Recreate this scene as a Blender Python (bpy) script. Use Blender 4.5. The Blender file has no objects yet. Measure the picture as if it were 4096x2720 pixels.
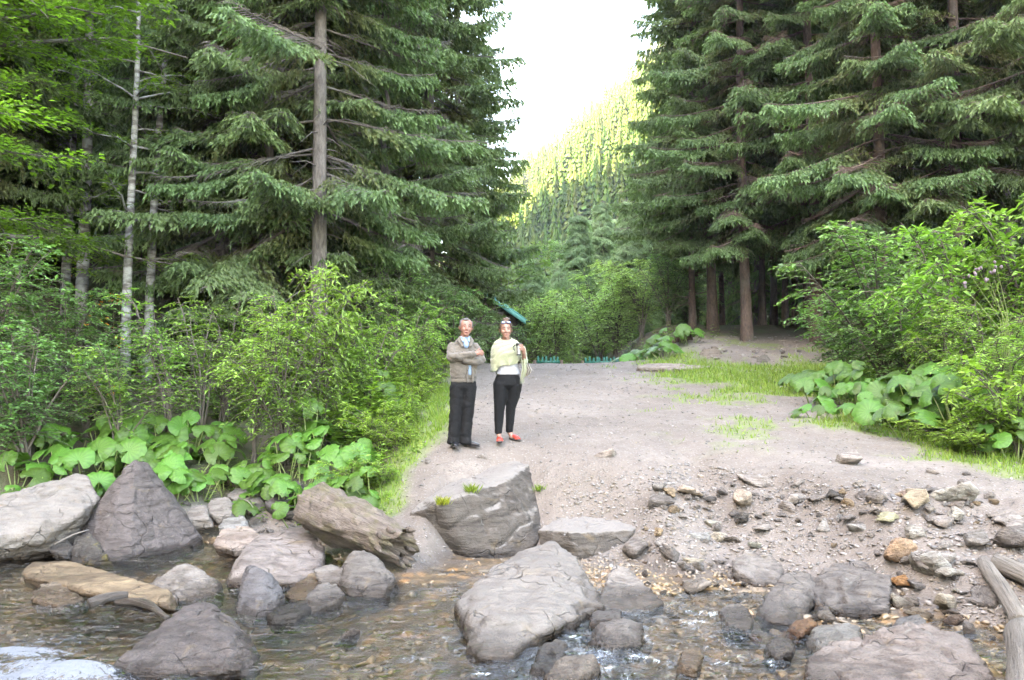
import bpy, bmesh, math, random
import numpy as np
from mathutils import Vector, Matrix, Euler

scene = bpy.context.scene
COL = scene.collection
R = math.radians

# ------------------------------------------------------------------ camera
CAM_Z, PITCH, FPX = 1.75, R(3.9), 887.0
cam_data = bpy.data.cameras.new('camera')
cam_data.sensor_width = 36.0
cam_data.lens = 36.0 * FPX / 1024.0
cam_data.clip_start = 0.1
cam_data.clip_end = 3000.0
cam = bpy.data.objects.new('camera', cam_data)
COL.objects.link(cam)
cam.location = (0, 0, CAM_Z)
cam.rotation_euler = (R(90) + PITCH, 0, 0)
scene.camera = cam

# ------------------------------------------------------------------ sky, sun, exposure
SUN_EL, SUN_AZ = R(33), R(240)          # azimuth clockwise from +Y: the sun stands behind the viewer's left shoulder
world = bpy.data.worlds.new('World')
scene.world = world
world.use_nodes = True
wn = world.node_tree.nodes
bg = wn['Background']
sky = wn.new('ShaderNodeTexSky')
sky.sky_type = 'NISHITA'
sky.sun_disc = False
sky.sun_elevation = SUN_EL
sky.sun_rotation = SUN_AZ
sky.altitude = 900
sky.air_density = 1.0
sky.dust_density = 3.0
sky.ozone_density = 1.0
world.node_tree.links.new(sky.outputs[0], bg.inputs[0])
bg.inputs[1].default_value = 0.15

sun_data = bpy.data.lights.new('sun', 'SUN')
sun_data.energy = 4.0
sun_data.angle = R(0.5)
sun_data.color = (1.0, 0.93, 0.80)
sun = bpy.data.objects.new('sun', sun_data)
COL.objects.link(sun)
sdir = Vector((math.sin(SUN_AZ) * math.cos(SUN_EL), math.cos(SUN_AZ) * math.cos(SUN_EL), math.sin(SUN_EL)))
sun.rotation_euler = sdir.to_track_quat('Z', 'Y').to_euler()
sun.location = (0, 0, 300)

vs = scene.view_settings
vs.view_transform = 'Standard'
vs.look = 'None'
vs.gamma = 1.0
vs.exposure = 5.0
scene.display_settings.display_device = 'sRGB'
try:
    vs.use_white_balance = True          # the camera was balanced for open shade
    vs.white_balance_temperature = 9300
    vs.white_balance_tint = 12
except Exception:
    pass
scene.cycles.max_bounces = 6
scene.cycles.diffuse_bounces = 4
scene.cycles.glossy_bounces = 3
scene.cycles.transmission_bounces = 4
scene.cycles.transparent_max_bounces = 8
scene.cycles.use_denoising = True
scene.cycles.caustics_reflective = False
scene.cycles.caustics_refractive = False

# ------------------------------------------------------------------ helpers
D = 4096.0 / 4.0 / 2361.0               # the photograph was measured at 2361 pixels across; the frame has 1024


def at(px, py, Y):
    """world point at depth Y on the line of sight through a frame pixel (1024 x 680)"""
    u, v = (px - 512.0) / FPX, (340.0 - py) / FPX
    dy = math.cos(PITCH) - v * math.sin(PITCH)
    dz = math.sin(PITCH) + v * math.cos(PITCH)
    return Vector((u / dy * Y, Y, CAM_Z + dz / dy * Y))


def P(dx, dy, Y):
    return at(dx * D, dy * D, Y)


def smooth(a, b, x):
    t = np.clip((np.asarray(x, float) - a) / (b - a), 0, 1)
    return t * t * (3 - 2 * t)


def _hash(ix, iy, iz, s):
    h = (ix * 374761393 + iy * 668265263 + iz * 2147483647 + s * 1274126177) & 0xffffffff
    h = ((h ^ (h >> 13)) * 1274126177) & 0xffffffff
    h = (h ^ (h >> 16)) & 0xffffff
    return h / 8388607.5 - 1.0


def noise3(x, y, z, s=0):
    x = np.asarray(x, float); y = np.asarray(y, float) + 0 * x; z = np.asarray(z, float) + 0 * x
    fx, fy, fz = np.floor(x), np.floor(y), np.floor(z)
    ix, iy, iz = fx.astype(np.int64), fy.astype(np.int64), fz.astype(np.int64)
    tx, ty, tz = x - fx, y - fy, z - fz
    tx = tx * tx * tx * (tx * (6 * tx - 15) + 10); ty = ty * ty * ty * (ty * (6 * ty - 15) + 10); tz = tz * tz * tz * (tz * (6 * tz - 15) + 10)
    r = 0
    for a in (0, 1):
        wx = tx if a else 1 - tx
        for b in (0, 1):
            wy = ty if b else 1 - ty
            for c in (0, 1):
                wz = tz if c else 1 - tz
                r = r + wx * wy * wz * _hash(ix + a, iy + b, iz + c, s)
    return r


def fbm(x, y, z=0.0, octaves=4, s=0, gain=0.5):
    r, a, f = 0, 1.0, 1.0
    for o in range(octaves):
        r = r + a * noise3(np.asarray(x) * f, np.asarray(y) * f, np.asarray(z) * f, s + o * 17)
        a *= gain; f *= 2.03
    return r


def link(o, parent=None):
    COL.objects.link(o)
    if parent is not None:
        o.parent = parent
    return o


def tag(o, label=None, cat=None, group=None, kind=None):
    if label: o['label'] = label
    if cat: o['category'] = cat
    if group: o['group'] = group
    if kind: o['kind'] = kind
    return o


def empty(name, loc=(0, 0, 0), rz=0.0, scale=1.0):
    o = bpy.data.objects.new(name, None)
    o.empty_display_size = 0.2
    o.location = loc
    o.rotation_euler = (0, 0, rz)
    o.scale = (scale, scale, scale) if not isinstance(scale, tuple) else scale
    return link(o)


def mesh_np(name, V, F, tint=None, smooth_shade=False, mats=(), mat_index=None):
    """mesh from arrays: V (n,3), F (m,3) triangles or (m,4) quads; tint (n,3) goes to the colour attribute 'tint'"""
    V = np.ascontiguousarray(V, np.float32); F = np.ascontiguousarray(F, np.int32)
    me = bpy.data.meshes.new(name)
    k = F.shape[1]
    me.vertices.add(len(V)); me.vertices.foreach_set('co', V.ravel())
    me.loops.add(F.size); me.loops.foreach_set('vertex_index', F.ravel())
    me.polygons.add(len(F)); me.polygons.foreach_set('loop_start', np.arange(0, F.size, k, dtype=np.int32))
    if mat_index is not None:
        me.polygons.foreach_set('material_index', np.ascontiguousarray(mat_index, np.int32))
    if smooth_shade:
        me.polygons.foreach_set('use_smooth', np.ones(len(F), bool))
    if tint is not None:
        a = me.color_attributes.new('tint', 'FLOAT_COLOR', 'POINT')
        c = np.ones((len(V), 4), np.float32); c[:, :3] = tint
        a.data.foreach_set('color', c.ravel())
    for m in mats:
        me.materials.append(m)
    me.update(calc_edges=True)
    return me


def obj(name, me, parent=None, mat=None, loc=None):
    if mat is not None and len(me.materials) == 0:
        me.materials.append(mat)
    o = bpy.data.objects.new(name, me)
    if loc is not None:
        o.location = loc
    return link(o, parent)


class Geo:
    """collects triangles with tints"""
    def __init__(self):
        self.V, self.F, self.T, self.n = [], [], [], 0

    def add(self, V, F, tint=(1, 1, 1)):
        V = np.asarray(V, float); F = np.asarray(F, int)
        if F.shape[1] == 4:
            F = np.vstack([F[:, [0, 1, 2]], F[:, [0, 2, 3]]])
        self.V.append(V); self.F.append(F + self.n)
        self.T.append(np.broadcast_to(np.asarray(tint, float), (len(V), 3)))
        self.n += len(V)

    def arrays(self):
        return np.vstack(self.V), np.vstack(self.F), np.vstack(self.T)

    def mesh(self, name, mat, smooth_shade=False):
        V, F, T = self.arrays()
        return mesh_np(name, V, F, T, smooth_shade, (mat,))


def tube_arrays(pts, radii, sides=8, cap=True):
    pts = np.asarray(pts, float); radii = np.broadcast_to(np.asarray(radii, float), (len(pts),))
    tang = np.gradient(pts, axis=0)
    tang /= np.linalg.norm(tang, axis=1)[:, None] + 1e-9
    ref = np.array([0, 0, 1.0]) if abs(tang[0][2]) < 0.9 else np.array([1.0, 0, 0])
    V = []
    for p, t, r in zip(pts, tang, radii):
        a = np.cross(t, ref); a /= np.linalg.norm(a) + 1e-9
        b = np.cross(t, a)
        ref = -np.cross(t, a) if False else ref
        ang = np.linspace(0, 2 * math.pi, sides, endpoint=False)
        V.append(p + r * (np.cos(ang)[:, None] * a + np.sin(ang)[:, None] * b))
    n = len(pts)
    F = []
    for i in range(n - 1):
        for j in range(sides):
            k = (j + 1) % sides
            F.append((i * sides + j, i * sides + k, (i + 1) * sides + k, (i + 1) * sides + j))
    V = np.vstack(V); F = np.array(F)
    F = np.vstack([F[:, [0, 1, 2]], F[:, [0, 2, 3]]])
    if cap:
        V = np.vstack([V, pts[0][None], pts[-1][None]])
        a, b = len(V) - 2, len(V) - 1
        C = [(a, (j + 1) % sides, j) for j in range(sides)] + [(b, (n - 1) * sides + j, (n - 1) * sides + (j + 1) % sides) for j in range(sides)]
        F = np.vstack([F, np.array(C)])
    return V, F


def box_arrays(x0, x1, y0, y1, z0, z1):
    V = np.array([(x, y, z) for z in (z0, z1) for y in (y0, y1) for x in (x0, x1)], float)
    F = np.array([(0, 2, 3, 1), (4, 5, 7, 6), (0, 1, 5, 4), (2, 6, 7, 3), (0, 4, 6, 2), (1, 3, 7, 5)])
    return V, F


def copy_tree(o, parent=None):
    c = o.copy(); link(c, parent)
    for ch in o.children:
        copy_tree(ch, c)
    return c


# ------------------------------------------------------------------ material helpers
def new_mat(name):
    m = bpy.data.materials.new(name)
    m.use_nodes = True
    nt = m.node_tree
    return m, nt, nt.nodes, nt.links, nt.nodes['Principled BSDF'], nt.nodes['Material Output']


def N(nt, t, **kw):
    n = nt.nodes.new(t)
    for k, v in kw.items():
        setattr(n, k, v)
    return n


def tex_noise(nt, vec, scale, detail=4, rough=0.55, dist=0.0):
    n = N(nt, 'ShaderNodeTexNoise')
    n.inputs['Scale'].default_value = scale; n.inputs['Detail'].default_value = detail
    n.inputs['Roughness'].default_value = rough; n.inputs['Distortion'].default_value = dist
    if vec is not None: nt.links.new(vec, n.inputs['Vector'])
    return n.outputs['Fac']


def ramp(nt, fac, stops):
    r = N(nt, 'ShaderNodeValToRGB')
    e = r.color_ramp.elements
    while len(e) < len(stops): e.new(0.5)
    for el, (p, c) in zip(e, stops):
        el.position = p
        el.color = (c, c, c, 1) if not isinstance(c, tuple) else (*c, 1)
    nt.links.new(fac, r.inputs[0])
    return r.outputs[0]


def mixc(nt, fac, a, b, mode='MIX'):
    m = N(nt, 'ShaderNodeMix', data_type='RGBA', blend_type=mode)
    for sock, v in ((m.inputs[0], fac), (m.inputs[6], a), (m.inputs[7], b)):
        if isinstance(v, (int, float)): sock.default_value = v
        elif isinstance(v, tuple): sock.default_value = (*v, 1)
        else: nt.links.new(v, sock)
    return m.outputs[2]


def mathn(nt, op, a, b=0.0, clamp=False):
    m = N(nt, 'ShaderNodeMath', operation=op, use_clamp=clamp)
    for s, v in ((m.inputs[0], a), (m.inputs[1], b)):
        if isinstance(v, (int, float)): s.default_value = v
        else: nt.links.new(v, s)
    return m.outputs[0]


def bump(nt, h, strength=0.5, dist=0.02, normal=None):
    b = N(nt, 'ShaderNodeBump')
    b.inputs['Strength'].default_value = strength; b.inputs['Distance'].default_value = dist
    nt.links.new(h, b.inputs['Height'])
    if normal is not None: nt.links.new(normal, b.inputs['Normal'])
    return b.outputs[0]


def attr(nt, name, kind='GEOMETRY'):
    a = N(nt, 'ShaderNodeAttribute', attribute_type=kind, attribute_name=name)
    return a


def simple_mat(name, col, rough=0.7, var=0.25, scale=8.0, bumps=0.3, bscale=40.0, metallic=0.0, spec=0.4, bdist=0.01):
    m, nt, nd, lk, b, out = new_mat(name)
    tc = N(nt, 'ShaderNodeTexCoord').outputs['Object']
    f = tex_noise(nt, tc, scale, 5)
    dark = tuple(c * (1 - var) for c in col); lite = tuple(min(1, c * (1 + var)) for c in col)
    lk.new(mixc(nt, ramp(nt, f, [(0.3, 0.0), (0.7, 1.0)]), dark, lite), b.inputs['Base Color'])
    b.inputs['Roughness'].default_value = rough
    b.inputs['Metallic'].default_value = metallic
    b.inputs['Specular IOR Level'].default_value = spec
    if bumps:
        lk.new(bump(nt, tex_noise(nt, tc, bscale, 4), bumps, bdist), b.inputs['Normal'])
    return m


def leaf_mat(name, col, trans=0.35, rough=0.5, var=0.3, spec=0.35):
    """leaf: colour = col x vertex tint x per-plant variation, part of the light passes through"""
    m, nt, nd, lk, b, out = new_mat(name)
    t = attr(nt, 'tint').outputs['Color']
    rnd = N(nt, 'ShaderNodeObjectInfo').outputs['Random']
    geo = N(nt, 'ShaderNodeNewGeometry')
    c = mixc(nt, 1.0, t, col, 'MULTIPLY')
    hs = N(nt, 'ShaderNodeHueSaturation')
    lk.new(c, hs.inputs['Color'])
    lk.new(mathn(nt, 'ADD', mathn(nt, 'MULTIPLY', rnd, 0.03), 0.485), hs.inputs['Hue'])
    isl = geo.outputs['Random Per Island']
    lk.new(mathn(nt, 'ADD', mathn(nt, 'MULTIPLY', isl, 2 * var), 1 - var), hs.inputs['Value'])
    c = hs.outputs[0]
    lk.new(c, b.inputs['Base Color'])
    b.inputs['Roughness'].default_value = rough
    b.inputs['Specular IOR Level'].default_value = spec
    tr = N(nt, 'ShaderNodeBsdfTranslucent')
    tc = mixc(nt, 1.0, c, (1.25, 1.5, 0.7), 'MULTIPLY')
    lk.new(tc, tr.inputs['Color'])
    mx = N(nt, 'ShaderNodeMixShader')
    mx.inputs[0].default_value = trans
    lk.new(b.outputs[0], mx.inputs[1]); lk.new(tr.outputs[0], mx.inputs[2])
    lk.new(mx.outputs[0], out.inputs['Surface'])
    return m

# ------------------------------------------------------------------ terrain
_SX = [-14, -9, -5.9, -3.7, -2.5, -1.6, -1.0, 0.1, 1.3, 2.26, 3.1, 3.75, 5.0, 9.0]
_SY = [9.6, 10.0, 10.3, 11.1, 10.6, 9.6, 8.9, 8.6, 8.4, 8.9, 7.9, 6.7, 5.6, 4.2]


def shore(x):
    return np.interp(x, _SX, _SY) + 0.25 * noise3(np.asarray(x) * 1.3, 0, 0, 5)


def ter(x, y):
    x = np.asarray(x, float); y = np.asarray(y, float)
    d = y - shore(x)
    bed = np.interp(d, [-9, -2.0, -0.7, 0], [-0.34, -0.30, -0.16, 0.0]) + 0.05 * fbm(x * 1.1, y * 1.1, 0, 3, 9)
    sh_ = smooth(0.9, 2.2, x)
    bed = bed * (1 - 0.86 * sh_) + sh_ * 0.060 * fbm(x * 2.0, y * 2.0, 0, 3, 10)
    hold = (1.0 + 0.5 * (1 - smooth(0.1, 0.5, x))) * smooth(-1.0, -0.5, x) * (1 - smooth(1.25, 1.75, x)) * (1 - smooth(1.7, 2.9, d))       # the stream has cut in below the big boulders
    up = np.interp(np.maximum(d - hold, 0.12 * np.clip(d, 0, 1)), [0, 0.5, 1.6, 3.3, 40.0], [0, 0.14, 0.50, 1.22, 14.9])
    line = 1.19 + 0.132 * (np.minimum(y, 24.0) - 11.9)
    k = 0.12
    zp = -k * np.log(np.exp(-up / k) + np.exp(-np.maximum(line, -2) / k))
    zp = np.where(d < 0, bed, np.maximum(zp, np.minimum(up, 0.05)))
    # beyond the crest the middle drops away, the right side keeps climbing
    rside = smooth(2.6, 5.5, x)
    zp = zp - 0.62 * smooth(23.6, 27.0, y) * (1 - rside)
    zp = zp + rside * 0.20 * np.clip(y - 23.0, 0, 8.0)
    # left of the path: low damp ground
    zl = np.where(d < 0, bed, np.interp(d, [0, 0.8, 1.6, 2.6, 6, 14], [0, 0.12, 0.45, 0.80, 1.45, 2.45]))
    L = smooth(-1.45, -3.0, x + 0.3 * noise3(y * 0.7, 3.3, 0, 2)) * (1 - smooth(26, 32, y))
    z = zp * (1 - L) + zl * L
    # bank on which the photographer stands
    z = np.where(y < 3.2, z * smooth(0.8, 3.2, y) + 0.12 * (1 - smooth(0.8, 3.2, y)), z)
    # left hillside and the high ridge behind it
    a = -x - 6.3 + 0.8 * noise3(x * 0.2, y * 0.2, 0, 21)
    a = np.where(a > 0, a * a / (a + 1.2), 0)
    hl = 0.62 * a + 0.75 * np.maximum(0, a - 16)
    crest = np.interp(y, [-400, 40, 97, 132, 200, 420, 700], [185, 185, 172, 152, 112, 55, 30])
    hl = np.minimum(hl, crest + 7 * fbm(x * 0.02, y * 0.02, 0, 3, 4))
    hl = hl - 0.7 * np.maximum(0, -x - 215)
    z = z + np.where(a > 0, hl, 0) + 0.25 * smooth(0, 3, a) * fbm(x * 0.5, y * 0.5, 0, 3, 31)
    # right bank
    xr = np.interp(y, [4, 8, 10.6, 14, 17, 20, 24, 30, 60, 100], [5.4, 5.9, 6.35, 6.1, 6.6, 7.6, 9.6, 13, 14, 14])
    b = x - xr + 0.4 * noise3(x * 0.4, y * 0.4, 0, 41)
    b = np.where(b > 0, b * b / (b + 0.7), 0)
    z = z + np.minimum(0.58 * b, 60) * smooth(2.0, 5.0, y)
    # mountain across the valley
    zm = 0.97 * x + 0.35 * y - 44.0 + 0.5 * smooth(80, 300, y) * (16 * fbm(x * 0.013, y * 0.013, 0, 4, 51))
    zm = np.where(y > 420, zm - 0.9 * (y - 420), zm)
    zm = np.minimum(zm, 230)
    kk = 4.0
    far = smooth(60, 90, y)
    z = np.where(y > 60, z * (1 - far) + far * kk * np.log(np.exp(np.clip(z / kk, -50, 60)) + np.exp(np.clip(zm / kk, -50, 60))), z)
    # unevenness
    dirt = 0.035 * fbm(x * 0.9, y * 0.9, 0, 3, 61) + 0.012 * fbm(x * 5, y * 5, 0, 3, 62)
    z = z + dirt * smooth(0.0, 1.0, d) * (1 - smooth(40, 60, y))
    # broken edge where the track falls to the stream
    ledge = np.exp(-((z - 0.72) / 0.16) ** 2) * smooth(1.2, 2.2, x) * (1 - smooth(12, 13, y))
    z = z + ledge * 0.10 * fbm(x * 2.2, y * 2.2, 0, 3, 71)
    return z


def gz(x, y):
    return float(ter(np.array([x]), np.array([y]))[0])


def ground_hit(px, py, y0=3.0, y1=80.0):
    """the ground point seen at a frame pixel"""
    ys = np.concatenate([np.arange(y0, 30, 0.02), np.arange(30, y1, 0.2)])
    p1 = at(px, py, 1.0)
    xs = p1.x * ys
    zs = CAM_Z + (p1.z - CAM_Z) * ys
    g = ter(xs, ys)
    hit = np.nonzero(zs <= g)[0]
    i = hit[0] if len(hit) else len(ys) - 1
    return Vector((xs[i], ys[i], g[i]))


def GH(dx, dy, y0=3.0):
    return ground_hit(dx * D, dy * D, y0)


def path_left(y):
    return np.interp(y, [8, 9.5, 10.5, 12, 16, 20, 24, 26], [-1.5, -1.75, -1.6, -1.15, -1.15, -1.5, -2.6, -3.2])


def masks(x, y, z):
    """grass amount and dark litter amount, 0..1"""
    n = fbm(x * 1.2, y * 1.2, 0, 4, 81)
    n2 = fbm(x * 4, y * 4, 0, 3, 82)
    pl = path_left(y)
    left = smooth(0.25, -0.15, x - pl + 0.25 * n)
    xr = np.interp(y, [6, 8, 9.5, 10.6, 12.5, 14, 14.9, 15.6, 16.5, 17.2, 19, 21, 23, 25, 30], [5.6, 5.9, 5.6, 5.3, 4.9, 4.6, 5.0, 6.2, 5.8, 4.4, 3.9, 3.5, 3.3, 4.2, 6.0])
    right = smooth(-0.35, 0.35, x - xr + 0.55 * n)
    far_dirt = smooth(22.6, 23.6, y + 0.8 * n) * smooth(4.5, 5.5, x) * (1 - smooth(10.5, 12, x))
    right = right * (1 - far_dirt)
    grass = np.maximum(left, right)
    specks = smooth(0.42, 0.7, n + 0.4 * n2) * smooth(1.5, 3.5, x) * smooth(11, 13, y) * 0.7
    grass = np.maximum(grass, specks)
    grass = grass * smooth(0.15, 0.5, z) * (1 - 0.35 * smooth(0.0, 0.8, n2))
    inner = smooth(-0.30, -0.75, x - pl + 0.2 * n)
    grass = grass * (1 - 0.9 * inner * (y < 24))
    litter = np.maximum(inner * smooth(9.6, 10.2, y), smooth(7.5, 9.0, x - 0.25 * np.maximum(0, y - 16)))
    litter = np.maximum(litter, smooth(27, 29, y)) * smooth(0.25, 0.6, z)
    return np.clip(grass, 0, 1), np.clip(litter, 0, 1)


def axis(parts):
    out = []
    for a, b, n in parts:
        out.append(np.linspace(a, b, n, endpoint=False))
    return np.concatenate(out + [np.array([parts[-1][1]])])


def grid_mesh(name, xs, ys):
    X, Y = np.meshgrid(xs, ys)
    Z = ter(X.ravel(), Y.ravel())
    V = np.column_stack([X.ravel(), Y.ravel(), Z])
    nx, ny = len(xs), len(ys)
    i = np.arange(nx * ny).reshape(ny, nx)
    F = np.column_stack([i[:-1, :-1].ravel(), i[:-1, 1:].ravel(), i[1:, 1:].ravel(), i[1:, :-1].ravel()])
    g, l = masks(V[:, 0], V[:, 1], Z)
    me = mesh_np(name, V, F, np.column_stack([g, l, np.zeros(len(V))]), True)
    return me


def ground_material():
    m, nt, nd, lk, b, out = new_mat('earth_and_gravel')
    geo = N(nt, 'ShaderNodeNewGeometry')
    pos = geo.outputs['Position']
    sep = N(nt, 'ShaderNodeSeparateXYZ'); lk.new(pos, sep.inputs[0])
    a = N(nt, 'ShaderNodeSeparateColor'); lk.new(attr(nt, 'tint').outputs['Color'], a.inputs[0])
    n1 = tex_noise(nt, pos, 0.9, 6, 0.6)
    n2 = tex_noise(nt, pos, 7.0, 5, 0.65)
    n3 = tex_noise(nt, pos, 45.0, 4, 0.6)
    c = mixc(nt, ramp(nt, n1, [(0.32, 0.0), (0.68, 1.0)]), (0.128, 0.105, 0.088), (0.190, 0.163, 0.143))
    c = mixc(nt, ramp(nt, n2, [(0.35, 0.55), (0.6, 0.0)]), c, (0.110, 0.088, 0.076))
    n0 = tex_noise(nt, pos, 0.28, 5, 0.6, 0.8)
    c = mixc(nt, 1.0, c, ramp(nt, n0, [(0.32, (0.74, 0.72, 0.70)), (0.66, (1.14, 1.14, 1.13))]), 'MULTIPLY')
    # fine chips of stone in the track
    vo = N(nt, 'ShaderNodeTexVoronoi'); vo.inputs['Scale'].default_value = 26.0
    vo.inputs['Randomness'].default_value = 1.0
    mp = N(nt, 'ShaderNodeMapping'); mp.inputs['Scale'].default_value = (1.0, 1.8, 1.0)
    lk.new(pos, mp.inputs[0]); lk.new(mp.outputs[0], vo.inputs['Vector'])
    sc = N(nt, 'ShaderNodeSeparateColor'); lk.new(vo.outputs['Color'], sc.inputs[0])
    chip = ramp(nt, sc.outputs[0], [(0.40, 0.0), (0.47, 1.0)])
    chipshape = mathn(nt, 'MULTIPLY', chip, ramp(nt, vo.outputs['Distance'], [(0.28, 1.0), (0.42, 0.0)]))
    chipcol = mixc(nt, sc.outputs[1], (0.085, 0.075, 0.068), (0.30, 0.272, 0.250))
    c = mixc(nt, mathn(nt, 'MULTIPLY', chipshape, 0.8), c, chipcol)
    c = mixc(nt, ramp(nt, n3, [(0.38, 0.35), (0.55, 0.0)]), c, (0.105, 0.088, 0.078))
    grasscol = mixc(nt, n2, (0.085, 0.13, 0.03), (0.16, 0.21, 0.055))
    c = mixc(nt, a.outputs[0], c, grasscol)
    soil = mixc(nt, n2, (0.045, 0.040, 0.026), (0.105, 0.085, 0.055))
    soil = mixc(nt, ramp(nt, n1, [(0.45, 0.0), (0.62, 0.8)]), soil, (0.05, 0.075, 0.025))
    c = mixc(nt, a.outputs[1], c, soil)
    # gravel of the stream bed: brown, ochre and grey pebbles
    vb = N(nt, 'ShaderNodeTexVoronoi'); vb.inputs['Scale'].default_value = 7.0
    lk.new(pos, vb.inputs['Vector'])
    sb = N(nt, 'ShaderNodeSeparateColor'); lk.new(vb.outputs['Color'], sb.inputs[0])
    pc = ramp(nt, sb.outputs[0], [(0.0, (0.15, 0.095, 0.045)), (0.3, (0.27, 0.17, 0.075)), (0.55, (0.19, 0.15, 0.105)), (0.78, (0.38, 0.20, 0.075)), (1.0, (0.30, 0.26, 0.20))])
    pc = mixc(nt, ramp(nt, vb.outputs['Distance'], [(0.3, 0.0), (0.62, 0.85)]), pc, (0.08, 0.06, 0.04))
    under = ramp(nt, mathn(nt, 'ADD', sep.outputs[2], mathn(nt, 'MULTIPLY', mathn(nt, 'SUBTRACT', n2, 0.5), 0.12)), [(0.0, 1.0), (0.05, 0.0)])
    c = mixc(nt, under, c, pc)
    # damp margin
    wet = ramp(nt, mathn(nt, 'ADD', sep.outputs[2], mathn(nt, 'MULTIPLY', mathn(nt, 'SUBTRACT', n1, 0.5), 0.35)), [(0.04, 1.0), (0.15, 0.0)])
    c = mixc(nt, mathn(nt, 'MULTIPLY', wet, 0.55), c, mixc(nt, 1.0, c, (0.42, 0.38, 0.36), 'MULTIPLY'))
    lk.new(c, b.inputs['Base Color'])
    lk.new(mathn(nt, 'SUBTRACT', 0.9, mathn(nt, 'MULTIPLY', wet, 0.55)), b.inputs['Roughness'])
    b.inputs['Specular IOR Level'].default_value = 0.35
    h = mathn(nt, 'ADD', mathn(nt, 'MULTIPLY', n2, 0.7), mathn(nt, 'ADD', mathn(nt, 'MULTIPLY', chipshape, 0.35), mathn(nt, 'MULTIPLY', n3, 0.35)))
    lk.new(bump(nt, h, 0.75, 0.05), b.inputs['Normal'])
    return m


M_GROUND = ground_material()
gx = axis([(-420, -60, 24), (-60, -14, 46), (-14, -7.5, 44), (-7.5, 8.0, 190), (8.0, 16, 50), (16, 60, 40), (60, 300, 24)])
gy = axis([(-350, -10, 22), (-10, 4.5, 22), (4.5, 13.5, 150), (13.5, 20, 70), (20, 30, 60), (30, 75, 45)])
ground = obj('ground', grid_mesh('ground', gx, gy), None, M_GROUND)
tag(ground, kind='structure')


def mountain_material():
    m, nt, nd, lk, b, out = new_mat('forested_slope')
    geo = N(nt, 'ShaderNodeNewGeometry')
    pos = geo.outputs['Position']
    n1 = tex_noise(nt, pos, 0.02, 6, 0.6)
    n2 = tex_noise(nt, pos, 0.25, 6, 0.65)
    c = mixc(nt, n2, (0.045, 0.06, 0.025), (0.12, 0.13, 0.05))
    rock = ramp(nt, n1, [(0.56, 0.0), (0.62, 1.0)])
    c = mixc(nt, rock, c, mixc(nt, n2, (0.28, 0.26, 0.24), (0.5, 0.47, 0.43)))
    lk.new(c, b.inputs['Base Color'])
    b.inputs['Roughness'].default_value = 0.95
    lk.new(bump(nt, n2, 0.8, 3.0), b.inputs['Normal'])
    return m


mx_ = axis([(-420, -60, 30), (-60, 130, 90), (130, 300, 30)])
my_ = axis([(75, 200, 50), (200, 440, 80), (440, 700, 20)])
M_MOUNT = mountain_material()
mountain = obj('mountain', grid_mesh('mountain', mx_, my_), None, M_MOUNT)
tag(mountain, kind='structure')


# ------------------------------------------------------------------ stream
def water_material():
    m, nt, nd, lk, b, out = new_mat('running_water')
    geo = N(nt, 'ShaderNodeNewGeometry')
    mp = N(nt, 'ShaderNodeMapping')
    mp.inputs['Scale'].default_value = (1.0, 2.3, 1.0)
    mp.inputs['Rotation'].default_value = (0, 0, R(12))
    lk.new(geo.outputs['Position'], mp.inputs[0])
    n1 = tex_noise(nt, mp.outputs[0], 2.6, 4, 0.6, 1.0)
    n2 = tex_noise(nt, mp.outputs[0], 7.5, 3, 0.6, 0.8)
    h = mathn(nt, 'ADD', n1, mathn(nt, 'MULTIPLY', n2, 0.45))
    nrm = bump(nt, h, 1.0, 0.07)
    fr = N(nt, 'ShaderNodeFresnel'); fr.inputs['IOR'].default_value = 1.45
    lk.new(nrm, fr.inputs['Normal'])
    gl = N(nt, 'ShaderNodeBsdfGlossy'); gl.inputs['Roughness'].default_value = 0.02
    gl.inputs['Color'].default_value = (1, 1, 1, 1)
    lk.new(nrm, gl.inputs['Normal'])
    tr = N(nt, 'ShaderNodeBsdfTransparent'); tr.inputs['Color'].default_value = (0.90, 0.87, 0.78, 1)
    mx = N(nt, 'ShaderNodeMixShader')
    lk.new(fr.outputs[0], mx.inputs[0]); lk.new(tr.outputs[0], mx.inputs[1]); lk.new(gl.outputs[0], mx.inputs[2])
    # white water where the tint says so
    fo = N(nt, 'ShaderNodeSeparateColor'); lk.new(attr(nt, 'tint').outputs['Color'], fo.inputs[0])
    f3 = tex_noise(nt, geo.outputs['Position'], 17.0, 9, 0.80, 1.2)
    amt = ramp(nt, mathn(nt, 'ADD', mathn(nt, 'MULTIPLY', fo.outputs[0], 1.0), mathn(nt, 'MULTIPLY', mathn(nt, 'SUBTRACT', f3, 0.5), 4.2)), [(0.50, 0.0), (0.95, 1.0)])
    amt = mathn(nt, 'MULTIPLY', amt, ramp(nt, fo.outputs[0], [(0.08, 0.0), (0.25, 1.0)]))
    df = N(nt, 'ShaderNodeBsdfPrincipled'); df.inputs['Base Color'].default_value = (0.30, 0.325, 0.37, 1); df.inputs['Roughness'].default_value = 0.5
    lk.new(bump(nt, f3, 1.0, 0.10), df.inputs['Normal'])
    m2 = N(nt, 'ShaderNodeMixShader')
    lk.new(amt, m2.inputs[0]); lk.new(mx.outputs[0], m2.inputs[1]); lk.new(df.outputs[0], m2.inputs[2])
    lk.new(m2.outputs[0], out.inputs['Surface'])
    return m


# a rounded tongue of white water falls in the lower left corner
FOAM = [(P(60, 1548, 5.7), 0.75, 0.26), (P(-50, 1500, 6.1), 0.7, 0.28), (P(170, 1555, 5.65), 0.32, 0.14)]


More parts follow.
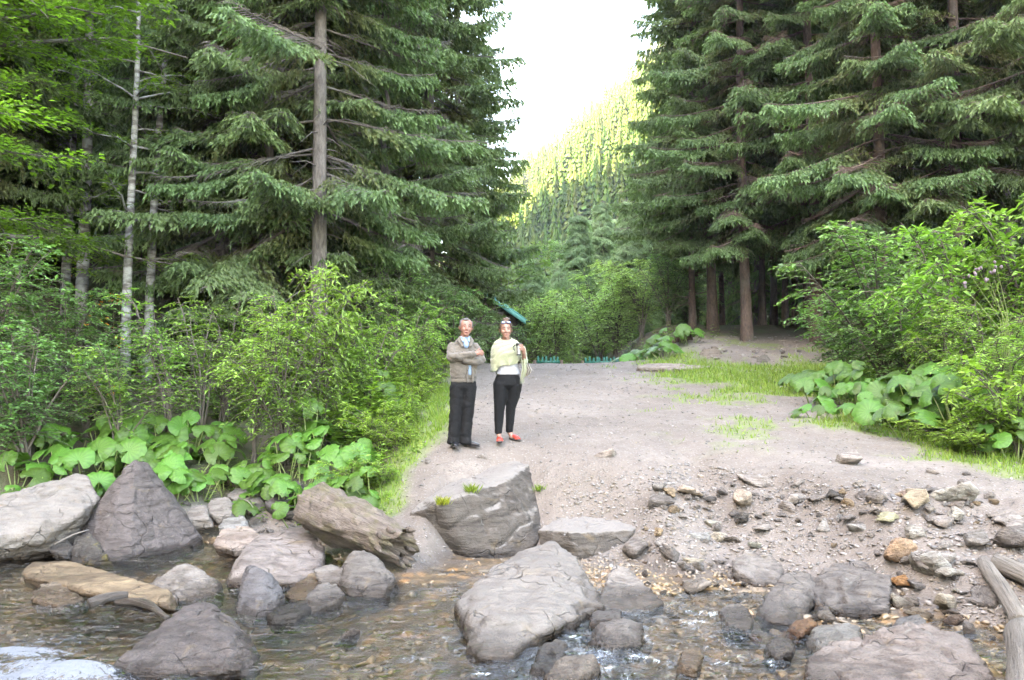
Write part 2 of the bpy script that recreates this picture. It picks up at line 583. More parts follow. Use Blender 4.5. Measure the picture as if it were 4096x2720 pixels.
def water_height(x, y):
    z = 0.018 * fbm(x * 1.5 + 0.5 * y, y * 3.2, 0, 2, 91) + 0.015 * fbm(x * 4.5 + 2 * y, y * 8.5, 0, 2, 92) + 0.0035 * fbm(x * 10, y * 19, 0, 1, 94)
    foam = np.zeros_like(z)
    for c, rx, ry in FOAM:
        e = np.exp(-((x - c.x) / rx) ** 2 - ((y - c.y) / ry) ** 2)
        z = z + 0.06 * e * (1 + 0.35 * fbm(x * 3, y * 7, 0, 2, 93))
        foam = np.maximum(foam, e * 1.15)
    # little riffles around stones
    foam = foam * (0.62 + 0.55 * np.clip(0.5 + fbm(x * 2.2 + 3 * y, y * 7, 0, 3, 95), 0, 1.2))
    rif = np.exp(-((x + 2.0) / 0.45) ** 2 - ((y - 6.7) / 0.10) ** 2) * 0.5
    rif = np.maximum(rif, np.exp(-((x - 0.55) / 0.18) ** 2 - ((y - 6.15) / 0.25) ** 2) * 0.5)
    rif = np.maximum(rif, 0.5 * np.exp(-((x + 3.4) / 0.5) ** 2 - ((y - 6.6) / 0.18) ** 2))
    return z, np.maximum(foam, rif)


wx = axis([(-16, -6, 60), (-6, 5, 300), (5, 9.5, 60)])
wy = axis([(0.8, 4.5, 30), (4.5, 9.5, 190), (9.5, 12.5, 70)])
X, Y = np.meshgrid(wx, wy)
wz, wf = water_height(X.ravel(), Y.ravel())
i_ = np.arange(X.size).reshape(X.shape)
F_ = np.column_stack([i_[:-1, :-1].ravel(), i_[:-1, 1:].ravel(), i_[1:, 1:].ravel(), i_[1:, :-1].ravel()])
V_ = np.column_stack([X.ravel(), Y.ravel(), wz])
keep = (ter(V_[:, 0], V_[:, 1]) < 0.12)[F_].any(axis=1)
M_WATER = water_material()
water = obj('water', mesh_np('water', V_, F_[keep], np.column_stack([wf, wf, wf]), True), None, M_WATER)
tag(water, 'clear shallow stream with white water at its near corner', kind='structure')

# ------------------------------------------------------------------ rocks
def rock_material():
    m, nt, nd, lk, b, out = new_mat('mountain_rock')
    tc = N(nt, 'ShaderNodeTexCoord').outputs['Object']
    geo = N(nt, 'ShaderNodeNewGeometry')
    sep = N(nt, 'ShaderNodeSeparateXYZ'); lk.new(geo.outputs['Position'], sep.inputs[0])
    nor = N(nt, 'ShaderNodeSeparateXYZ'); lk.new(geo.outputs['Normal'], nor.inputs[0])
    tint = attr(nt, 'rock_tint', 'OBJECT').outputs['Color']
    moss = attr(nt, 'moss', 'OBJECT').outputs['Fac']
    n1 = tex_noise(nt, tc, 2.2, 6, 0.62, 0.3)
    n2 = tex_noise(nt, tc, 11.0, 6, 0.65)
    n3 = tex_noise(nt, tc, 60.0, 4, 0.7)
    mp = N(nt, 'ShaderNodeMapping'); mp.inputs['Scale'].default_value = (2.0, 3.0, 14.0); mp.inputs['Rotation'].default_value = (0.5, 0.35, 0)
    lk.new(tc, mp.inputs[0])
    st = tex_noise(nt, mp.outputs[0], 1.6, 5, 0.6, 0.4)
    wv_ = N(nt, 'ShaderNodeMix', data_type='VECTOR'); wv_.inputs[0].default_value = 0.28
    nv = N(nt, 'ShaderNodeTexNoise'); nv.inputs['Scale'].default_value = 3.0; lk.new(tc, nv.inputs['Vector'])
    lk.new(tc, wv_.inputs[4]); lk.new(nv.outputs['Color'], wv_.inputs[5])
    vc = N(nt, 'ShaderNodeTexVoronoi', feature='DISTANCE_TO_EDGE'); vc.inputs['Scale'].default_value = 2.6
    lk.new(wv_.outputs[1], vc.inputs['Vector'])
    crk = ramp(nt, vc.outputs['Distance'], [(0.0, 1.0), (0.014, 0.0)])
    crk = mathn(nt, 'MULTIPLY', crk, ramp(nt, n1, [(0.45, 0.0), (0.58, 1.0)]))
    dust_toplight = attr(nt, 'dust_toplight', 'OBJECT').outputs['Fac']
    v = ramp(nt, n1, [(0.25, 0.50), (0.5, 0.95), (0.75, 1.25)])
    tint = mixc(nt, 1.0, tint, (0.60, 0.556, 0.505), 'MULTIPLY')
    c = mixc(nt, 1.0, tint, v, 'MULTIPLY')
    c = mixc(nt, ramp(nt, st, [(0.36, 0.8), (0.52, 0.0)]), c, mixc(nt, 1.0, c, (0.50, 0.45, 0.43), 'MULTIPLY'))
    n5 = tex_noise(nt, tc, 1.1, 7, 0.7, 0.8)
    c = mixc(nt, ramp(nt, n5, [(0.50, 0.0), (0.60, 0.6)]), c, mixc(nt, 1.0, c, (0.48, 0.44, 0.42), 'MULTIPLY'))
    c = mixc(nt, mathn(nt, 'MULTIPLY', crk, 0.45), c, (0.03, 0.025, 0.02))
    c = mixc(nt, ramp(nt, n2, [(0.56, 0.0), (0.72, 0.55)]), c, mixc(nt, 1.0, c, (1.45, 1.42, 1.40), 'MULTIPLY'))
    c = mixc(nt, ramp(nt, n3, [(0.36, 0.5), (0.48, 0.0)]), c, mixc(nt, 1.0, c, (0.5, 0.48, 0.47), 'MULTIPLY'))
    # rusty blotches and pale lichen
    n4 = tex_noise(nt, tc, 4.3, 5, 0.6, 0.7)
    c = mixc(nt, ramp(nt, n4, [(0.60, 0.0), (0.70, 0.45)]), c, (0.17, 0.12, 0.065))
    c = mixc(nt, ramp(nt, n4, [(0.26, 0.5), (0.34, 0.0)]), c, (0.29, 0.29, 0.255))
    # trodden dust on level faces, which also paints light onto the boulder tops
    du = mathn(nt, 'MULTIPLY', ramp(nt, mathn(nt, 'ADD', nor.outputs[2], mathn(nt, 'MULTIPLY', mathn(nt, 'SUBTRACT', n2, 0.5), 0.5)), [(0.66, 0.0), (0.84, 0.9)]), dust_toplight)
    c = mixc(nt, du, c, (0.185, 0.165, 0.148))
    # moss, as much as the stone has
    mo = mathn(nt, 'ADD', moss, mathn(nt, 'ADD', mathn(nt, 'MULTIPLY', mathn(nt, 'SUBTRACT', n1, 0.5), 1.6), mathn(nt, 'MULTIPLY', mathn(nt, 'SUBTRACT', n2, 0.5), 0.6)))
    mo = ramp(nt, mathn(nt, 'SUBTRACT', mo, 0.0), [(0.52, 0.0), (0.62, 1.0)])
    mo = mathn(nt, 'MULTIPLY', mo, ramp(nt, moss, [(0.01, 0.0), (0.05, 1.0)]))
    c = mixc(nt, mathn(nt, 'MULTIPLY', mo, 0.85), c, mixc(nt, n2, (0.075, 0.062, 0.016), (0.17, 0.135, 0.035)))
    # wet near the water line (the stream lies at z = 0)
    wet = ramp(nt, mathn(nt, 'ADD', sep.outputs[2], mathn(nt, 'MULTIPLY', mathn(nt, 'SUBTRACT', n1, 0.5), 0.14)), [(0.045, 1.0), (0.115, 0.0)])
    wet = mathn(nt, 'MAXIMUM', wet, attr(nt, 'wet', 'OBJECT').outputs['Fac'])
    c = mixc(nt, wet, c, mixc(nt, 1.0, c, (0.36, 0.31, 0.27), 'MULTIPLY'))
    lk.new(c, b.inputs['Base Color'])
    lk.new(mathn(nt, 'SUBTRACT', 0.85, mathn(nt, 'MULTIPLY', wet, 0.60)), b.inputs['Roughness'])
    b.inputs['Specular IOR Level'].default_value = 0.4
    h = mathn(nt, 'ADD', mathn(nt, 'SUBTRACT', mathn(nt, 'MULTIPLY', n2, 0.6), mathn(nt, 'MULTIPLY', crk, 0.5)), mathn(nt, 'ADD', mathn(nt, 'MULTIPLY', st, 0.8), mathn(nt, 'MULTIPLY', n3, 0.25)))
    lk.new(bump(nt, h, 1.0, 0.06), b.inputs['Normal'])
    return m


M_ROCK = rock_material()
GREY, PALE, LILAC, TAN, DARK, RUST = (0.195, 0.180, 0.174), (0.290, 0.270, 0.258), (0.150, 0.132, 0.134), (0.33, 0.255, 0.17), (0.095, 0.088, 0.082), (0.34, 0.18, 0.075)


def hull_mesh(groups):
    """closed mesh from the convex hulls of several point groups"""
    bm = bmesh.new()
    for pts in groups:
        vs_ = [bm.verts.new(p) for p in pts]
        r = bmesh.ops.convex_hull(bm, input=vs_)
        junk = [g for g in r['geom_interior'] + r['geom_unused'] if isinstance(g, bmesh.types.BMVert) and g.is_valid]
        if junk:
            bmesh.ops.delete(bm, geom=list(set(junk)), context='VERTS')
    me = bpy.data.meshes.new('tmp')
    bm.to_mesh(me); bm.free()
    return me


def remesh(me, voxel, smooth_n=0, smooth_f=0.5):
    o = bpy.data.objects.new('tmp', me)
    COL.objects.link(o)
    r = o.modifiers.new('r', 'REMESH'); r.mode = 'VOXEL'; r.voxel_size = voxel; r.use_smooth_shade = True
    if smooth_n:
        s = o.modifiers.new('s', 'SMOOTH'); s.factor = smooth_f; s.iterations = smooth_n
    dg = bpy.context.evaluated_depsgraph_get()
    out = bpy.data.meshes.new_from_object(o.evaluated_get(dg))
    bpy.data.objects.remove(o)
    bpy.data.meshes.remove(me)
    out.materials.clear()
    return out


def get_co(me):
    a = np.empty(len(me.vertices) * 3, np.float32); me.vertices.foreach_get('co', a)
    n = np.empty(len(me.vertices) * 3, np.float32); me.vertices.foreach_get('normal', n)
    return a.reshape(-1, 3).astype(float), n.reshape(-1, 3).astype(float)


def set_co(me, co):
    me.vertices.foreach_set('co', np.ascontiguousarray(co, np.float32).ravel()); me.update()


def roughen(me, amp, size, seed, chips=9, keep=0.93):
    co, no = get_co(me)
    q = co / size
    sx = float(seed) * 3.7
    # chip flat facets off the corners
    r_ = np.random.default_rng(seed + 900)
    ctr = co.mean(0)
    for k in range(chips):
        n_ = r_.normal(size=3); n_ /= np.linalg.norm(n_)
        pr = (co - ctr) @ n_
        h_ = pr.max() * r_.uniform(keep, 0.99)
        co = co - np.maximum(0, pr - h_)[:, None] * n_ * 0.9
    q = co / size
    big = fbm(q[:, 0] * 1.6 + sx, q[:, 1] * 1.6, q[:, 2] * 1.6, 3, seed)
    rid = 1 - np.abs(fbm(q[:, 0] * 3.2 + sx, q[:, 1] * 3.2, q[:, 2] * 3.2, 3, seed + 40)) * 1.6
    # bedding: thin slabs tilted through the stone
    rng = np.random.default_rng(seed)
    ax = rng.normal(size=3) * 0.35 + np.array([0.25, -0.1, 1.0]); ax /= np.linalg.norm(ax)
    s = (q @ ax) * 9 + 1.2 * big
    step = np.abs((s % 1.0) - 0.5) * 2
    crack = np.abs(fbm(q[:, 0] * 2.1 + 9 + sx, q[:, 1] * 2.1, q[:, 2] * 2.1, 2, seed + 77))
    groove = -np.exp(-(crack / 0.035) ** 2)
    d = amp * (0.45 * big + 0.28 * rid + 0.30 * step + 0.75 * groove)
    d += amp * 0.40 * fbm(q[:, 0] * 14, q[:, 1] * 14, q[:, 2] * 14, 2, seed + 5)
    set_co(me, co + no * d[:, None])


_seed = [100]


def hero_rock(pts, label, tint=GREY, moss=0.0, amp=0.045, vox=0.023, cat='rock', name='rock', world_pts=None, wet=0.0, dust_toplight=0.0):
    """a boulder from facet corners measured in the photograph: (x, y, depth) each; hull -> fine mesh -> weathering"""
    _seed[0] += 7
    groups = pts if isinstance(pts[0], list) else [pts]
    W = [[P(*p) for p in g] for g in groups]
    for g in W:                                   # the buried foot of the stone
        zm_ = sum(p.z for p in g) / len(g)
        ym_ = sum(p.y for p in g) / len(g)
        g += [Vector((p.x * 0.98, p.y + 0.15 * (ym_ - p.y), p.z - 0.13)) for p in g if p.z < zm_ + 0.02]
    allp = [p for g in W for p in g]
    c = Vector((sum(p.x for p in allp) / len(allp), sum(p.y for p in allp) / len(allp), min(p.z for p in allp)))
    size = max((a - c).length for a in allp)
    me = remesh(hull_mesh([[p - c for p in g] for g in W]), vox)
    roughen(me, amp * 0.85, size, _seed[0])
    o = obj(name, me, None, M_ROCK, c)
    o['rock_tint'] = tint; o['moss'] = float(moss); o['wet'] = float(wet); o['dust_toplight'] = float(dust_toplight)
    return tag(o, label, cat)


# big stones, left to right (x, y in the 2361-pixel view; depth in metres)
hero_rock([(-60, 1175, 10.1), (20, 1143, 11.2), (186, 1093, 11.4), (203, 1105, 10.9), (228, 1152, 10.7), (190, 1185, 10.2), (60, 1222, 9.75), (-60, 1250, 9.5), (130, 1262, 10.5), (0, 1290, 10.0), (-60, 1300, 9.9)],
          'slanted grey slab boulder with dark overhang and yellow lichen at left frame edge', PALE, 0.10, 0.06, cat='boulder', name='boulder', dust_toplight=.6)
hero_rock([(310, 1060, 10.9), (338, 1068, 11.1), (290, 1075, 10.8), (235, 1295, 9.75), (300, 1292, 9.85), (462, 1240, 11.0), (455, 1225, 11.2), (385, 1125, 11.3), (170, 1262, 10.3), (195, 1205, 10.7), (300, 1150, 12.0), (430, 1210, 12.0), (220, 1220, 11.6)],
          'pointed pyramid-shaped dark grey boulder at the edge of the stream', LILAC, 0.0, 0.028, cat='boulder', name='boulder')
hero_rock([(160, 1275, 9.95), (175, 1235, 10.2), (205, 1228, 10.1), (245, 1285, 9.65), (200, 1300, 9.6), (165, 1300, 9.7), (215, 1250, 10.4)],
          'small mossy block against the foot of the pointed boulder', DARK, 0.45, 0.04)
hero_rock([(112, 1270, 9.9), (130, 1240, 10.2), (152, 1235, 10.2), (170, 1262, 10.0), (150, 1280, 9.8)], 'little wet stone under the overhang of the slab boulder', DARK, 0.3, 0.03)
hero_rock([(255, 1545, 5.75), (300, 1512, 6.1), (350, 1465, 6.6), (425, 1398, 7.15), (480, 1387, 7.25), (545, 1440, 6.9), (600, 1505, 6.3), (560, 1545, 5.8), (400, 1550, 5.7), (430, 1450, 6.35), (500, 1440, 6.4)],
          'broad wet dark boulder rising from the water, rounded top', LILAC, 0.0, 0.04, cat='boulder', name='boulder', wet=0.35)
hero_rock([(325, 1372, 8.0), (340, 1350, 8.2), (420, 1298, 8.5), (445, 1305, 8.5), (507, 1345, 8.4), (495, 1372, 8.1), (400, 1385, 7.8), (380, 1330, 8.9), (470, 1330, 8.9)],
          'pale low pyramid-shaped rock in midstream', PALE, 0.0, 0.035)
hero_rock([(577, 1300, 7.9), (612, 1318, 7.8), (565, 1310, 8.1), (545, 1410, 7.45), (590, 1415, 7.35), (640, 1412, 7.5), (652, 1360, 7.9), (630, 1330, 8.1), (548, 1390, 7.9)],
          'upright wet block with a flat bluish face standing in the stream', (0.20, 0.20, 0.225), 0.0, 0.02, wet=0.3)
hero_rock([(520, 1345, 8.6), (540, 1305, 8.9), (590, 1232, 10.2), (705, 1212, 10.6), (745, 1262, 9.9), (735, 1312, 8.9), (680, 1345, 8.45), (600, 1345, 8.35), (565, 1355, 8.3), (560, 1290, 8.9)],
          'large flat-topped rock with a rusty moss patch beside the driftwood log', (0.30, 0.268, 0.262), 0.16, 0.04, cat='boulder', name='boulder')
hero_rock([(783, 1350, 8.35), (800, 1285, 8.6), (825, 1262, 8.7), (868, 1282, 8.7), (910, 1332, 8.5), (895, 1368, 8.15), (810, 1372, 8.1), (860, 1300, 9.1), (792, 1310, 8.9)],
          'rock with pale top and mossy dark sides below the driftwood log', GREY, 0.30, 0.035)
hero_rock([(722, 1310, 8.6), (760, 1296, 8.8), (792, 1308, 8.7), (788, 1345, 8.4), (735, 1345, 8.4)], 'pale rounded stone between the flat-topped rock and the mossy one', PALE, 0.0, 0.025)
hero_rock([(690, 1412, 7.5), (715, 1362, 7.85), (735, 1340, 8.05), (775, 1345, 8.1), (795, 1368, 7.95), (770, 1390, 7.7), (720, 1405, 7.5)], 'leaning mossy stone at the water below the driftwood log', GREY, 0.28, 0.03)
hero_rock([(650, 1370, 8.1), (720, 1310, 8.9), (750, 1320, 8.8), (745, 1370, 8.2), (690, 1385, 7.9)], 'tan slab leaning on the flat-topped rock above the water', TAN, 0.0, 0.03)
hero_rock([(615, 1418, 7.3), (640, 1392, 7.5), (720, 1385, 7.7), (730, 1400, 7.6), (680, 1425, 7.2), (625, 1428, 7.15)], 'low wet stones ledge beside the upright bluish block', DARK, 0.15, 0.03, wet=0.5)
hero_rock([(945, 1188, 10.3), (985, 1150, 10.7), (1050, 1106, 11.4), (1200, 1057, 11.9), (1222, 1074, 11.6), (1165, 1110, 10.65), (1090, 1135, 10.2), (1008, 1166, 9.95), (1248, 1215, 10.7), (1240, 1248, 10.4), (1180, 1298, 10.05), (1105, 1292, 9.95), (1000, 1228, 10.1), (1240, 1150, 11.4), (1060, 1265, 9.95)],
          'huge dark boulder with smooth pale slanting top and tufts of grass below the people', (0.135, 0.120, 0.108), 0.24, 0.040, cat='boulder', name='boulder', dust_toplight=1.0)
hero_rock([(1238, 1220, 10.1), (1300, 1186, 10.8), (1440, 1180, 11.0), (1492, 1206, 10.5), (1465, 1222, 10.0), (1300, 1230, 9.65), (1395, 1308, 9.65), (1330, 1302, 9.65), (1248, 1262, 9.9), (1430, 1275, 9.8)],
          'broad pale flat-topped boulder with dark front face beside the huge boulder', (0.15, 0.135, 0.122), 0.08, 0.035, cat='boulder', name='boulder', dust_toplight=1.0)
hero_rock([[(1060, 1405, 7.3), (1075, 1375, 7.7), (1130, 1308, 8.3), (1210, 1262, 8.95), (1275, 1246, 9.1), (1332, 1287, 8.7), (1368, 1380, 7.9), (1345, 1415, 7.2), (1255, 1460, 6.5), (1160, 1395, 7.15), (1120, 1370, 7.5), (1240, 1345, 7.75), (1080, 1470, 6.5)],
           [(1075, 1490, 6.3), (1080, 1410, 7.0), (1180, 1395, 6.85), (1262, 1435, 6.7), (1180, 1520, 6.1), (1105, 1515, 6.1), (1130, 1440, 6.5), (1210, 1440, 6.55)],
           [(1290, 1330, 8.2), (1365, 1345, 8.3), (1400, 1400, 7.6), (1340, 1420, 7.2), (1280, 1390, 7.5)]],
          'big smooth light grey boulder reaching into the stream, middle of the near bank', (0.215, 0.198, 0.188), 0.13, 0.06, cat='boulder', name='boulder', dust_toplight=0.5)
hero_rock([(1375, 1400, 7.6), (1415, 1294, 8.9), (1440, 1300, 8.9), (1532, 1392, 7.8), (1500, 1408, 7.6), (1420, 1410, 7.5)], 'thin pale cracked slab lying on the gravel by the big smooth boulder', PALE, 0.0, 0.025)
hero_rock([(1358, 1478, 6.5), (1378, 1437, 6.75), (1440, 1424, 6.9), (1482, 1438, 6.8), (1476, 1488, 6.4), (1395, 1502, 6.25), (1430, 1450, 6.5)], 'brownish grey angular block in the shallows right of the big smooth boulder', GREY, 0.0, 0.03)
hero_rock([(1360, 1430, 7.0), (1365, 1410, 7.2), (1430, 1400, 7.4), (1435, 1425, 7.0)], 'small stone wedged behind the angular block in the shallows', GREY, 0.05, 0.025)
hero_rock([(1222, 1540, 5.85), (1245, 1490, 6.15), (1300, 1468, 6.3), (1312, 1490, 6.1), (1270, 1560, 5.7)], 'mossy brown rock in the rapids below the big smooth boulder', DARK, 0.35, 0.03)
hero_rock([(1255, 1565, 5.6), (1290, 1520, 5.9), (1370, 1505, 6.0), (1385, 1540, 5.8), (1300, 1580, 5.45)], 'low rock washed over by the rapids', (0.30, 0.27, 0.24), 0.0, 0.03, wet=0.6)
hero_rock([(1688, 1290, 8.9), (1722, 1264, 9.2), (1780, 1276, 9.2), (1812, 1308, 8.9), (1795, 1345, 8.4), (1745, 1345, 8.35), (1700, 1315, 8.6)], 'smooth oval pale slab lying on wet gravel', PALE, 0.0, 0.025)
hero_rock([(1748, 1412, 7.35), (1775, 1365, 7.7), (1812, 1318, 8.1), (1868, 1318, 8.2), (1890, 1370, 7.9), (1845, 1440, 7.05), (1775, 1432, 7.1), (1800, 1400, 7.3)], 'wedge-shaped grey rock leaning against the mossy boulder', GREY, 0.0, 0.03)
hero_rock([[(1868, 1345, 8.0), (1890, 1320, 8.4), (1960, 1282, 8.8), (2030, 1278, 8.8), (2066, 1308, 8.5), (2052, 1405, 7.5), (1900, 1415, 7.35), (1880, 1380, 7.7), (1960, 1330, 7.9)],
           [(1940, 1320, 7.95), (2060, 1318, 8.0), (2048, 1408, 7.35), (1955, 1408, 7.35)]],
          'split grey boulder with a brown moss patch on its right corner', GREY, 0.24, 0.045, cat='boulder', name='boulder')
hero_rock([(1658, 1405, 7.3), (1672, 1390, 7.5), (1722, 1393, 7.5), (1738, 1430, 7.1), (1725, 1455, 6.8), (1685, 1448, 6.9)], 'grey oval rock with white edge in the shallows', (0.22, 0.21, 0.21), 0.0, 0.025)
hero_rock([(1868, 1475, 6.5), (1878, 1440, 6.75), (1970, 1430, 6.85), (1988, 1460, 6.6), (1975, 1498, 6.25), (1890, 1500, 6.2)], 'pale blue-grey block behind the large near boulder', (0.36, 0.37, 0.37), 0.0, 0.025)
hero_rock([(1865, 1560, 5.6), (1880, 1505, 6.0), (1935, 1480, 6.2), (2088, 1445, 6.4), (2150, 1442, 6.45), (2205, 1462, 6.3), (2262, 1530, 5.9), (2320, 1620, 5.3), (2150, 1650, 5.0), (1900, 1640, 5.1), (1950, 1530, 5.75), (2120, 1500, 5.8)],
          'long pale cracked boulder in the near corner of the stream', (0.27, 0.235, 0.222), 0.06, 0.05, cat='boulder', name='boulder')
hero_rock([(1563, 1540, 5.9), (1575, 1492, 6.15), (1607, 1487, 6.2), (1622, 1512, 6.05), (1605, 1545, 5.8)], 'small tan and white block alone in the ripples', TAN, 0.0, 0.02, vox=0.018)
hero_rock([(1818, 1448, 6.8), (1835, 1432, 6.95), (1872, 1425, 7.0), (1884, 1438, 6.85), (1850, 1458, 6.65)], 'orange stained stone beside the wedge-shaped rock', RUST, 0.0, 0.02, vox=0.018)
hero_rock([(1765, 1490, 6.35), (1790, 1470, 6.5), (1828, 1475, 6.5), (1832, 1500, 6.2), (1790, 1510, 6.1)], 'rounded grey stone in the shallows before the pale blue-grey block', GREY, 0.0, 0.02, vox=0.018)
hero_rock([(2010, 1490, 6.1), (2020, 1470, 6.25), (2090, 1465, 6.3), (2100, 1500, 6.0)], 'dark wet stone behind the near corner boulder', DARK, 0.0, 0.02, vox=0.02)
hero_rock([(2060, 1445, 6.7), (2075, 1420, 6.95), (2125, 1415, 7.0), (2140, 1440, 6.75), (2100, 1455, 6.6)], 'flat dark grey stone in the small pool', (0.20, 0.195, 0.20), 0.0, 0.02, vox=0.02)
hero_rock([(1295, 1115, 12.0), (1312, 1092, 12.4), (1335, 1088, 12.4), (1362, 1112, 12.0), (1350, 1122, 11.8), (1310, 1120, 11.8)], 'angular half-buried stone in the track right of the huge boulder', GREY, 0.0, 0.02, vox=0.02)
hero_rock([(1360, 1112, 12.0), (1368, 1098, 12.2), (1392, 1104, 12.1), (1388, 1118, 11.8)], 'small grey stone next to the half-buried one in the track', GREY, 0.0, 0.015, vox=0.018)
hero_rock([(1240, 1165, 11.0), (1260, 1140, 11.4), (1320, 1138, 11.5), (1345, 1160, 11.1), (1300, 1180, 10.7)], 'buried flat stone between the huge boulder and the track', (0.33, 0.30, 0.285), 0.0, 0.02, vox=0.022)
# flat slab awash in the stream with a pale dry end, and the snag of dark wood beside it
hero_rock([(48, 1318, 8.9), (75, 1295, 9.3), (150, 1292, 9.4), (300, 1345, 8.4), (290, 1372, 7.95), (200, 1368, 7.95), (60, 1328, 8.6), (150, 1325, 8.6), (390, 1360, 7.95), (380, 1392, 7.4)],
          'tilted tan slab half under water at left', TAN, 0.0, 0.02)
hero_rock([(65, 1380, 7.8), (100, 1338, 8.35), (140, 1345, 8.3), (190, 1378, 7.9), (130, 1395, 7.6)], 'low tan stone in front of the tilted slab', (0.36, 0.30, 0.24), 0.0, 0.025, vox=0.022)
# stones at the foot of the left bank
hero_rock([(472, 1180, 11.6), (485, 1150, 12.0), (520, 1142, 12.1), (542, 1165, 11.8), (530, 1190, 11.4), (490, 1188, 11.4)], 'rounded pale stone at the foot of the green bank', PALE, 0.0, 0.025, vox=0.022)
hero_rock([(520, 1140, 12.2), (550, 1122, 12.5), (600, 1132, 12.5), (605, 1155, 12.1), (560, 1165, 11.9)], 'pale angular stone behind the rounded one under the green bank', PALE, 0.0, 0.025, vox=0.022)
hero_rock([(608, 1160, 11.9), (625, 1125, 12.3), (690, 1105, 12.6), (715, 1150, 12.1), (690, 1180, 11.6), (630, 1172, 11.6)], 'dark grey boulder tucked under overhanging leaves', (0.15, 0.14, 0.145), 0.0, 0.03, vox=0.026)
hero_rock([(520, 1110, 12.8), (560, 1080, 13.1), (600, 1085, 13.1), (610, 1115, 12.7)], 'brown rock showing between big leaves of the left bank', (0.25, 0.20, 0.17), 0.1, 0.03, vox=0.026)
hero_rock([(420, 1200, 11.2), (440, 1165, 11.6), (475, 1160, 11.7), (480, 1195, 11.2)], 'pale slabby stone right behind the pointed boulder', PALE, 0.0, 0.02, vox=0.022)
hero_rock([(500, 1215, 10.9), (520, 1195, 11.2), (562, 1188, 11.3), (570, 1210, 11.0), (530, 1222, 10.7)], 'bluish pale stone on the left gravel spit', (0.36, 0.37, 0.37), 0.0, 0.02, vox=0.02)
hero_rock([(490, 1255, 10.2), (510, 1215, 10.8), (570, 1210, 10.9), (600, 1232, 10.6), (590, 1255, 10.1), (530, 1265, 9.9)], 'low pinkish slab at the edge of the side pool', (0.40, 0.34, 0.31), 0.0, 0.02, vox=0.022)
# stones far back by the forest edge
a = GH(1640, 825, 18); hero_rock([(1612, 832, a.y), (1622, 805, a.y + .5), (1650, 800, a.y + .6), (1668, 815, a.y + .4), (1664, 834, a.y - .1), (1640, 836, a.y - .2)], 'brown boulder with dark hollow on the dirt slope by the forest', (0.27, 0.235, 0.20), 0.1, 0.07, 0.03)
a = GH(1762, 835, 18); hero_rock([(1745, 840, a.y), (1748, 822, a.y + .2), (1765, 814, a.y + .3), (1778, 826, a.y + .2), (1780, 840, a.y), (1762, 843, a.y - .2)], 'grey mossy stone standing at the edge of the grass by the right bank', (0.2, 0.19, 0.17), 0.3, 0.05, 0.03)
hero_rock([(1470, 846, 21.5), (1490, 838, 22.3), (1560, 838, 22.6), (1640, 846, 22.2), (1560, 850, 21.0)], 'flat rock outcrop at the crest of the track near the fence', (0.40, 0.36, 0.33), 0.0, 0.03, 0.03)

# middle-sized loose stones, each its own: (x, y, width, height in the 2361 view, tint, label)
STONE_MESHES = []


def make_stone_meshes():
    rng = np.random.default_rng(5)
    for k in range(14):
        flat = (0.45, 0.6, 0.75, 0.35)[k % 4]
        pts = rng.normal(size=(9, 3))
        pts /= np.linalg.norm(pts, axis=1)[:, None]
        pts *= rng.uniform(0.8, 1.1, (9, 1))
        pts *= np.array([0.5, 0.42, 0.5 * flat])
        me = remesh(hull_mesh([[Vector(p) for p in pts]]), 0.052)
        roughen(me, 0.030, 0.5, 300 + k, 5, 0.85)
        me.materials.append(M_ROCK)
        STONE_MESHES.append((me, flat))


make_stone_meshes()
_rs = random.Random(11)


def stone(pos, w, tint, label, group=None, flatness=None, moss=0.0, name='stone', sink=0.25):
    cand = STONE_MESHES if flatness is None else [s for s in STONE_MESHES if abs(s[1] - flatness) < 0.16] or STONE_MESHES
    me, fl = _rs.choice(cand)
    o = bpy.data.objects.new(name, me)
    s = w
    o.scale = (s, s * _rs.uniform(0.75, 1.1), s * _rs.uniform(0.85, 1.2))
    o.rotation_euler = (_rs.uniform(-.25, .25), _rs.uniform(-.25, .25), _rs.uniform(0, 6.28))
    o.location = (pos[0], pos[1], pos[2] + s * fl * 0.5 * (1 - 2 * sink))
    v = _rs.uniform(0.8, 1.2)
    o['rock_tint'] = tuple(min(0.6, 1.5 * c * v) for c in tint); o['moss'] = float(moss); o['wet'] = 0.0
    link(o)
    return tag(o, label, 'stone', group)


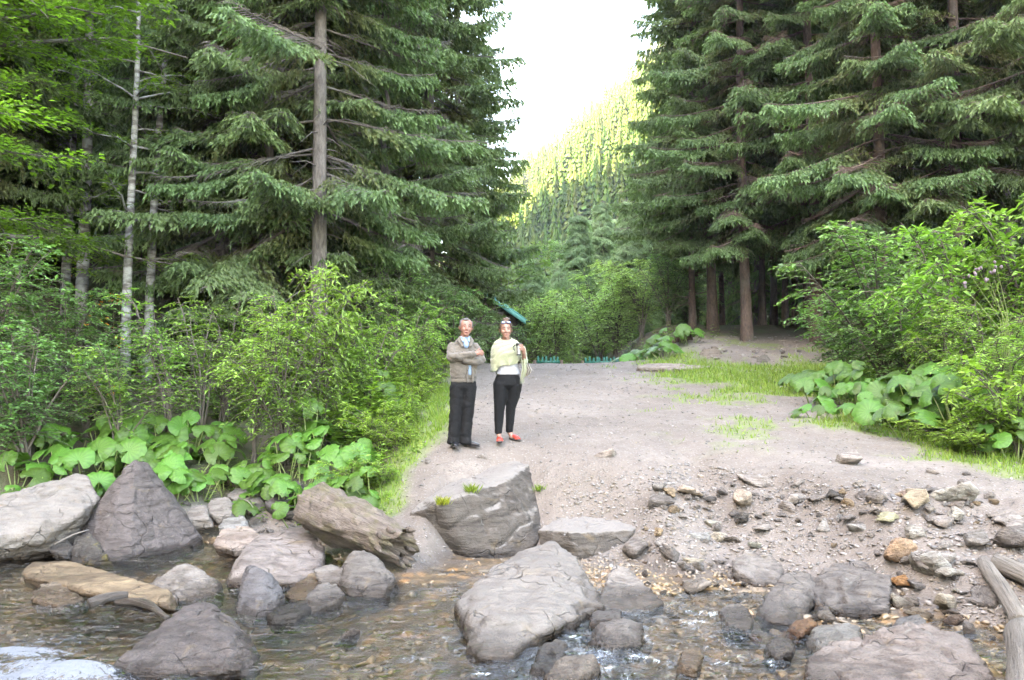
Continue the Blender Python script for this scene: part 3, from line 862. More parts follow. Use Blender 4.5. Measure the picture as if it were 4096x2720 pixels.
MID = [
    (1525, 1158, 62, GREY, 'flat pale grey stone at the left end of the rubble edge'), (1548, 1135, 50, TAN, 'tan block half buried at the left end of the rubble edge'),
    (1590, 1132, 72, (0.36, .31, .26), 'broad brownish block half buried in the rubble edge'), (1712, 1150, 68, (0.45, .38, .31), 'light tan triangular slab lying in the rubble'),
    (1742, 1098, 80, PALE, 'large pale stone sunk in the track above the rubble'), (1672, 1135, 45, GREY, 'grey stone beside the light tan slab in the rubble'),
    (1635, 1150, 40, DARK, 'dark chip of slate in the rubble edge'), (1560, 1180, 40, TAN, 'yellowish lump in the rubble below the flat stone'),
    (1600, 1165, 40, PALE, 'whitish stone in the middle of the left rubble'), (1715, 1195, 55, DARK, 'dark slate splinter standing on edge in the rubble'),
    (1752, 1215, 62, PALE, 'whitish block beside the dark standing splinter'), (1650, 1205, 45, (.46, .35, .29), 'pinkish stone in the rubble slope'),
    (1610, 1235, 58, (.3, .31, .31), 'blue-grey flat stone in the rubble slope'), (1685, 1248, 42, PALE, 'thin pale stone on the dark gravel'),
    (1660, 1232, 62, (.42, .36, .30), 'long tan stone in the rubble slope'), (1745, 1255, 45, (.32, .33, .29), 'rounded greenish stone under the whitish block'),
    (1555, 1275, 62, GREY, 'rounded brown-grey stone by the flat-topped boulder'), (1600, 1290, 55, (.42, .37, .31), 'angular cream stone beside the rounded brown-grey one'),
    (1465, 1265, 78, GREY, 'rough block leaning on the broad flat-topped boulder'), (1522, 1225, 34, TAN, 'small tan stone on the crack of the flat-topped boulder'),
    (1520, 1250, 38, PALE, 'light egg-shaped stone next to the flat-topped boulder'), (1590, 1350, 90, (.46, .41, .38), 'flat pinkish white stone on the wet gravel'),
    (1660, 1295, 30, GREY, 'little pointed stone on the wet gravel'), (1838, 1110, 40, PALE, 'pale stone high in the rubble edge'),
    (1848, 1150, 60, (.38, .36, .34), 'tall pale slab in the middle of the rubble edge'), (1815, 1175, 50, PALE, 'long pale slab lying flat in the rubble bay'),
    (1890, 1150, 46, GREY, 'grey stone at the middle of the rubble edge'), (1930, 1140, 60, DARK, 'dark stone overhanging in the rubble edge'),
    (1955, 1165, 40, TAN, 'tan stone under the dark overhanging one'), (2040, 1193, 62, (.48, .40, .27), 'yellow cream round stone in the right rubble'),
    (2015, 1155, 56, GREY, 'grey stone behind the yellow cream one'), (2090, 1140, 58, (.40, .30, .26), 'reddish stone at the top of the right rubble'),
    (2112, 1160, 75, (.44, .37, .27), 'ochre patched block in the right rubble'), (2200, 1150, 95, (.36, .34, .32), 'long grey block on top of the right rubble'),
    (2170, 1195, 80, PALE, 'pale slab leaning in the right rubble'), (2215, 1185, 66, (.40, .39, .36), 'whitish block right of the pale leaning slab'),
    (2140, 1130, 46, GREY, 'flat grey stone above the ochre patched block'), (1980, 1215, 55, (.33, .33, .33), 'flat bluish slate in the hollow of the bank'),
    (2110, 1230, 62, (.42, .41, .38), 'flat whitish stone below the right rubble'), (1905, 1215, 44, (.46, .41, .37), 'bright triangular stone in the bare hollow'),
    (2255, 1250, 66, (.32, .31, .30), 'grey wedge alone on the bare earth'), (2175, 1255, 48, PALE, 'pale stone left of the grey wedge'),
    (2160, 1285, 110, (.31, .30, .30), 'long dark grey slab at the foot of the bank'), (2240, 1300, 50, GREY, 'grey stone at the end of the long slab'),
    (2145, 1310, 105, (.38, .38, .36), 'wide pale slab above the small pool'), (2200, 1325, 70, (.36, .35, .32), 'light stone right of the wide pale slab'),
    (2090, 1275, 95, (.36, .24, .16), 'rusty orange slab behind the mossy split boulder'), (2075, 1345, 50, RUST, 'orange stone at the edge of the small pool'),
    (2125, 1352, 56, GREY, 'tilted grey stone at the edge of the small pool'), (2080, 1390, 70, (.30, .28, .24), 'brown flat stone under the mossy split boulder'),
    (2010, 1395, 90, (.24, .17, .13), 'dark red slab at the foot of the mossy split boulder'), (2115, 1412, 62, (.40, .36, .29), 'cream stone by the small pool'),
    (2190, 1400, 66, (.42, .38, .31), 'cream block right of the small pool'), (2210, 1430, 60, (.26, .2, .16), 'brown stone below the cream block'),
    (2275, 1370, 90, GREY, 'rough grey stone beside the leaning pole'), (2330, 1200, 80, PALE, 'pale block at the right frame edge above the logs'),
    (2335, 1250, 90, GREY, 'grey block at the right frame edge'), (2235, 1460, 66, (.3, .29, .29), 'bluish stone by the near boulder tip'),
    (1060, 1112, 26, GREY, 'small stone half sunk in the sandy slope left of the huge boulder'), (1112, 1056, 24, (.36, .33, .31), 'flat stone in the track before the man'),
    (985, 1062, 26, PALE, 'flat grey chip in the track at the feet of the man'), (1400, 1040, 60, (.34, .31, .29), 'pale bare rock showing in the track'),
    (1960, 1060, 70, PALE, 'pale low stone near the grass edge at right'), (2010, 935, 30, GREY, 'stone at the mouth of the side trail'),
    (1330, 1495, 40, DARK, 'dark stone in the rapids'), (800, 1545, 70, (.2, .19, .2), 'wet dark stone awash near the bottom edge'),
    (1470, 1560, 80, (.36, .33, .28), 'flat stone awash at the bottom edge'), (620, 1225, 30, PALE, 'pale pebble on the left gravel spit'),
    (1740, 1500, 44, RUST, 'orange stone in the ripples before the grey rounded one'), (1900, 1425, 44, (.24, .22, .2), 'brown stone under the wedge-shaped rock'),
]
for dx, dy, w, tint, label in MID:
    p = GH(dx, dy + w * 0.12)
    p.z = max(p.z, -0.06)
    stone(p, w * D * p.y / FPX * 1.35, tint, label, sink=0.32 if dy > 1115 else 0.46)

# the rest of the loose stones that can still be told apart
def short(lb):
    for cut in (' at ', ' in ', ' on ', ' by ', ' beside ', ' below ', ' above ', ' behind ', ' under ', ' lying ', ' standing ', ' half ', ' sunk ', ' overhanging', ' leaning', ' next ', ' right ', ' left ', ' alone', ' high', ' showing', ' awash'):
        k = lb.find(cut)
        if k > 0: lb = lb[:k]
    return lb


LAND = [(dx, dy, short(lb)) for dx, dy, w, t, lb in MID if len(short(lb).split()) > 2]


def colour_word(t):
    v = sum(t) / 3
    if t[0] > 1.35 * t[2]: return 'tan' if v > 0.2 else 'brown'
    return 'dark' if v < 0.15 else ('pale' if v > 0.25 else 'grey')


def scatter_stones(n, fx, wmin, wmax, tints, place, group, seed, sink=0.25):
    rng = random.Random(seed)
    k = 0
    tries = 0
    while k < n and tries < n * 30:
        tries += 1
        dx, dy = fx(rng)
        p = GH(dx, dy)
        if p.z < -0.12 or p.y > 30: continue
        w = rng.uniform(wmin, wmax) ** 1.0
        if rng.random() < 0.55: w = wmin + (w - wmin) * 0.4
        t = rng.choice(tints)
        m = min(LAND, key=lambda q: (q[0] - dx) ** 2 + 4 * (q[1] - dy) ** 2)
        side = ('left of' if dx < m[0] else 'right of') if abs(dx - m[0]) > 1.2 * abs(dy - m[1]) else ('above' if dy < m[1] else 'below')
        lb = '%s %s stone %s the %s' % ('small' if w < wmin + 0.3 * (wmax - wmin) else ('medium' if w < wmin + .65 * (wmax - wmin) else 'sizeable'), colour_word(t), side, m[2])
        if place: lb = '%s %s' % (lb.split(' the ')[0].rsplit(' ', 2 if ' of' in lb.split(' the ')[0] else 1)[0], place)
        stone(p, w * D * p.y / FPX * 1.2, t, lb, group, sink=sink)
        k += 1


ALLT = [GREY, PALE, GREY, PALE, TAN, (0.25, .245, .24), (.30, .27, .24), (.34, .30, .27), (.36, .33, .30)]
scatter_stones(85, lambda r: (r.uniform(1490, 2300), 1165 + r.gauss(0, 28)), 16, 48, ALLT, None, 'stones of the rubble edge', 21)
scatter_stones(45, lambda r: (r.uniform(1450, 2361), r.uniform(1205, 1340)), 14, 40, ALLT, None, 'stones on the stony bank', 22)
scatter_stones(32, lambda r: (r.uniform(2020, 2361), r.uniform(1290, 1480)), 14, 42, ALLT, None, 'stones near the logs', 23)
scatter_stones(28, lambda r: (r.uniform(420, 740), r.uniform(1150, 1250)), 14, 36, [PALE, PALE, GREY, (.34, .30, .27)], 'on the gravel spit under the green bank', 'stones of the left gravel spit', 24)
scatter_stones(16, lambda r: (r.uniform(1600, 1850), r.uniform(810, 838)), 8, 22, [GREY, (.30, .27, .25), PALE], 'on the dirt slope by the forest edge', 'stones by the forest edge', 25)
scatter_stones(40, lambda r: (r.uniform(1420, 2100), r.uniform(1300, 1540)), 14, 46, [GREY, (.16, .14, .12), TAN, (.22, .2, .19), (.3, .2, .12)], 'in the ripples right of the big smooth boulder', 'stones in the shallows', 26)


# gravel too small to count: one mesh
def gravel_object():
    rng = np.random.default_rng(77)
    g = Geo()
    base = []
    for k in range(5):
        pts = rng.normal(size=(9, 3)); pts /= np.linalg.norm(pts, axis=1)[:, None]; pts *= np.array([0.5, 0.4, 0.2])
        me = hull_mesh([[Vector(p) for p in pts]])
        V = np.array([v.co[:] for v in me.vertices]); F = np.array([list(p.vertices)[:3] for p in me.polygons])
        base.append((V, F)); bpy.data.meshes.remove(me)

    def put(x, y, w):
        z = ter(x, y)
        for i in range(len(x)):
            V, F = base[rng.integers(5)]
            a = rng.uniform(0, 6.28); c, s = math.cos(a), math.sin(a)
            Q = V * w[i] * np.array([1, rng.uniform(.7, 1.2), rng.uniform(.7, 1.3)])
            t = rng.uniform(-.3, .3)
            Q = np.column_stack([Q[:, 0] * c - Q[:, 1] * s, Q[:, 0] * s + Q[:, 1] * c, Q[:, 2] + t * Q[:, 0]]) + np.array([x[i], y[i], z[i] + w[i] * 0.03])
            v = rng.uniform(0.72, 1.2)
            tint = (np.array([(0.19, 0.165, 0.15), (0.16, 0.148, 0.14), (0.24, 0.215, 0.195), (0.20, .165, .13)][rng.integers(4)]) * v)
            g.add(Q, F, tint)
    # track
    n = 4200
    y = 9.0 + 15.0 * rng.random(n) ** 1.6; x = rng.uniform(-1.5, 6.0, n)
    put(x, y, rng.uniform(0.015, 0.05, n) * (0.7 + 0.05 * y))
    # bank and rubble
    n = 8500
    x = rng.uniform(0.6, 6.2, n); y = shore(x) + rng.uniform(-0.5, 2.6, n)
    put(x, y, 0.018 + 0.075 * rng.random(n) ** 2)
    n = 1100
    x = rng.uniform(-4.8, -1.8, n); y = shore(x) + rng.uniform(-0.3, 1.1, n)
    put(x, y, 0.02 + 0.06 * rng.random(n) ** 2)
    n = 700
    x = rng.uniform(4.0, 11.0, n); y = rng.uniform(23.0, 28.0, n)
    put(x, y, 0.04 + 0.12 * rng.random(n) ** 2)
    # bed of the stream
    n = 1500
    x = rng.uniform(1.0, 5.0, n); y = shore(x) - rng.uniform(-0.3, 2.6, n)
    put(x, y, 0.02 + 0.10 * rng.random(n) ** 2)
    n = 2600
    x = rng.uniform(-6.5, 4.6, n); y = shore(x) - rng.uniform(0.0, 4.5, n)
    ok = y > 4.6
    put(x[ok], y[ok], 0.04 + 0.14 * rng.random(ok.sum()) ** 2)
    m, nt, nd, lk, b, out = new_mat('gravel_chips')
    c = attr(nt, 'tint').outputs['Color']
    geo = N(nt, 'ShaderNodeNewGeometry')
    sep = N(nt, 'ShaderNodeSeparateXYZ'); lk.new(geo.outputs['Position'], sep.inputs[0])
    n1 = tex_noise(nt, geo.outputs['Position'], 25, 5)
    c = mixc(nt, 1.0, c, ramp(nt, n1, [(0.3, 0.7), (0.7, 1.15)]), 'MULTIPLY')
    wet = ramp(nt, sep.outputs[2], [(0.03, 1.0), (0.09, 0.0)])
    bedc = ramp(nt, geo.outputs['Random Per Island'], [(0.0, (0.16, 0.11, 0.06)), (0.35, (0.27, 0.18, 0.09)), (0.6, (0.15, 0.125, 0.10)), (0.8, (0.24, 0.155, 0.085)), (1.0, (0.26, 0.24, 0.21))])
    c = mixc(nt, wet, c, bedc)
    lk.new(c, b.inputs['Base Color'])
    lk.new(mathn(nt, 'SUBTRACT', 0.85, mathn(nt, 'MULTIPLY', wet, 0.5)), b.inputs['Roughness'])
    o = obj('gravel', g.mesh('gravel', m))
    tag(o, 'grey gravel and stone chips of the track and stream bank', 'gravel', kind='stuff')


gravel_object()

# ------------------------------------------------------------------ low plants
M_LEAF = leaf_mat('shrub_leaf', (0.125, 0.225, 0.052), 0.42)
M_LEAF_BLUE = leaf_mat('hazel_leaf', (0.098, 0.195, 0.068), 0.36, 0.40)
M_HERB = leaf_mat('herb_leaf', (0.135, 0.230, 0.045), 0.42)
M_GRASS = leaf_mat('grass_blade', (0.140, 0.225, 0.048), 0.38)
M_TWIG = simple_mat('twig_bark', (0.085, 0.07, 0.055), 0.85, 0.3, 12, 0.4, 60)


def unit(v):
    return v / (np.linalg.norm(v, axis=-1, keepdims=True) + 1e-9)


def leaves_arrays(Pos, Dir, size, rng, aspect=0.5, fold=0.25, up_bias=0.6, tint=None, jitter=0.25):
    """folded diamond leaves: Pos (n,3) stalk ends, Dir (n,3) pointing directions, size (n,)"""
    n = len(Pos)
    Dir = unit(Dir)
    upv = unit(np.column_stack([rng.normal(0, 1 - up_bias, n), rng.normal(0, 1 - up_bias, n), np.full(n, 1.0)]))
    side = unit(np.cross(Dir, upv))
    nor = unit(np.cross(side, Dir))
    s = size[:, None]
    w = s * aspect * 0.5
    mid = Pos + Dir * s * 0.45
    l = mid + side * w + nor * w * fold
    r = mid - side * w + nor * w * fold
    tip = Pos + Dir * s - nor * s * 0.12
    V = np.stack([Pos, l, tip, r], 1).reshape(-1, 3)
    i = np.arange(n)[:, None] * 4
    F = np.vstack([i + np.array([0, 2, 1]), i + np.array([0, 3, 2])])
    if tint is None:
        tint = np.ones((n, 3))
    tint = tint * (1 + jitter * rng.uniform(-1, 1, (n, 1)))
    return V, F, np.repeat(tint, 4, 0)


def shrub_meshes(seed, h=2.0, spread=1.0, n_stem=9, twigs=26, leaf=0.065, aspect=0.45, per=11, lean=(0, 0), droop=0.25, two_tone=0.3, base_clear=0.15):
    """a shrub: woody stems with side twigs (one mesh) and the leaves along the twigs (another)"""
    rng = np.random.default_rng(seed)
    wood = Geo(); Pn, Dn, Sn, Tn = [], [], [], []
    for k in range(n_stem):
        a = rng.uniform(0, 6.28)
        out = np.array([math.cos(a), math.sin(a), 0]) * spread * rng.uniform(0.25, 1.0) + np.array([lean[0], lean[1], 0])
        hh = h * rng.uniform(0.65, 1.05) * (1 - 0.25 * np.linalg.norm(out[:2]) / (spread + 0.3))
        t = np.linspace(0, 1, 8)
        pts = np.outer(t ** 1.5, out) + np.outer(t - droop * 0.5 * t ** 3, [0, 0, hh]) + np.cumsum(rng.normal(0, 0.02 * h, (8, 3)), 0) * 0.5
        pts[0] = np.array([rng.normal(0, .06), rng.normal(0, .06), -0.15])
        V, F = tube_arrays(pts, np.linspace(0.018, 0.004, 8) * (h / 2) ** 0.6, 5, False)
        wood.add(V, F)
        for q in range(twigs):
            u = rng.uniform(base_clear, 1.0) ** 0.8
            f = u * 7; i0 = min(int(f), 6); p = pts[i0] + (pts[i0 + 1] - pts[i0]) * (f - i0)
            az = rng.uniform(0, 6.28)
            d = np.array([math.cos(az), math.sin(az), rng.uniform(-0.1, 0.55)]) + unit(out[None])[0] * 0.5
            d = d / np.linalg.norm(d)
            L = h * rng.uniform(0.12, 0.30) * (1.15 - 0.5 * u)
            s = np.linspace(0, 1, 4)
            tp = p + np.outer(s, d) * L + np.outer(s ** 2, [0, 0, -droop * L])
            V, F = tube_arrays(tp, np.linspace(0.005, 0.002, 4), 3, False)
            wood.add(V, F)
            m = per
            sl = np.linspace(0.15, 1.0, m)
            pos = p + np.outer(sl, d) * L + np.outer(sl ** 2, [0, 0, -droop * L])
            side = np.cross(d, [0, 0, 1]); side /= np.linalg.norm(side) + 1e-6
            sg = np.where(np.arange(m) % 2 == 0, 1, -1)[:, None]
            dirs = d * 0.7 + side * sg * 0.9 + np.array([0, 0, -0.15]) + rng.normal(0, .25, (m, 3))
            Pn.append(pos); Dn.append(dirs); Sn.append(leaf * rng.uniform(0.6, 1.15, m))
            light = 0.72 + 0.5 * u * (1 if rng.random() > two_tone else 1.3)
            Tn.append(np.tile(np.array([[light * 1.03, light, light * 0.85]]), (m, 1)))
    Pn, Dn, Sn, Tn = np.vstack(Pn), np.vstack(Dn), np.concatenate(Sn), np.vstack(Tn)
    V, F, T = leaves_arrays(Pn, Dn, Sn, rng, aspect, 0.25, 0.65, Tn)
    return wood.arrays(), (V, F, T)


class ShrubKind:
    def __init__(self, mat, **kw):
        (wv, wf, wt), (lv, lf, lt) = shrub_meshes(**kw)
        self.wood = mesh_np('stems', wv, wf, wt, True, (M_TWIG,))
        self.leaf = mesh_np('foliage', lv, lf, lt, False, (mat,))

    def put(self, pos, scale, label, group=None, rz=None, name='shrub', cat='shrub', tilt=(0, 0)):
        e = empty(name, pos, _rs.uniform(0, 6.28) if rz is None else rz, scale)
        e.rotation_euler[0], e.rotation_euler[1] = tilt
        obj('stems', self.wood, e); obj('foliage', self.leaf, e)
        return tag(e, label, cat, group)


K_WILLOW = ShrubKind(M_LEAF, seed=1, h=2.2, spread=1.0, n_stem=11, twigs=30, leaf=0.085, aspect=0.32, per=12, droop=0.4)
K_ELDER = ShrubKind(M_LEAF, seed=2, h=2.0, spread=1.1, n_stem=10, twigs=30, leaf=0.10, aspect=0.36, per=11, droop=0.55)
K_HAZEL = ShrubKind(M_LEAF_BLUE, seed=3, h=2.2, spread=1.15, n_stem=12, twigs=34, leaf=0.075, aspect=0.55, per=11, droop=0.3)
K_THIN = ShrubKind(M_LEAF, seed=4, h=1.8, spread=0.7, n_stem=6, twigs=20, leaf=0.065, aspect=0.45, per=10, droop=0.25, base_clear=0.3)
K_LOW = ShrubKind(M_HERB, seed=6, h=1.0, spread=0.8, n_stem=16, twigs=14, leaf=0.075, aspect=0.42, per=10, droop=0.35)
M_PALE = leaf_mat('brightened_willow_leaf', (0.215, 0.320, 0.145), 0.44)  # leaf colour raised to paint in the brighter, hazier valley light
K_PALE = ShrubKind(M_PALE, seed=9, h=2.3, spread=1.1, n_stem=11, twigs=30, leaf=0.10, aspect=0.34, per=11, droop=0.35)
K_DARK = ShrubKind(M_LEAF_BLUE, seed=8, h=2.0, spread=1.2, n_stem=12, twigs=34, leaf=0.07, aspect=0.5, per=11, droop=0.3)


def at_ground(px, Y):
    """ground point at depth Y under frame column px"""
    x = (px - 512) / FPX * Y / (math.cos(PITCH))
    return Vector((x, Y, gz(x, Y)))


def AG(dx, Y):
    return at_ground(dx * D, Y)


# left bank, front to back
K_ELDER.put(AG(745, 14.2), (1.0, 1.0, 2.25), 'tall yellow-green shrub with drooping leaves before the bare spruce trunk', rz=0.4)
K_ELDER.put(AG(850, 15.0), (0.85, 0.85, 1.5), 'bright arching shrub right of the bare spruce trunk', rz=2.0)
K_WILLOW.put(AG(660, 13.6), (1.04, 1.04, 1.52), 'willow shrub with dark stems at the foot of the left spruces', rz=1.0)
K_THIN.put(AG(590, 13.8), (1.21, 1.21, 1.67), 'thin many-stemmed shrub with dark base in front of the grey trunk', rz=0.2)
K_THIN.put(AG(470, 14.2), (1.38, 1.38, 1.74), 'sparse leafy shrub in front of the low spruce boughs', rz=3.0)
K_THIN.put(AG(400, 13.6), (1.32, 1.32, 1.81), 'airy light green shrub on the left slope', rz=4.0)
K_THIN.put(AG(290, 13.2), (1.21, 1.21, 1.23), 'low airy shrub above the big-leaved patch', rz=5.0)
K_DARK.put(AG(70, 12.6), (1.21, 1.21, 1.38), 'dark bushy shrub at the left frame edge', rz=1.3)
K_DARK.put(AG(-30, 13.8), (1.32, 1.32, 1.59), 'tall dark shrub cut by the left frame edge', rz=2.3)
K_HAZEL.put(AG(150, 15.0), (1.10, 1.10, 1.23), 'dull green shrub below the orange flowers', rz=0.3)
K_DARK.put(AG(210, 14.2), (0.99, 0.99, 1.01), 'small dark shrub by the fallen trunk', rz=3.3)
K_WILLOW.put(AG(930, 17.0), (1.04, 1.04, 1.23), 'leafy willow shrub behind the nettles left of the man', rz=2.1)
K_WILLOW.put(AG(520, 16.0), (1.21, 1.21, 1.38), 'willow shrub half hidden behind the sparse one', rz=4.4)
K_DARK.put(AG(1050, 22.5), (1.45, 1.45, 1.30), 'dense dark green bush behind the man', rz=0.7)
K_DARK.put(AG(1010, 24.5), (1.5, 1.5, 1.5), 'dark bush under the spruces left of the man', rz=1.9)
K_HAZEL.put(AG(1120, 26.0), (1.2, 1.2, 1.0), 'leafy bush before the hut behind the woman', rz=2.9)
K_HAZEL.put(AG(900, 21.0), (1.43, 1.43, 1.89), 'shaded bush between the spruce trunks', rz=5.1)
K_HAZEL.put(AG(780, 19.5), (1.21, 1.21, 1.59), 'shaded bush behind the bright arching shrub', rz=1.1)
for i, (dx, Y, s, sz, lb) in enumerate([(890, 11.5, .5, .42, 'low leafy clump at the sandy edge of the left bank'), (915, 12.4, .55, .5, 'low leafy clump on the edge of the path left of the man'), (935, 13.5, .6, .65, 'nettle clump just left of the man'),
                                        (950, 15.0, .65, .8, 'taller nettle clump behind the path edge'), (975, 16.8, .7, .9, 'nettle clump beyond the left shoulder of the man'), (880, 12.8, .75, 1.0, 'leafy clump among the nettles above the driftwood log'),
                                        (820, 11.9, .6, .7, 'bright leafy clump above the driftwood log'), (1012, 18.5, .9, 1.2, 'far leafy clump along the left path edge')]):
    K_LOW.put(AG(dx, Y), (s, s, sz), lb)
# right bank
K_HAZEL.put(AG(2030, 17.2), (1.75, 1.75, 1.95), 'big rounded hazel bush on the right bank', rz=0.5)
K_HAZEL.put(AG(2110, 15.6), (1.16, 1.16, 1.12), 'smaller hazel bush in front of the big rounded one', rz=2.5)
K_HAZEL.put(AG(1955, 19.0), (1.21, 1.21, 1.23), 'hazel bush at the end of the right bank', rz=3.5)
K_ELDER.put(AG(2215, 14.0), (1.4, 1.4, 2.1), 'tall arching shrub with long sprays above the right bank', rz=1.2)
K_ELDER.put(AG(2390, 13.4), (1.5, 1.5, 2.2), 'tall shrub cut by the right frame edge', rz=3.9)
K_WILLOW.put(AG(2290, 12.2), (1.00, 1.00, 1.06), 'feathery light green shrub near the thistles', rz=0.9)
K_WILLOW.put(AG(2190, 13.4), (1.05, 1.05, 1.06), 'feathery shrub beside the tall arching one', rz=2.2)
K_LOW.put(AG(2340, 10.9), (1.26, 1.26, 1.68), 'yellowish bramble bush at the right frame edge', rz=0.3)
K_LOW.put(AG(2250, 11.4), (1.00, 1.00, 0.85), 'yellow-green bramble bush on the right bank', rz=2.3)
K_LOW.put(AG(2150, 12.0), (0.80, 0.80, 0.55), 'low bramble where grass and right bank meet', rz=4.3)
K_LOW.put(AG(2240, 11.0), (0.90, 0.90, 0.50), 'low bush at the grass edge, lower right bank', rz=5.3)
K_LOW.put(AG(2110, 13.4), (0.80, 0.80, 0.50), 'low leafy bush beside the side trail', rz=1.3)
# around the fence and the valley floor
for i, (dx, Y, s, sz, K, lb) in enumerate([
        (1228, 34, 1.6, 2.0, K_PALE, 'grey-green bush right of the hut roof'), (1275, 34, 1.7, 2.2, K_PALE, 'tall pale willow bush beyond the first fence section'),
        (1330, 29.5, 0.9, 1.0, K_THIN, 'airy pale bush in the gap of the fence'), (1420, 33, 1.7, 1.9, K_PALE, 'pale willow bush beyond the longer fence section'),
        (1480, 32, 1.6, 1.7, K_PALE, 'bright green bush right of the fence'), (1540, 31, 1.3, 1.5, K_HAZEL, 'yellow-green bush left of the rusty panel'),
        (1215, 28.4, 0.8, 0.6, K_LOW, 'low yellow-green bush over the first fence section'), (1200, 31, 1.2, 1.0, K_LOW, 'low bush under the hut eave'),
        (1385, 39, 2.2, 2.6, K_PALE, 'tall loose willow in the middle of the valley'), (1290, 42, 2.3, 2.6, K_PALE, 'broad bush behind the first fence section'),
        (1230, 42, 2.2, 2.9, K_PALE, 'light bush behind the hut'), (1450, 42, 2.2, 2.4, K_PALE, 'pale bush at the foot of the right spruces'),
        (1590, 34, 1.4, 1.3, K_HAZEL, 'shaded bush behind the rusty panel'), (1340, 48, 2.6, 3.0, K_PALE, 'willow thicket farther up the valley'), (1420, 52, 2.8, 3.0, K_PALE, 'willow thicket under the mountain foot')]):
    K.put(AG(dx, Y), (s, s, sz), lb)


# ------------------------------------------------------------------ butterbur: big round leaves, every leaf an object
def butterbur_leaf(seed):
    rng = np.random.default_rng(seed)
    ns, nr = 26, 4
    V, T = [(0, 0, 0)], [(0.75, 0.95, 0.7)]
    ang0, ang1 = R(-152), R(152)                       # notch at the stalk
    for j in range(nr):
        r = (j + 1) / nr
        for i in range(ns):
            a = ang0 + (ang1 - ang0) * i / (ns - 1)
            vein = 0.5 + 0.5 * math.cos(i * math.pi)    # alternate ribs
            lobe = 1 + 0.05 * math.sin(i * 2.1 + seed) + 0.045 * (vein - .5) * (r ** 2)
            rr = 0.5 * r * lobe * (1 + 0.14 * math.cos(a)) * (1 - 0.10 * (abs(a) / R(152)) ** 6)
            z = 0.10 * r ** 2 - 0.19 * r ** 4 + 0.018 * (vein - .5) * r + 0.03 * math.sin(2 * a + seed) * r
            z += 0.05 * math.cos(3 * a + seed * 1.7) * r ** 2
            V.append((rr * math.cos(a), rr * math.sin(a), z))
            g = 1.0 + 0.45 * (vein - 0.45) * (1 - 0.4 * r) + rng.normal(0, 0.04)
            T.append((g, g, g * 0.9))
    F = []
    for i in range(ns - 1):
        F.append((0, 1 + i, 2 + i))
    for j in range(nr - 1):
        for i in range(ns - 1):
            a, b = 1 + j * ns + i, 1 + (j + 1) * ns + i
            F += [(a, b, b + 1), (a, b + 1, a + 1)]
    return np.array(V), np.array(F), np.array(T)


def butterbur_mat():
    m = leaf_mat('butterbur_leaf', (0.060, 0.142, 0.022), 0.30, 0.42, 0.0, 0.4)
    nt = m.node_tree
    hs = [n for n in nt.nodes if n.type == 'HUE_SAT'][0]
    rnd = N(nt, 'ShaderNodeObjectInfo').outputs['Random']
    nt.links.new(mathn(nt, 'ADD', mathn(nt, 'MULTIPLY', rnd, 0.7), 0.6), hs.inputs['Value'])
    b = nt.nodes['Principled BSDF']
    tc = N(nt, 'ShaderNodeTexCoord').outputs['Object']
    nt.links.new(bump(nt, tex_noise(nt, tc, 18, 4), 0.45, 0.02), b.inputs['Normal'])
    return m


M_BUTTER = butterbur_mat()
M_STALK = simple_mat('leaf_stalk', (0.16, 0.20, 0.07), 0.6, 0.2, 10, 0)
BLEAF = []
for k in range(6):
    v, f, t = butterbur_leaf(k)
    BLEAF.append(mesh_np('leaf', v, f, t, True, (M_BUTTER,)))
_v, _f = tube_arrays([(0, 0, 0), (0, 0, 0.5), (0, 0, 1)], [0.011, 0.009, 0.007], 6, False)
STALK = mesh_np('stalk', _v, _f, None, True, (M_STALK,))
_rb = random.Random(4)


def butterbur(pos, n, size, height, label, group, face=(0, -1), spread=0.35, dark=1.0):
    e = empty('butterbur', pos)
    for k in range(n):
        a = _rb.uniform(0, 6.28); rr = spread * math.sqrt(_rb.random()) * 1.2
        s = size * _rb.uniform(0.55, 1.15)
        hz = height * _rb.uniform(0.55, 1.1) * (1 - 0.35 * rr / (spread + .01))
        tip = Vector((rr * math.cos(a), rr * math.sin(a), hz))
        nrm = Vector((0.55 * math.cos(a) + face[0] * _rb.uniform(.15, .75), 0.55 * math.sin(a) + face[1] * _rb.uniform(.15, .75), _rb.uniform(0.55, 1.2))).normalized()
        lf = bpy.data.objects.new('leaf', _rb.choice(BLEAF))
        q = nrm.to_track_quat('Z', 'X')
        lf.rotation_mode = 'QUATERNION'
        lf.rotation_quaternion = q @ Euler((0, 0, _rb.uniform(-1.2, 1.2) + math.atan2(face[1], face[0]) * 0)).to_quaternion()
        lf.scale = (s, s * _rb.uniform(0.85, 1.1), s * _rb.uniform(0.6, 1.5)); lf.location = tip
        link(lf, e)
        st = bpy.data.objects.new('stalk', STALK)
        root = Vector((tip.x * 0.25, tip.y * 0.25, -0.1))
        d = tip - root
        st.rotation_mode = 'QUATERNION'; st.rotation_quaternion = d.to_track_quat('Z', 'X')
        st.scale = (1, 1, d.length); st.location = root
        link(st, e)
    return tag(e, label, 'plant', group)


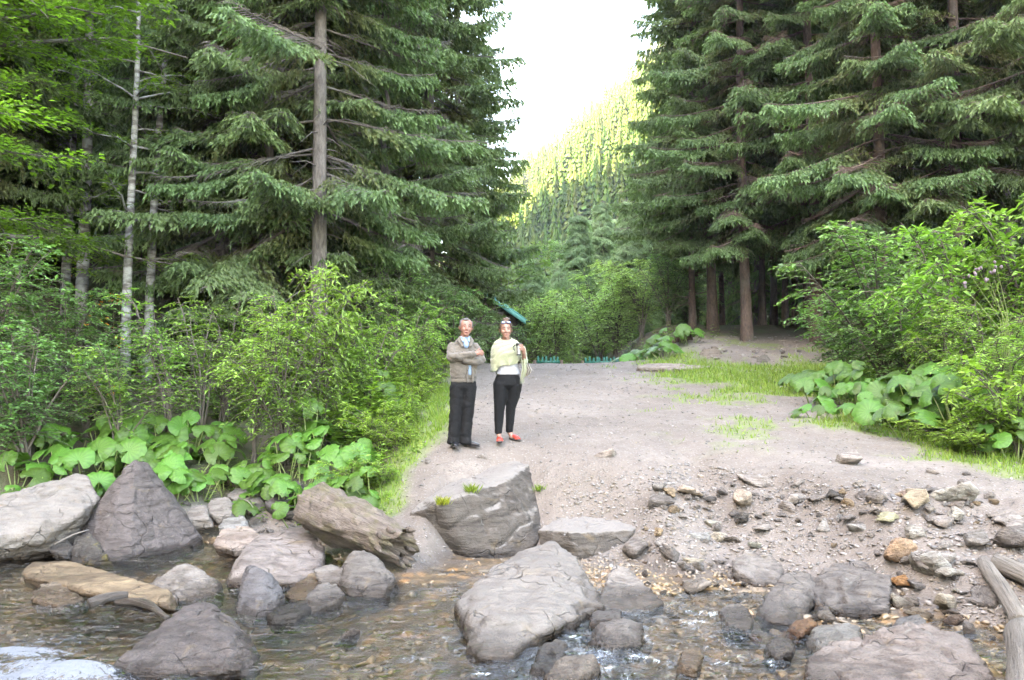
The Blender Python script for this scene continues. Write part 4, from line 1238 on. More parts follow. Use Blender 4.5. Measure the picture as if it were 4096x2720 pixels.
ROWS = ['front row', 'middle row', 'back row']
for i, (dx, Y, n, s, h) in enumerate([
        (20, 11.5, 6, .32, .45), (90, 11.5, 6, .34, .45), (160, 11.7, 6, .34, .45), (230, 11.9, 6, .36, .48), (290, 12.0, 6, .38, .5), (350, 12.1, 7, .42, .55), (410, 12.1, 7, .40, .52), (470, 12.3, 6, .38, .46), (530, 12.6, 6, .36, .42), (580, 12.8, 5, .36, .42),
        (50, 12.2, 6, .36, .5), (130, 12.4, 6, .38, .52), (205, 12.6, 7, .40, .56), (265, 12.7, 7, .42, .6), (330, 12.8, 7, .44, .64), (390, 12.8, 7, .44, .62), (450, 12.9, 6, .42, .56), (510, 13.2, 6, .40, .52),
        (90, 13.0, 6, .38, .55), (180, 13.2, 6, .42, .62), (250, 13.4, 7, .44, .7), (320, 13.5, 7, .46, .76), (385, 13.6, 7, .46, .76), (445, 13.7, 6, .44, .66), (500, 13.9, 6, .42, .6)]):
    where = next(t for k, t in [(60, 'at the frame edge'), (125, 'above the left slab end'), (175, 'above the slab boulder top'), (215, 'between slab and pointed boulder'), (275, 'just left of the pointed tip'),
                                (325, 'right behind the pointed tip'), (365, 'just right of the pointed tip'), (420, 'right of the pointed boulder'), (460, 'above the pale slabby stone'), (520, 'above the rounded pale stone'), (999, 'by the brown rock')] if dx < k)
    butterbur(AG(dx, Y), n, s, h, 'big-leaved butterbur in the %s of the patch, %s' % (ROWS[0 if i < 10 else (1 if i < 18 else 2)], where), 'butterbur patch on the left bank', (0.1, -1))
for i, (dx, Y, n, s, h, lb) in enumerate([
        (650, 12.0, 6, .36, .50, 'big-leaved plant hanging over the dark boulder at the foot of the bank'), (700, 12.6, 6, .36, .62, 'big-leaved plant with one round leaf facing out, middle of the bank'),
        (740, 11.4, 6, .30, .40, 'big-leaved plant above the driftwood log'), (800, 10.9, 5, .26, .34, 'big-leaved plant at the sandy edge right of the driftwood log'),
        (860, 11.5, 5, .26, .34, 'small big-leaved plant at the edge of the sandy slope'), (770, 13.0, 6, .36, .85, 'tall big-leaved plant beneath the yellow-green shrub'),
        (830, 12.6, 5, .32, .60, 'big-leaved plant among the nettles'), (720, 13.4, 6, .38, .90, 'highest big-leaved plant on the nettle bank'),
        (610, 12.8, 6, .34, .40, 'dark big-leaved plant under the thin shrub'), (880, 14.6, 5, .34, .8, 'big-leaved plant far up among the nettles'),
        (30, 14.0, 7, .34, .6, 'shaded big-leaved plant under the dark shrub at left'), (110, 14.4, 6, .34, .6, 'shaded big-leaved plant by the left shrub'),
        (640, 13.2, 5, .34, .5, 'big-leaved plant half hidden by the thin shrub'), (560, 11.9, 6, .34, .42, 'big-leaved plant over the rounded pale stone'), (605, 12.2, 6, .36, .48, 'big-leaved plant left of the dark tucked boulder'),
        (690, 11.6, 6, .34, .45, 'big-leaved plant right above the dark tucked boulder'), (745, 12.1, 6, .36, .6, 'big-leaved plant behind the upper end of the driftwood log'), (790, 11.6, 6, .32, .45, 'big-leaved plant over the middle of the driftwood log'),
        (840, 11.1, 5, .26, .3, 'low big-leaved plant by the sandy slope'), (665, 12.9, 6, .38, .75, 'big-leaved plant in front of the willow shrub'), (810, 12.4, 6, .36, .75, 'big-leaved plant beside the bright leafy clump')]):
    butterbur(AG(dx, Y), n, s, h, lb, None, (0.15, -1), 0.3)
for i, (dx, Y, n, s, h, lb) in enumerate([
        (1870, 15.7, 6, .40, .50, 'at the far tip of the right bank'), (1910, 16.5, 6, .42, .60, 'under the farthest hazel bush'), (1950, 15.1, 6, .42, .62, 'before the farthest hazel bush'), (2010, 14.3, 7, .44, .70, 'under the big rounded hazel bush'),
        (2060, 13.5, 7, .44, .80, 'between the two hazel bushes'), (2120, 12.9, 7, .44, .95, 'against the smaller hazel bush'), (2170, 12.5, 6, .44, 1.0, 'below the feathery shrub'), (2220, 11.9, 6, .44, 1.05, 'below the tall arching shrub'),
        (1900, 14.9, 5, .36, .40, 'nearest the grass at the far tip of the right bank'), (1985, 13.6, 6, .40, .48, 'above the side trail'), (2040, 12.9, 6, .42, .55, 'above the mouth of the side trail'), (2090, 12.3, 5, .38, .6, 'above the low bush by the side trail'),
        (1850, 17.3, 6, .42, .5, 'hindmost by the dirt slope'), (2280, 11.6, 6, .42, 1.1, 'beside the thistle'), (1880, 14.1, 4, .32, .25, 'alone low at the grass edge'), (1930, 15.9, 6, .44, .8, 'highest under the farthest hazel bush'),
        (1975, 14.7, 7, .44, .85, 'left of the big rounded hazel bush'), (2100, 13.3, 6, .42, 1.15, 'high between the hazel bushes'), (2030, 13.7, 6, .42, .75, 'in front of the big rounded hazel bush'), (2150, 12.9, 6, .44, 1.0, 'left of the yellow-green bramble'), (2080, 13.2, 7, .44, .8, 'in the middle of the right patch'), (2130, 12.5, 6, .40, .7, 'low in front of the right patch')]):
    butterbur(AG(dx, Y), n, s, h, 'big-leaved plant ' + lb, 'butterbur patch on the right bank', (-0.5, -0.9))
for dx, Y, lb in [(1455, 25.5, 'right at the end of the fence'), (1475, 26.5, 'just behind the fence end'), (1500, 25.6, 'above the flat rock outcrop'), (1520, 26.6, 'behind the flat rock outcrop'), (1545, 25.8, 'left of the rusty bin, in front'),
                  (1565, 26.8, 'under the side plate of the rusty bin'), (1590, 26.2, 'beside the brown boulder'), (1530, 24.8, 'lowest beside the dirt slope')]:
    butterbur(AG(dx, Y), 7, .42, .55, 'big-leaved plant ' + lb, 'butterbur patch by the fence', (-0.2, -1), 0.5)
for dx, Y, lb in [(2290, 11.0, 'plant with deeply lobed big leaves at lower right bank'), (2330, 10.6, 'big-leaved plant by the right frame edge above the grass'), (2320, 11.6, 'shaded big-leaved plant beneath the bramble at right')]:
    butterbur(AG(dx, Y), 5, .34, .5, lb, None, (-0.4, -1), 0.3)


# ------------------------------------------------------------------ nettles, ground cover and grass: masses nobody could count
def herb_mass(name, spots, label, seed, mat=M_HERB):
    """spots: arrays x, y, height; every spot is one upright leafy stem"""
    rng = np.random.default_rng(seed)
    x, y, h = spots
    z = ter(x, y)
    P_, D_, S_, T_, stems = [], [], [], [], Geo()
    for i in range(len(x)):
        n = max(4, int(h[i] / 0.085))
        lean = rng.normal(0, 0.16, 2)
        t = np.linspace(0.12, 1, n)
        base = np.array([x[i], y[i], z[i] - 0.03])
        axis_ = np.array([lean[0], lean[1], 1.0]) * h[i]
        pos = base + np.outer(t, axis_) + np.outer(t * t, np.array([lean[0], lean[1], 0]) * h[i] * 0.6)
        a = rng.uniform(0, 6.28) + np.arange(n) * 1.57
        L = (0.075 + 0.15 * np.minimum(1, h[i])) * (1.1 - 0.75 * t) * rng.uniform(0.8, 1.2)
        vst = rng.uniform(0.5, 1.35)
        for sgn in (1, -1):
            d = np.column_stack([np.cos(a) * sgn, np.sin(a) * sgn, np.full(n, 0.25)]) + rng.normal(0, .15, (n, 3))
            P_.append(pos); D_.append(d); S_.append(np.maximum(L, 0.02))
            v = vst
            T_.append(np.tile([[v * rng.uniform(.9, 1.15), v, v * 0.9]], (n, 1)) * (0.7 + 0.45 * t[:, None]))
        if i % 3 == 0:
            V, F = tube_arrays(pos[::max(1, n // 4)], 0.003, 3, False)
            stems.add(V, F, (0.9, 0.8, 0.6))
    V, F, T = leaves_arrays(np.vstack(P_), np.vstack(D_), np.concatenate(S_), rng, 0.42, 0.2, 0.7, np.vstack(T_))
    stems.add(V, F, (1, 1, 1)); stems.T[-1] = T
    o = obj(name, stems.mesh(name, mat))
    return tag(o, label, 'plants', kind='stuff')


def along(rng, n, pts, jx, jy):
    """random points around a chain of (x, y, height)"""
    pts = np.array(pts, float)
    t = rng.uniform(0, len(pts) - 1, n); i = np.minimum(t.astype(int), len(pts) - 2); f = (t - i)[:, None]
    q = pts[i] * (1 - f) + pts[i + 1] * f
    return q[:, 0] + rng.normal(0, jx, n), q[:, 1] + rng.normal(0, jy, n), np.clip(q[:, 2] * rng.uniform(0.5, 1.2, n), 0.08, 2)


_r = np.random.default_rng(12)


def cat_spots(*a):
    return tuple(np.concatenate(k) for k in zip(*a))


left_chain = cat_spots(along(_r, 420, [(-1.75, 10.9, .35), (-1.9, 11.8, .55), (-1.75, 13.0, .62), (-1.85, 14.5, .75), (-2.0, 16.5, .85)], .38, .5),
                       along(_r, 170, [(-1.75, 10.1, .2), (-1.5, 11.2, .3), (-1.5, 12.3, .3), (-1.6, 14, .4), (-1.6, 17, .5)], .16, .4),
                       along(_r, 620, [(-1.85, 10.8, .35), (-1.75, 12.0, .55), (-1.75, 13.5, .7), (-1.8, 15.5, .8), (-2.0, 18, .9), (-2.4, 21, .9)], .24, .5),
                       along(_r, 260, [(-2.9, 12.5, .5), (-2.8, 14, .8), (-2.6, 16.5, 1.0), (-2.6, 18, 1.0)], .5, .6),
                       along(_r, 300, [(-6.4, 12.0, .4), (-5.2, 12.6, .3), (-4.0, 12.8, .25), (-3.0, 12.2, .25)], .5, .6))
_p = fbm(left_chain[0] * 1.6, left_chain[1] * 1.6, 0, 3, 66)
_in = smooth(0.0, 1.2, path_left(left_chain[1]) - left_chain[0])
left_chain = (left_chain[0], left_chain[1], np.maximum(0.07, left_chain[2] * np.clip(0.75 + 0.9 * _p, 0.25, 1.5) * (0.16 + 0.84 * _in)))
ok = (left_chain[0] < path_left(left_chain[1]) - 0.05 + 0.35 * _p) & (_r.random(len(_p)) < 0.45 + 0.4 * _in) & (ter(left_chain[0], left_chain[1]) > 0.12)
left_chain = tuple(a[ok] for a in left_chain)
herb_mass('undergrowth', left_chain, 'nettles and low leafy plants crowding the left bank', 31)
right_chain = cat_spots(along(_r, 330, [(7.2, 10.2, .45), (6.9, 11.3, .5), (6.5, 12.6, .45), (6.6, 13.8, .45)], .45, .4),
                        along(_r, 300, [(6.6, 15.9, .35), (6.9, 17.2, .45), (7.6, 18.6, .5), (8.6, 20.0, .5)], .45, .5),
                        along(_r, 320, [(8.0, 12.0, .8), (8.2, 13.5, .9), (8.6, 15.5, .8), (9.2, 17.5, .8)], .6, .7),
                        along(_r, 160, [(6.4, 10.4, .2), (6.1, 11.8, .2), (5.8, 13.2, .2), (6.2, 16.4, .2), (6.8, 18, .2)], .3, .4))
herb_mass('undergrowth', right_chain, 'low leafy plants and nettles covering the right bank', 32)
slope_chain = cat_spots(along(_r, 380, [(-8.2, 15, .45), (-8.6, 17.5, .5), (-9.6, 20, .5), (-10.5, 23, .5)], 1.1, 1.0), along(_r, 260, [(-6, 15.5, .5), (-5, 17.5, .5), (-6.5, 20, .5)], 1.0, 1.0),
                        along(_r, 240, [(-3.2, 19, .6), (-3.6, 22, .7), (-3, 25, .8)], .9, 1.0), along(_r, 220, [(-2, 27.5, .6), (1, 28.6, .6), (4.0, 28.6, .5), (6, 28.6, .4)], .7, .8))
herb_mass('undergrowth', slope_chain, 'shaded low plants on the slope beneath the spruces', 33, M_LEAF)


def grass_object():
    rng = np.random.default_rng(51)
    n = 60000
    x = np.concatenate([rng.uniform(-2.3, -0.6, 14000), rng.uniform(1.5, 9.5, n)])
    y = np.concatenate([rng.uniform(10, 19, 14000), 9.2 + 15.5 * rng.random(n) ** 1.25])
    z = ter(x, y)
    g, l = masks(x, y, z)
    keep = (rng.random(len(x)) < g ** 1.5) & (z > 0.3)
    x, y, z, g = x[keep], y[keep], z[keep], g[keep]
    m = len(x)
    h = (0.03 + 0.07 * rng.random(m) ** 2) * (0.5 + 0.6 * g) * (1 + 0.03 * y)
    a = rng.uniform(0, 6.28, m); w = 0.004 + 0.0012 * y * 0.3
    lean = rng.normal(0, 0.45, (m, 2)) * h[:, None]
    dx, dy = np.cos(a) * w, np.sin(a) * w
    V = np.stack([np.column_stack([x - dx, y - dy, z - 0.01]), np.column_stack([x + dx, y + dy, z - 0.01]), np.column_stack([x + lean[:, 0], y + lean[:, 1], z + h])], 1).reshape(-1, 3)
    F = np.arange(3 * m).reshape(-1, 3)
    v = rng.uniform(0.75, 1.25, m); yel = rng.uniform(0.9, 1.35, m)
    T = np.repeat(np.column_stack([v * yel, v, v * 0.85]), 3, 0)
    o = obj('grass', mesh_np('grass', V, F, T, False, (M_GRASS,)))
    tag(o, 'short green grass along both edges of the track', 'grass', kind='stuff')


grass_object()


def tuft(pos, n, h, label, tint=(1, 1, 1), seed=0):
    rng = np.random.default_rng(seed)
    a = rng.uniform(0, 6.28, n); L = h * rng.uniform(.5, 1.1, n)
    base = np.column_stack([rng.normal(0, .03, n), rng.normal(0, .03, n), np.zeros(n)])
    d = np.column_stack([np.cos(a) * .6, np.sin(a) * .6, np.ones(n)])
    V, F, T = leaves_arrays(base, d, L, rng, 0.09, 0.1, 0.6, np.tile(tint, (n, 1)))
    o = obj('grass_tuft', mesh_np('grass_tuft', V, F, T, False, (M_GRASS,)), None, None, pos)
    return tag(o, label, 'grass tuft')


tuft(P(1088, 1140, 10.25), 90, 0.16, 'green grass tuft growing on the edge of the huge boulder', (1.1, 1.0, .8), 1)
tuft(P(1020, 1165, 9.95), 90, 0.13, 'yellowed grass tuft on the left corner of the huge boulder', (1.8, 1.1, .6), 2)
tuft(GH(1243, 1135), 50, 0.13, 'small green tuft right of the huge boulder', (1, 1, .8), 3)

# ------------------------------------------------------------------ spruces
M_NEEDLE = leaf_mat('spruce_needles', (0.098, 0.156, 0.062), 0.36, 0.55, 0.28, 0.3)
M_NEEDLE_BACK = leaf_mat('lightened_spruce_needles', (0.110, 0.185, 0.066), 0.34, 0.55, 0.28, 0.3)  # needle colour made lighter to lift the darkness deep in the stands
M_NEEDLE_FAR = leaf_mat('young_spruce_needles', (0.185, 0.285, 0.145), 0.32, 0.55, 0.25, 0.3)
def bark_material(name, c0, c1, scale):
    m, nt, nd, lk, b, out = new_mat(name)
    tc = N(nt, 'ShaderNodeTexCoord').outputs['Object']
    mp = N(nt, 'ShaderNodeMapping'); mp.inputs['Scale'].default_value = (1.0, 1.0, 0.35)
    lk.new(tc, mp.inputs[0])
    n1 = tex_noise(nt, mp.outputs[0], scale, 6, 0.7, 0.4)
    n2 = tex_noise(nt, tc, 1.3, 4)
    c = mixc(nt, ramp(nt, n1, [(0.32, 0.0), (0.66, 1.0)]), c0, c1)
    c = mixc(nt, ramp(nt, n2, [(0.52, 0.0), (0.68, 0.45)]), c, (0.17, 0.17, 0.13))
    lk.new(c, b.inputs['Base Color']); b.inputs['Roughness'].default_value = 0.9
    lk.new(bump(nt, n1, 1.0, 0.04), b.inputs['Normal'])
    return m


M_BARK = bark_material('spruce_bark', (0.055, 0.045, 0.039), (0.155, 0.132, 0.117), 16)
M_BARK_RED = bark_material('red_spruce_bark', (0.050, 0.034, 0.028), (0.150, 0.100, 0.080), 16)


def spruce_branch(seed, L=3.0, dense=1.0, fine=1.0, needles=5, dead_to=0.30):
    """one bough along +x, sweeping down and lifting at its tip, combed with hanging twigs"""
    rng = np.random.default_rng(seed)
    def axis_pt(s):
        s = np.asarray(s)
        z = -0.26 * s ** 1.25 + 0.13 * s ** 3.5
        y = 0.04 * np.sin(3 * s + seed)
        return np.stack([s * 0.97, y, z], -1) * L
    st, sd, sl, stt = [], [], [], []          # twig start, direction, length, position along the bough
    woods = []
    nlat = int(L * 12.5 * dense)
    for s in np.linspace(0.12, 1.0, nlat):
        p = axis_pt(s); tang = axis_pt(min(1, s + .02)) - axis_pt(s - .02); tang /= np.linalg.norm(tang)
        for sg in (-1, 1):
            if rng.random() < 0.08: continue
            ll = L * (0.30 * (1 - s) ** 0.75 * min(1, s / 0.25) + 0.05) * rng.uniform(0.6, 1.2)
            ang = R(rng.uniform(45, 70))
            side = np.array([-tang[1], tang[0], 0]); side /= np.linalg.norm(side)
            d = tang * math.cos(ang) + side * sg * math.sin(ang) + np.array([0, 0, rng.uniform(-.25, .05)])
            d /= np.linalg.norm(d)
            woods.append((p, p + d * ll * 0.5 + np.array([0, 0, -.05 * ll]), p + d * ll + np.array([0, 0, -.3 * ll])))
            if s < dead_to and rng.random() < 0.75: continue      # bare twigs close to the trunk
            nt_ = max(2, int(ll / (0.075 / fine)))
            for k in range(nt_):
                f = (k + rng.random()) / nt_
                q = p + d * ll * f + np.array([0, 0, -.3 * ll * f * f])
                hang = rng.uniform(0.35, 1.0)
                dd = d * (1 - 0.55 * hang) + np.cross(d, [0, 0, 1]) * rng.uniform(-.6, .6) + np.array([0, 0, -hang])
                st.append(q); sd.append(dd); sl.append(rng.uniform(.13, .30) / fine ** 0.5); stt.append(s)
        if s > dead_to * 0.8:
            for k in range(2):
                st.append(p); sd.append(np.array([rng.normal(0, .3), rng.normal(0, .3), -1.0]) + tang * 0.4); sl.append(rng.uniform(.15, .32) / fine ** 0.5); stt.append(s)
    st, sd, sl, stt = np.array(st), unit(np.array(sd)), np.array(sl), np.array(stt)
    n = len(st)
    # needles: short overlapping triangles on alternating sides of each twig
    ref = unit(np.cross(sd, rng.normal(size=(n, 3))))
    ref2 = np.cross(sd, ref)
    Vs, Ts = [], []
    wid = 0.034 / fine ** 0.5
    for k in range(needles):
        f = (k + 0.6) / needles
        ph = k * 2.4
        perp = ref * math.cos(ph) + ref2 * math.sin(ph)
        c = st + sd * (sl * f)[:, None]
        hl = (sl / needles * 1.05)[:, None]
        a = c - sd * hl - perp * wid * 0.35
        b = c + sd * hl * 0.5 + perp * wid * (1.15 - 0.5 * f)
        e = c + sd * hl * 1.6 - perp * wid * 0.55 * (1.1 - .5 * f)
        Vs.append(np.stack([a, b, e], 1))
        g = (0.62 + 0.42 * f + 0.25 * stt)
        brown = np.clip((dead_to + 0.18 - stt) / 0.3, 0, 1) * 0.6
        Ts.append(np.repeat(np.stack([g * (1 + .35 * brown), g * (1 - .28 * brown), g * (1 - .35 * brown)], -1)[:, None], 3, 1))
    V = np.concatenate(Vs, 1).reshape(-1, 3); T = np.concatenate(Ts, 1).reshape(-1, 3)
    F = np.arange(len(V)).reshape(-1, 3)
    # wood of the bough (goes with the bark material)
    g = Geo()
    ss = np.linspace(0, 1, 9)
    v, f = tube_arrays(axis_pt(ss), np.linspace(0.028, 0.005, 9) * (L / 3), 4, False); g.add(v, f)
    for a, b, c in woods[::1 if fine >= 1 else 3]:
        w = np.array([0, 0, 0.006])
        g.add(np.array([a - w, a + w, b - w, b + w, c]), np.array([(0, 1, 3), (0, 3, 2), (2, 3, 4)]))
    wv, wf, wt = g.arrays()
    return V, F, T, wv, wf


BR_HI = [spruce_branch(k, 3.0, 1.0, 1.0, 5) for k in range(4)]
BR_LO = [spruce_branch(20 + k, 3.0, 0.5, 0.42, 4, 0.15) for k in range(3)]


class SpruceKind:
    def __init__(self, seed, H, z0, rmax, r_trunk, hi_to=13.0, per=5, gap=0.52, needle=M_NEEDLE, bark=M_BARK, low=False, stubs=True, bare_side=None):
        rng = np.random.default_rng(seed)
        cv, cf, ct, cm = [], [], [], []
        nv = 0
        z = z0
        while z < H - 0.3:
            u = (z - z0) / (H - z0)
            hi = (z < hi_to) and not low
            r = rmax * (1 - u) ** 0.8 * min(1.0, 0.7 + 0.3 * (z - z0) / 2.0)
            k = per if hi else max(3, per - 1)
            a0 = rng.uniform(0, 6.28)
            for j in range(k):
                a = a0 + j * 6.283 / k + rng.normal(0, .25)
                if bare_side is not None and z < z0 + 5 and math.cos(a - bare_side) > 0.4 and rng.random() < 0.75:
                    continue
                Lb = max(0.35, r * rng.uniform(0.65, 1.12))
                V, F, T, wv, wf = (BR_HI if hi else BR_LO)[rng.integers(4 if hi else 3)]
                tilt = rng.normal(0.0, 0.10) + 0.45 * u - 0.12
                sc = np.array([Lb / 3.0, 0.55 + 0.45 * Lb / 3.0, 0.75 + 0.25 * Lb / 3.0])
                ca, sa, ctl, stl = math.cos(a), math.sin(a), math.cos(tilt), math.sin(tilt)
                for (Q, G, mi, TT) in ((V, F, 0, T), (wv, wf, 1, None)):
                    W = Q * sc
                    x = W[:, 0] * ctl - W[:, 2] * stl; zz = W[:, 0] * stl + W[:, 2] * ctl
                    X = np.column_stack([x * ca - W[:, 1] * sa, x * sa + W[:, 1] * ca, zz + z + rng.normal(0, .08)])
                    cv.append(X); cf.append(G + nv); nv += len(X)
                    sh = rng.uniform(.85, 1.15)
                    ct.append(TT * sh if TT is not None else np.ones((len(X), 3)))
                    cm.append(np.full(len(G), mi))
            z += gap * rng.uniform(0.75, 1.25) * (1.0 if hi else 1.35)
        self.crown = mesh_np('crown', np.vstack(cv), np.vstack(cf), np.vstack(ct), False, (needle, bark), np.concatenate(cm))
        # trunk with stubs of dead boughs
        t = np.linspace(0, 1, 26)
        zz = -0.4 + (H + 0.4) * t
        rad = r_trunk * (1 - 0.93 * t) * (1 + 0.55 * np.exp(-np.maximum(0, zz) / 0.35))
        pts = np.column_stack([0.05 * np.sin(zz * 0.35 + seed), 0.05 * np.cos(zz * 0.3 + seed), zz])
        g = Geo(); v, f = tube_arrays(pts, rad, 14); 
        n_ = fbm(v[:, 0] * 9, v[:, 1] * 9, v[:, 2] * 3, 2, seed)
        v[:, :2] += (v[:, :2] - pts[np.minimum(np.arange(len(v)) // 14, 25)][:, :2]) * 0.10 * n_[:, None]
        g.add(v, f)
        if stubs:
            for k in range(46):
                zs = rng.uniform(0.9, z0 + 3.5); a = rng.uniform(0, 6.28); Ls = rng.uniform(.15, 1.5) * (1 if rng.random() < .5 else .4)
                q0 = np.array([0, 0, zs]); d = np.array([math.cos(a), math.sin(a), rng.uniform(-.45, .1)])
                v, f = tube_arrays([q0, q0 + d * Ls * .5, q0 + d * Ls + np.array([0, 0, -.18 * Ls])], [0.016, .010, .003], 4, False)
                g.add(v, f)
        self.trunk = mesh_np('trunk', *g.arrays(), True, (bark,))

    def put(self, pos, label, s=1.0, rz=None, group=None, lean=(0, 0), name='spruce_tree'):
        e = empty(name, (pos[0], pos[1], pos[2] - 0.05), _rs.uniform(0, 6.28) if rz is None else rz, s)
        e.rotation_euler[0], e.rotation_euler[1] = lean
        obj('trunk', self.trunk, e); obj('crown', self.crown, e)
        return tag(e, label, 'tree', group)


S_FULL = SpruceKind(1, 24, 1.6, 3.6, 0.18, gap=0.62)                       # boughs down to the ground
S_MID = SpruceKind(2, 26, 4.0, 3.8, 0.165, gap=0.55, bare_side=-1.57)               # bare lower trunk
S_HIGH = SpruceKind(3, 25, 3.3, 3.6, 0.165, gap=0.62, per=4, bark=M_BARK_RED)
S_LOW = SpruceKind(4, 22, 1.5, 3.3, 0.18, low=True, per=6, gap=0.5, stubs=False, needle=M_NEEDLE_BACK)
S_POLE = SpruceKind(6, 20, 4.4, 2.6, 0.115, low=True, per=6, gap=0.42, bark=M_BARK_RED)
S_YOUNG = SpruceKind(5, 10, 0.5, 2.2, 0.10, low=True, per=8, gap=0.24, needle=M_NEEDLE_FAR, stubs=False)

# left stand
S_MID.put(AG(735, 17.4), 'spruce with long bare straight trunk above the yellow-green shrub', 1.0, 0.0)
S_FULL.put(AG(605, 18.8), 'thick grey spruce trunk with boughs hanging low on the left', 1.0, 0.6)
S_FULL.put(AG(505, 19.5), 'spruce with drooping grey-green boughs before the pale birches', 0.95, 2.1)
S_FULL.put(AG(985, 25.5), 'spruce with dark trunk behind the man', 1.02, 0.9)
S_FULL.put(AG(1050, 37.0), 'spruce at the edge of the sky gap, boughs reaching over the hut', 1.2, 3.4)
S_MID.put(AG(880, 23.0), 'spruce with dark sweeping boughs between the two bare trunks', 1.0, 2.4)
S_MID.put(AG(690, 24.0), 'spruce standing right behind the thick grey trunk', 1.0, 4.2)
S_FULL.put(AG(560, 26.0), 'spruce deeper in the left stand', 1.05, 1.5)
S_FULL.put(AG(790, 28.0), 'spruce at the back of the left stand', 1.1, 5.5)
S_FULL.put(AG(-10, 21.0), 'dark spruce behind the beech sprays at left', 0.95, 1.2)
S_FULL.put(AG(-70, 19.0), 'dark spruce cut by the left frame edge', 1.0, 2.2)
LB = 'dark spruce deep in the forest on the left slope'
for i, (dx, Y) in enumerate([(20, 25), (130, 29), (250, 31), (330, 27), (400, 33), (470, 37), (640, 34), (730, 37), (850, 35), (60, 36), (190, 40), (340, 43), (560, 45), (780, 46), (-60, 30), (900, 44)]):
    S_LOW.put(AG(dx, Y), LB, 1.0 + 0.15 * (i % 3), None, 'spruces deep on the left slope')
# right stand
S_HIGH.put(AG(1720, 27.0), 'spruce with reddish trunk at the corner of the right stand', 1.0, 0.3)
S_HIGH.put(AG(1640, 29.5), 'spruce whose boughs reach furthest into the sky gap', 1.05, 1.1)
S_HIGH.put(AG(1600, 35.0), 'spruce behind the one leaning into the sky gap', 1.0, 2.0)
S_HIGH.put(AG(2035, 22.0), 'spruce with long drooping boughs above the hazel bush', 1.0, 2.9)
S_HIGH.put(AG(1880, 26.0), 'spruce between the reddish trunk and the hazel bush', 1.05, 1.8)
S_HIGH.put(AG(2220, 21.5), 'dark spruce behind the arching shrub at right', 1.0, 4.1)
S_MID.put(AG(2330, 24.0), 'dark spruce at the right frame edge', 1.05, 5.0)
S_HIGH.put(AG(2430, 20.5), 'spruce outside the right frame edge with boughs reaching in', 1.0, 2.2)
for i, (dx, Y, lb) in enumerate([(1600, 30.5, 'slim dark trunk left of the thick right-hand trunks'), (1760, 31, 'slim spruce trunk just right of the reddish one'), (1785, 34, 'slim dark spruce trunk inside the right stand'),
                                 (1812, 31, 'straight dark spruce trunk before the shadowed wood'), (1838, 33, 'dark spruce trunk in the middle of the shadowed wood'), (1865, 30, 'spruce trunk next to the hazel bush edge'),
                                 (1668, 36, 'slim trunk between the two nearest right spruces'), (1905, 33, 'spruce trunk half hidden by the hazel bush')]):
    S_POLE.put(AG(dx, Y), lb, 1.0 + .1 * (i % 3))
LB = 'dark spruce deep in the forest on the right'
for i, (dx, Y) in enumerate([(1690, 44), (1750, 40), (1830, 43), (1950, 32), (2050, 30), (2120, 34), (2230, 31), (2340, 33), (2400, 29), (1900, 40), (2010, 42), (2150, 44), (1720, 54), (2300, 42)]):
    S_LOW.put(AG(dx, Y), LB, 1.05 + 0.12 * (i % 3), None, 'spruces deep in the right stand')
# young spruces on the valley floor
for i, (dx, Y, s, lb) in enumerate([(1335, 44, .92, 'young pale spruce in the middle of the valley floor'), (1390, 50, .95, 'young spruce right of the pale one in the valley'), (1290, 52, .85, 'young spruce left of the pale one in the valley'),
                                    (1450, 46, .85, 'young spruce by the right stand in the valley'), (1230, 48, .8, 'young spruce near the hut in the valley'), (1500, 48, 1.0, 'taller young spruce against the right stand'),
                                    (1370, 62, 1.1, 'young spruce farther up the valley'), (1430, 66, 1.2, 'tall young spruce farther up the valley'), (1300, 68, 1.1, 'far young spruce below the mountain'), (1555, 38, .6, 'small spruce left of the right stand')]):
    S_YOUNG.put(AG(dx, Y), lb, s)


# ------------------------------------------------------------------ beeches and birches on the left slope
M_BEECH = leaf_mat('beech_leaf', (0.140, 0.260, 0.045), 0.48, 0.45, 0.3, 0.35)


def birch_bark():
    m, nt, nd, lk, b, out = new_mat('pale_birch_bark')
    tc = N(nt, 'ShaderNodeTexCoord').outputs['Object']
    mp = N(nt, 'ShaderNodeMapping'); mp.inputs['Scale'].default_value = (1, 1, 3.0); lk.new(tc, mp.inputs[0])
    n1 = tex_noise(nt, mp.outputs[0], 2.2, 5, 0.6)
    n2 = tex_noise(nt, tc, 18, 5)
    c = mixc(nt, ramp(nt, n1, [(0.40, 0.0), (0.56, 1.0)]), (0.08, 0.07, 0.062), (0.25, 0.25, 0.235))
    c = mixc(nt, ramp(nt, n2, [(0.58, 0.0), (0.7, 0.6)]), c, (0.10, 0.10, 0.07))
    lk.new(c, b.inputs['Base Color']); b.inputs['Roughness'].default_value = 0.8
    lk.new(bump(nt, n2, 0.5, 0.02), b.inputs['Normal'])
    return m


M_BIRCH = birch_bark()


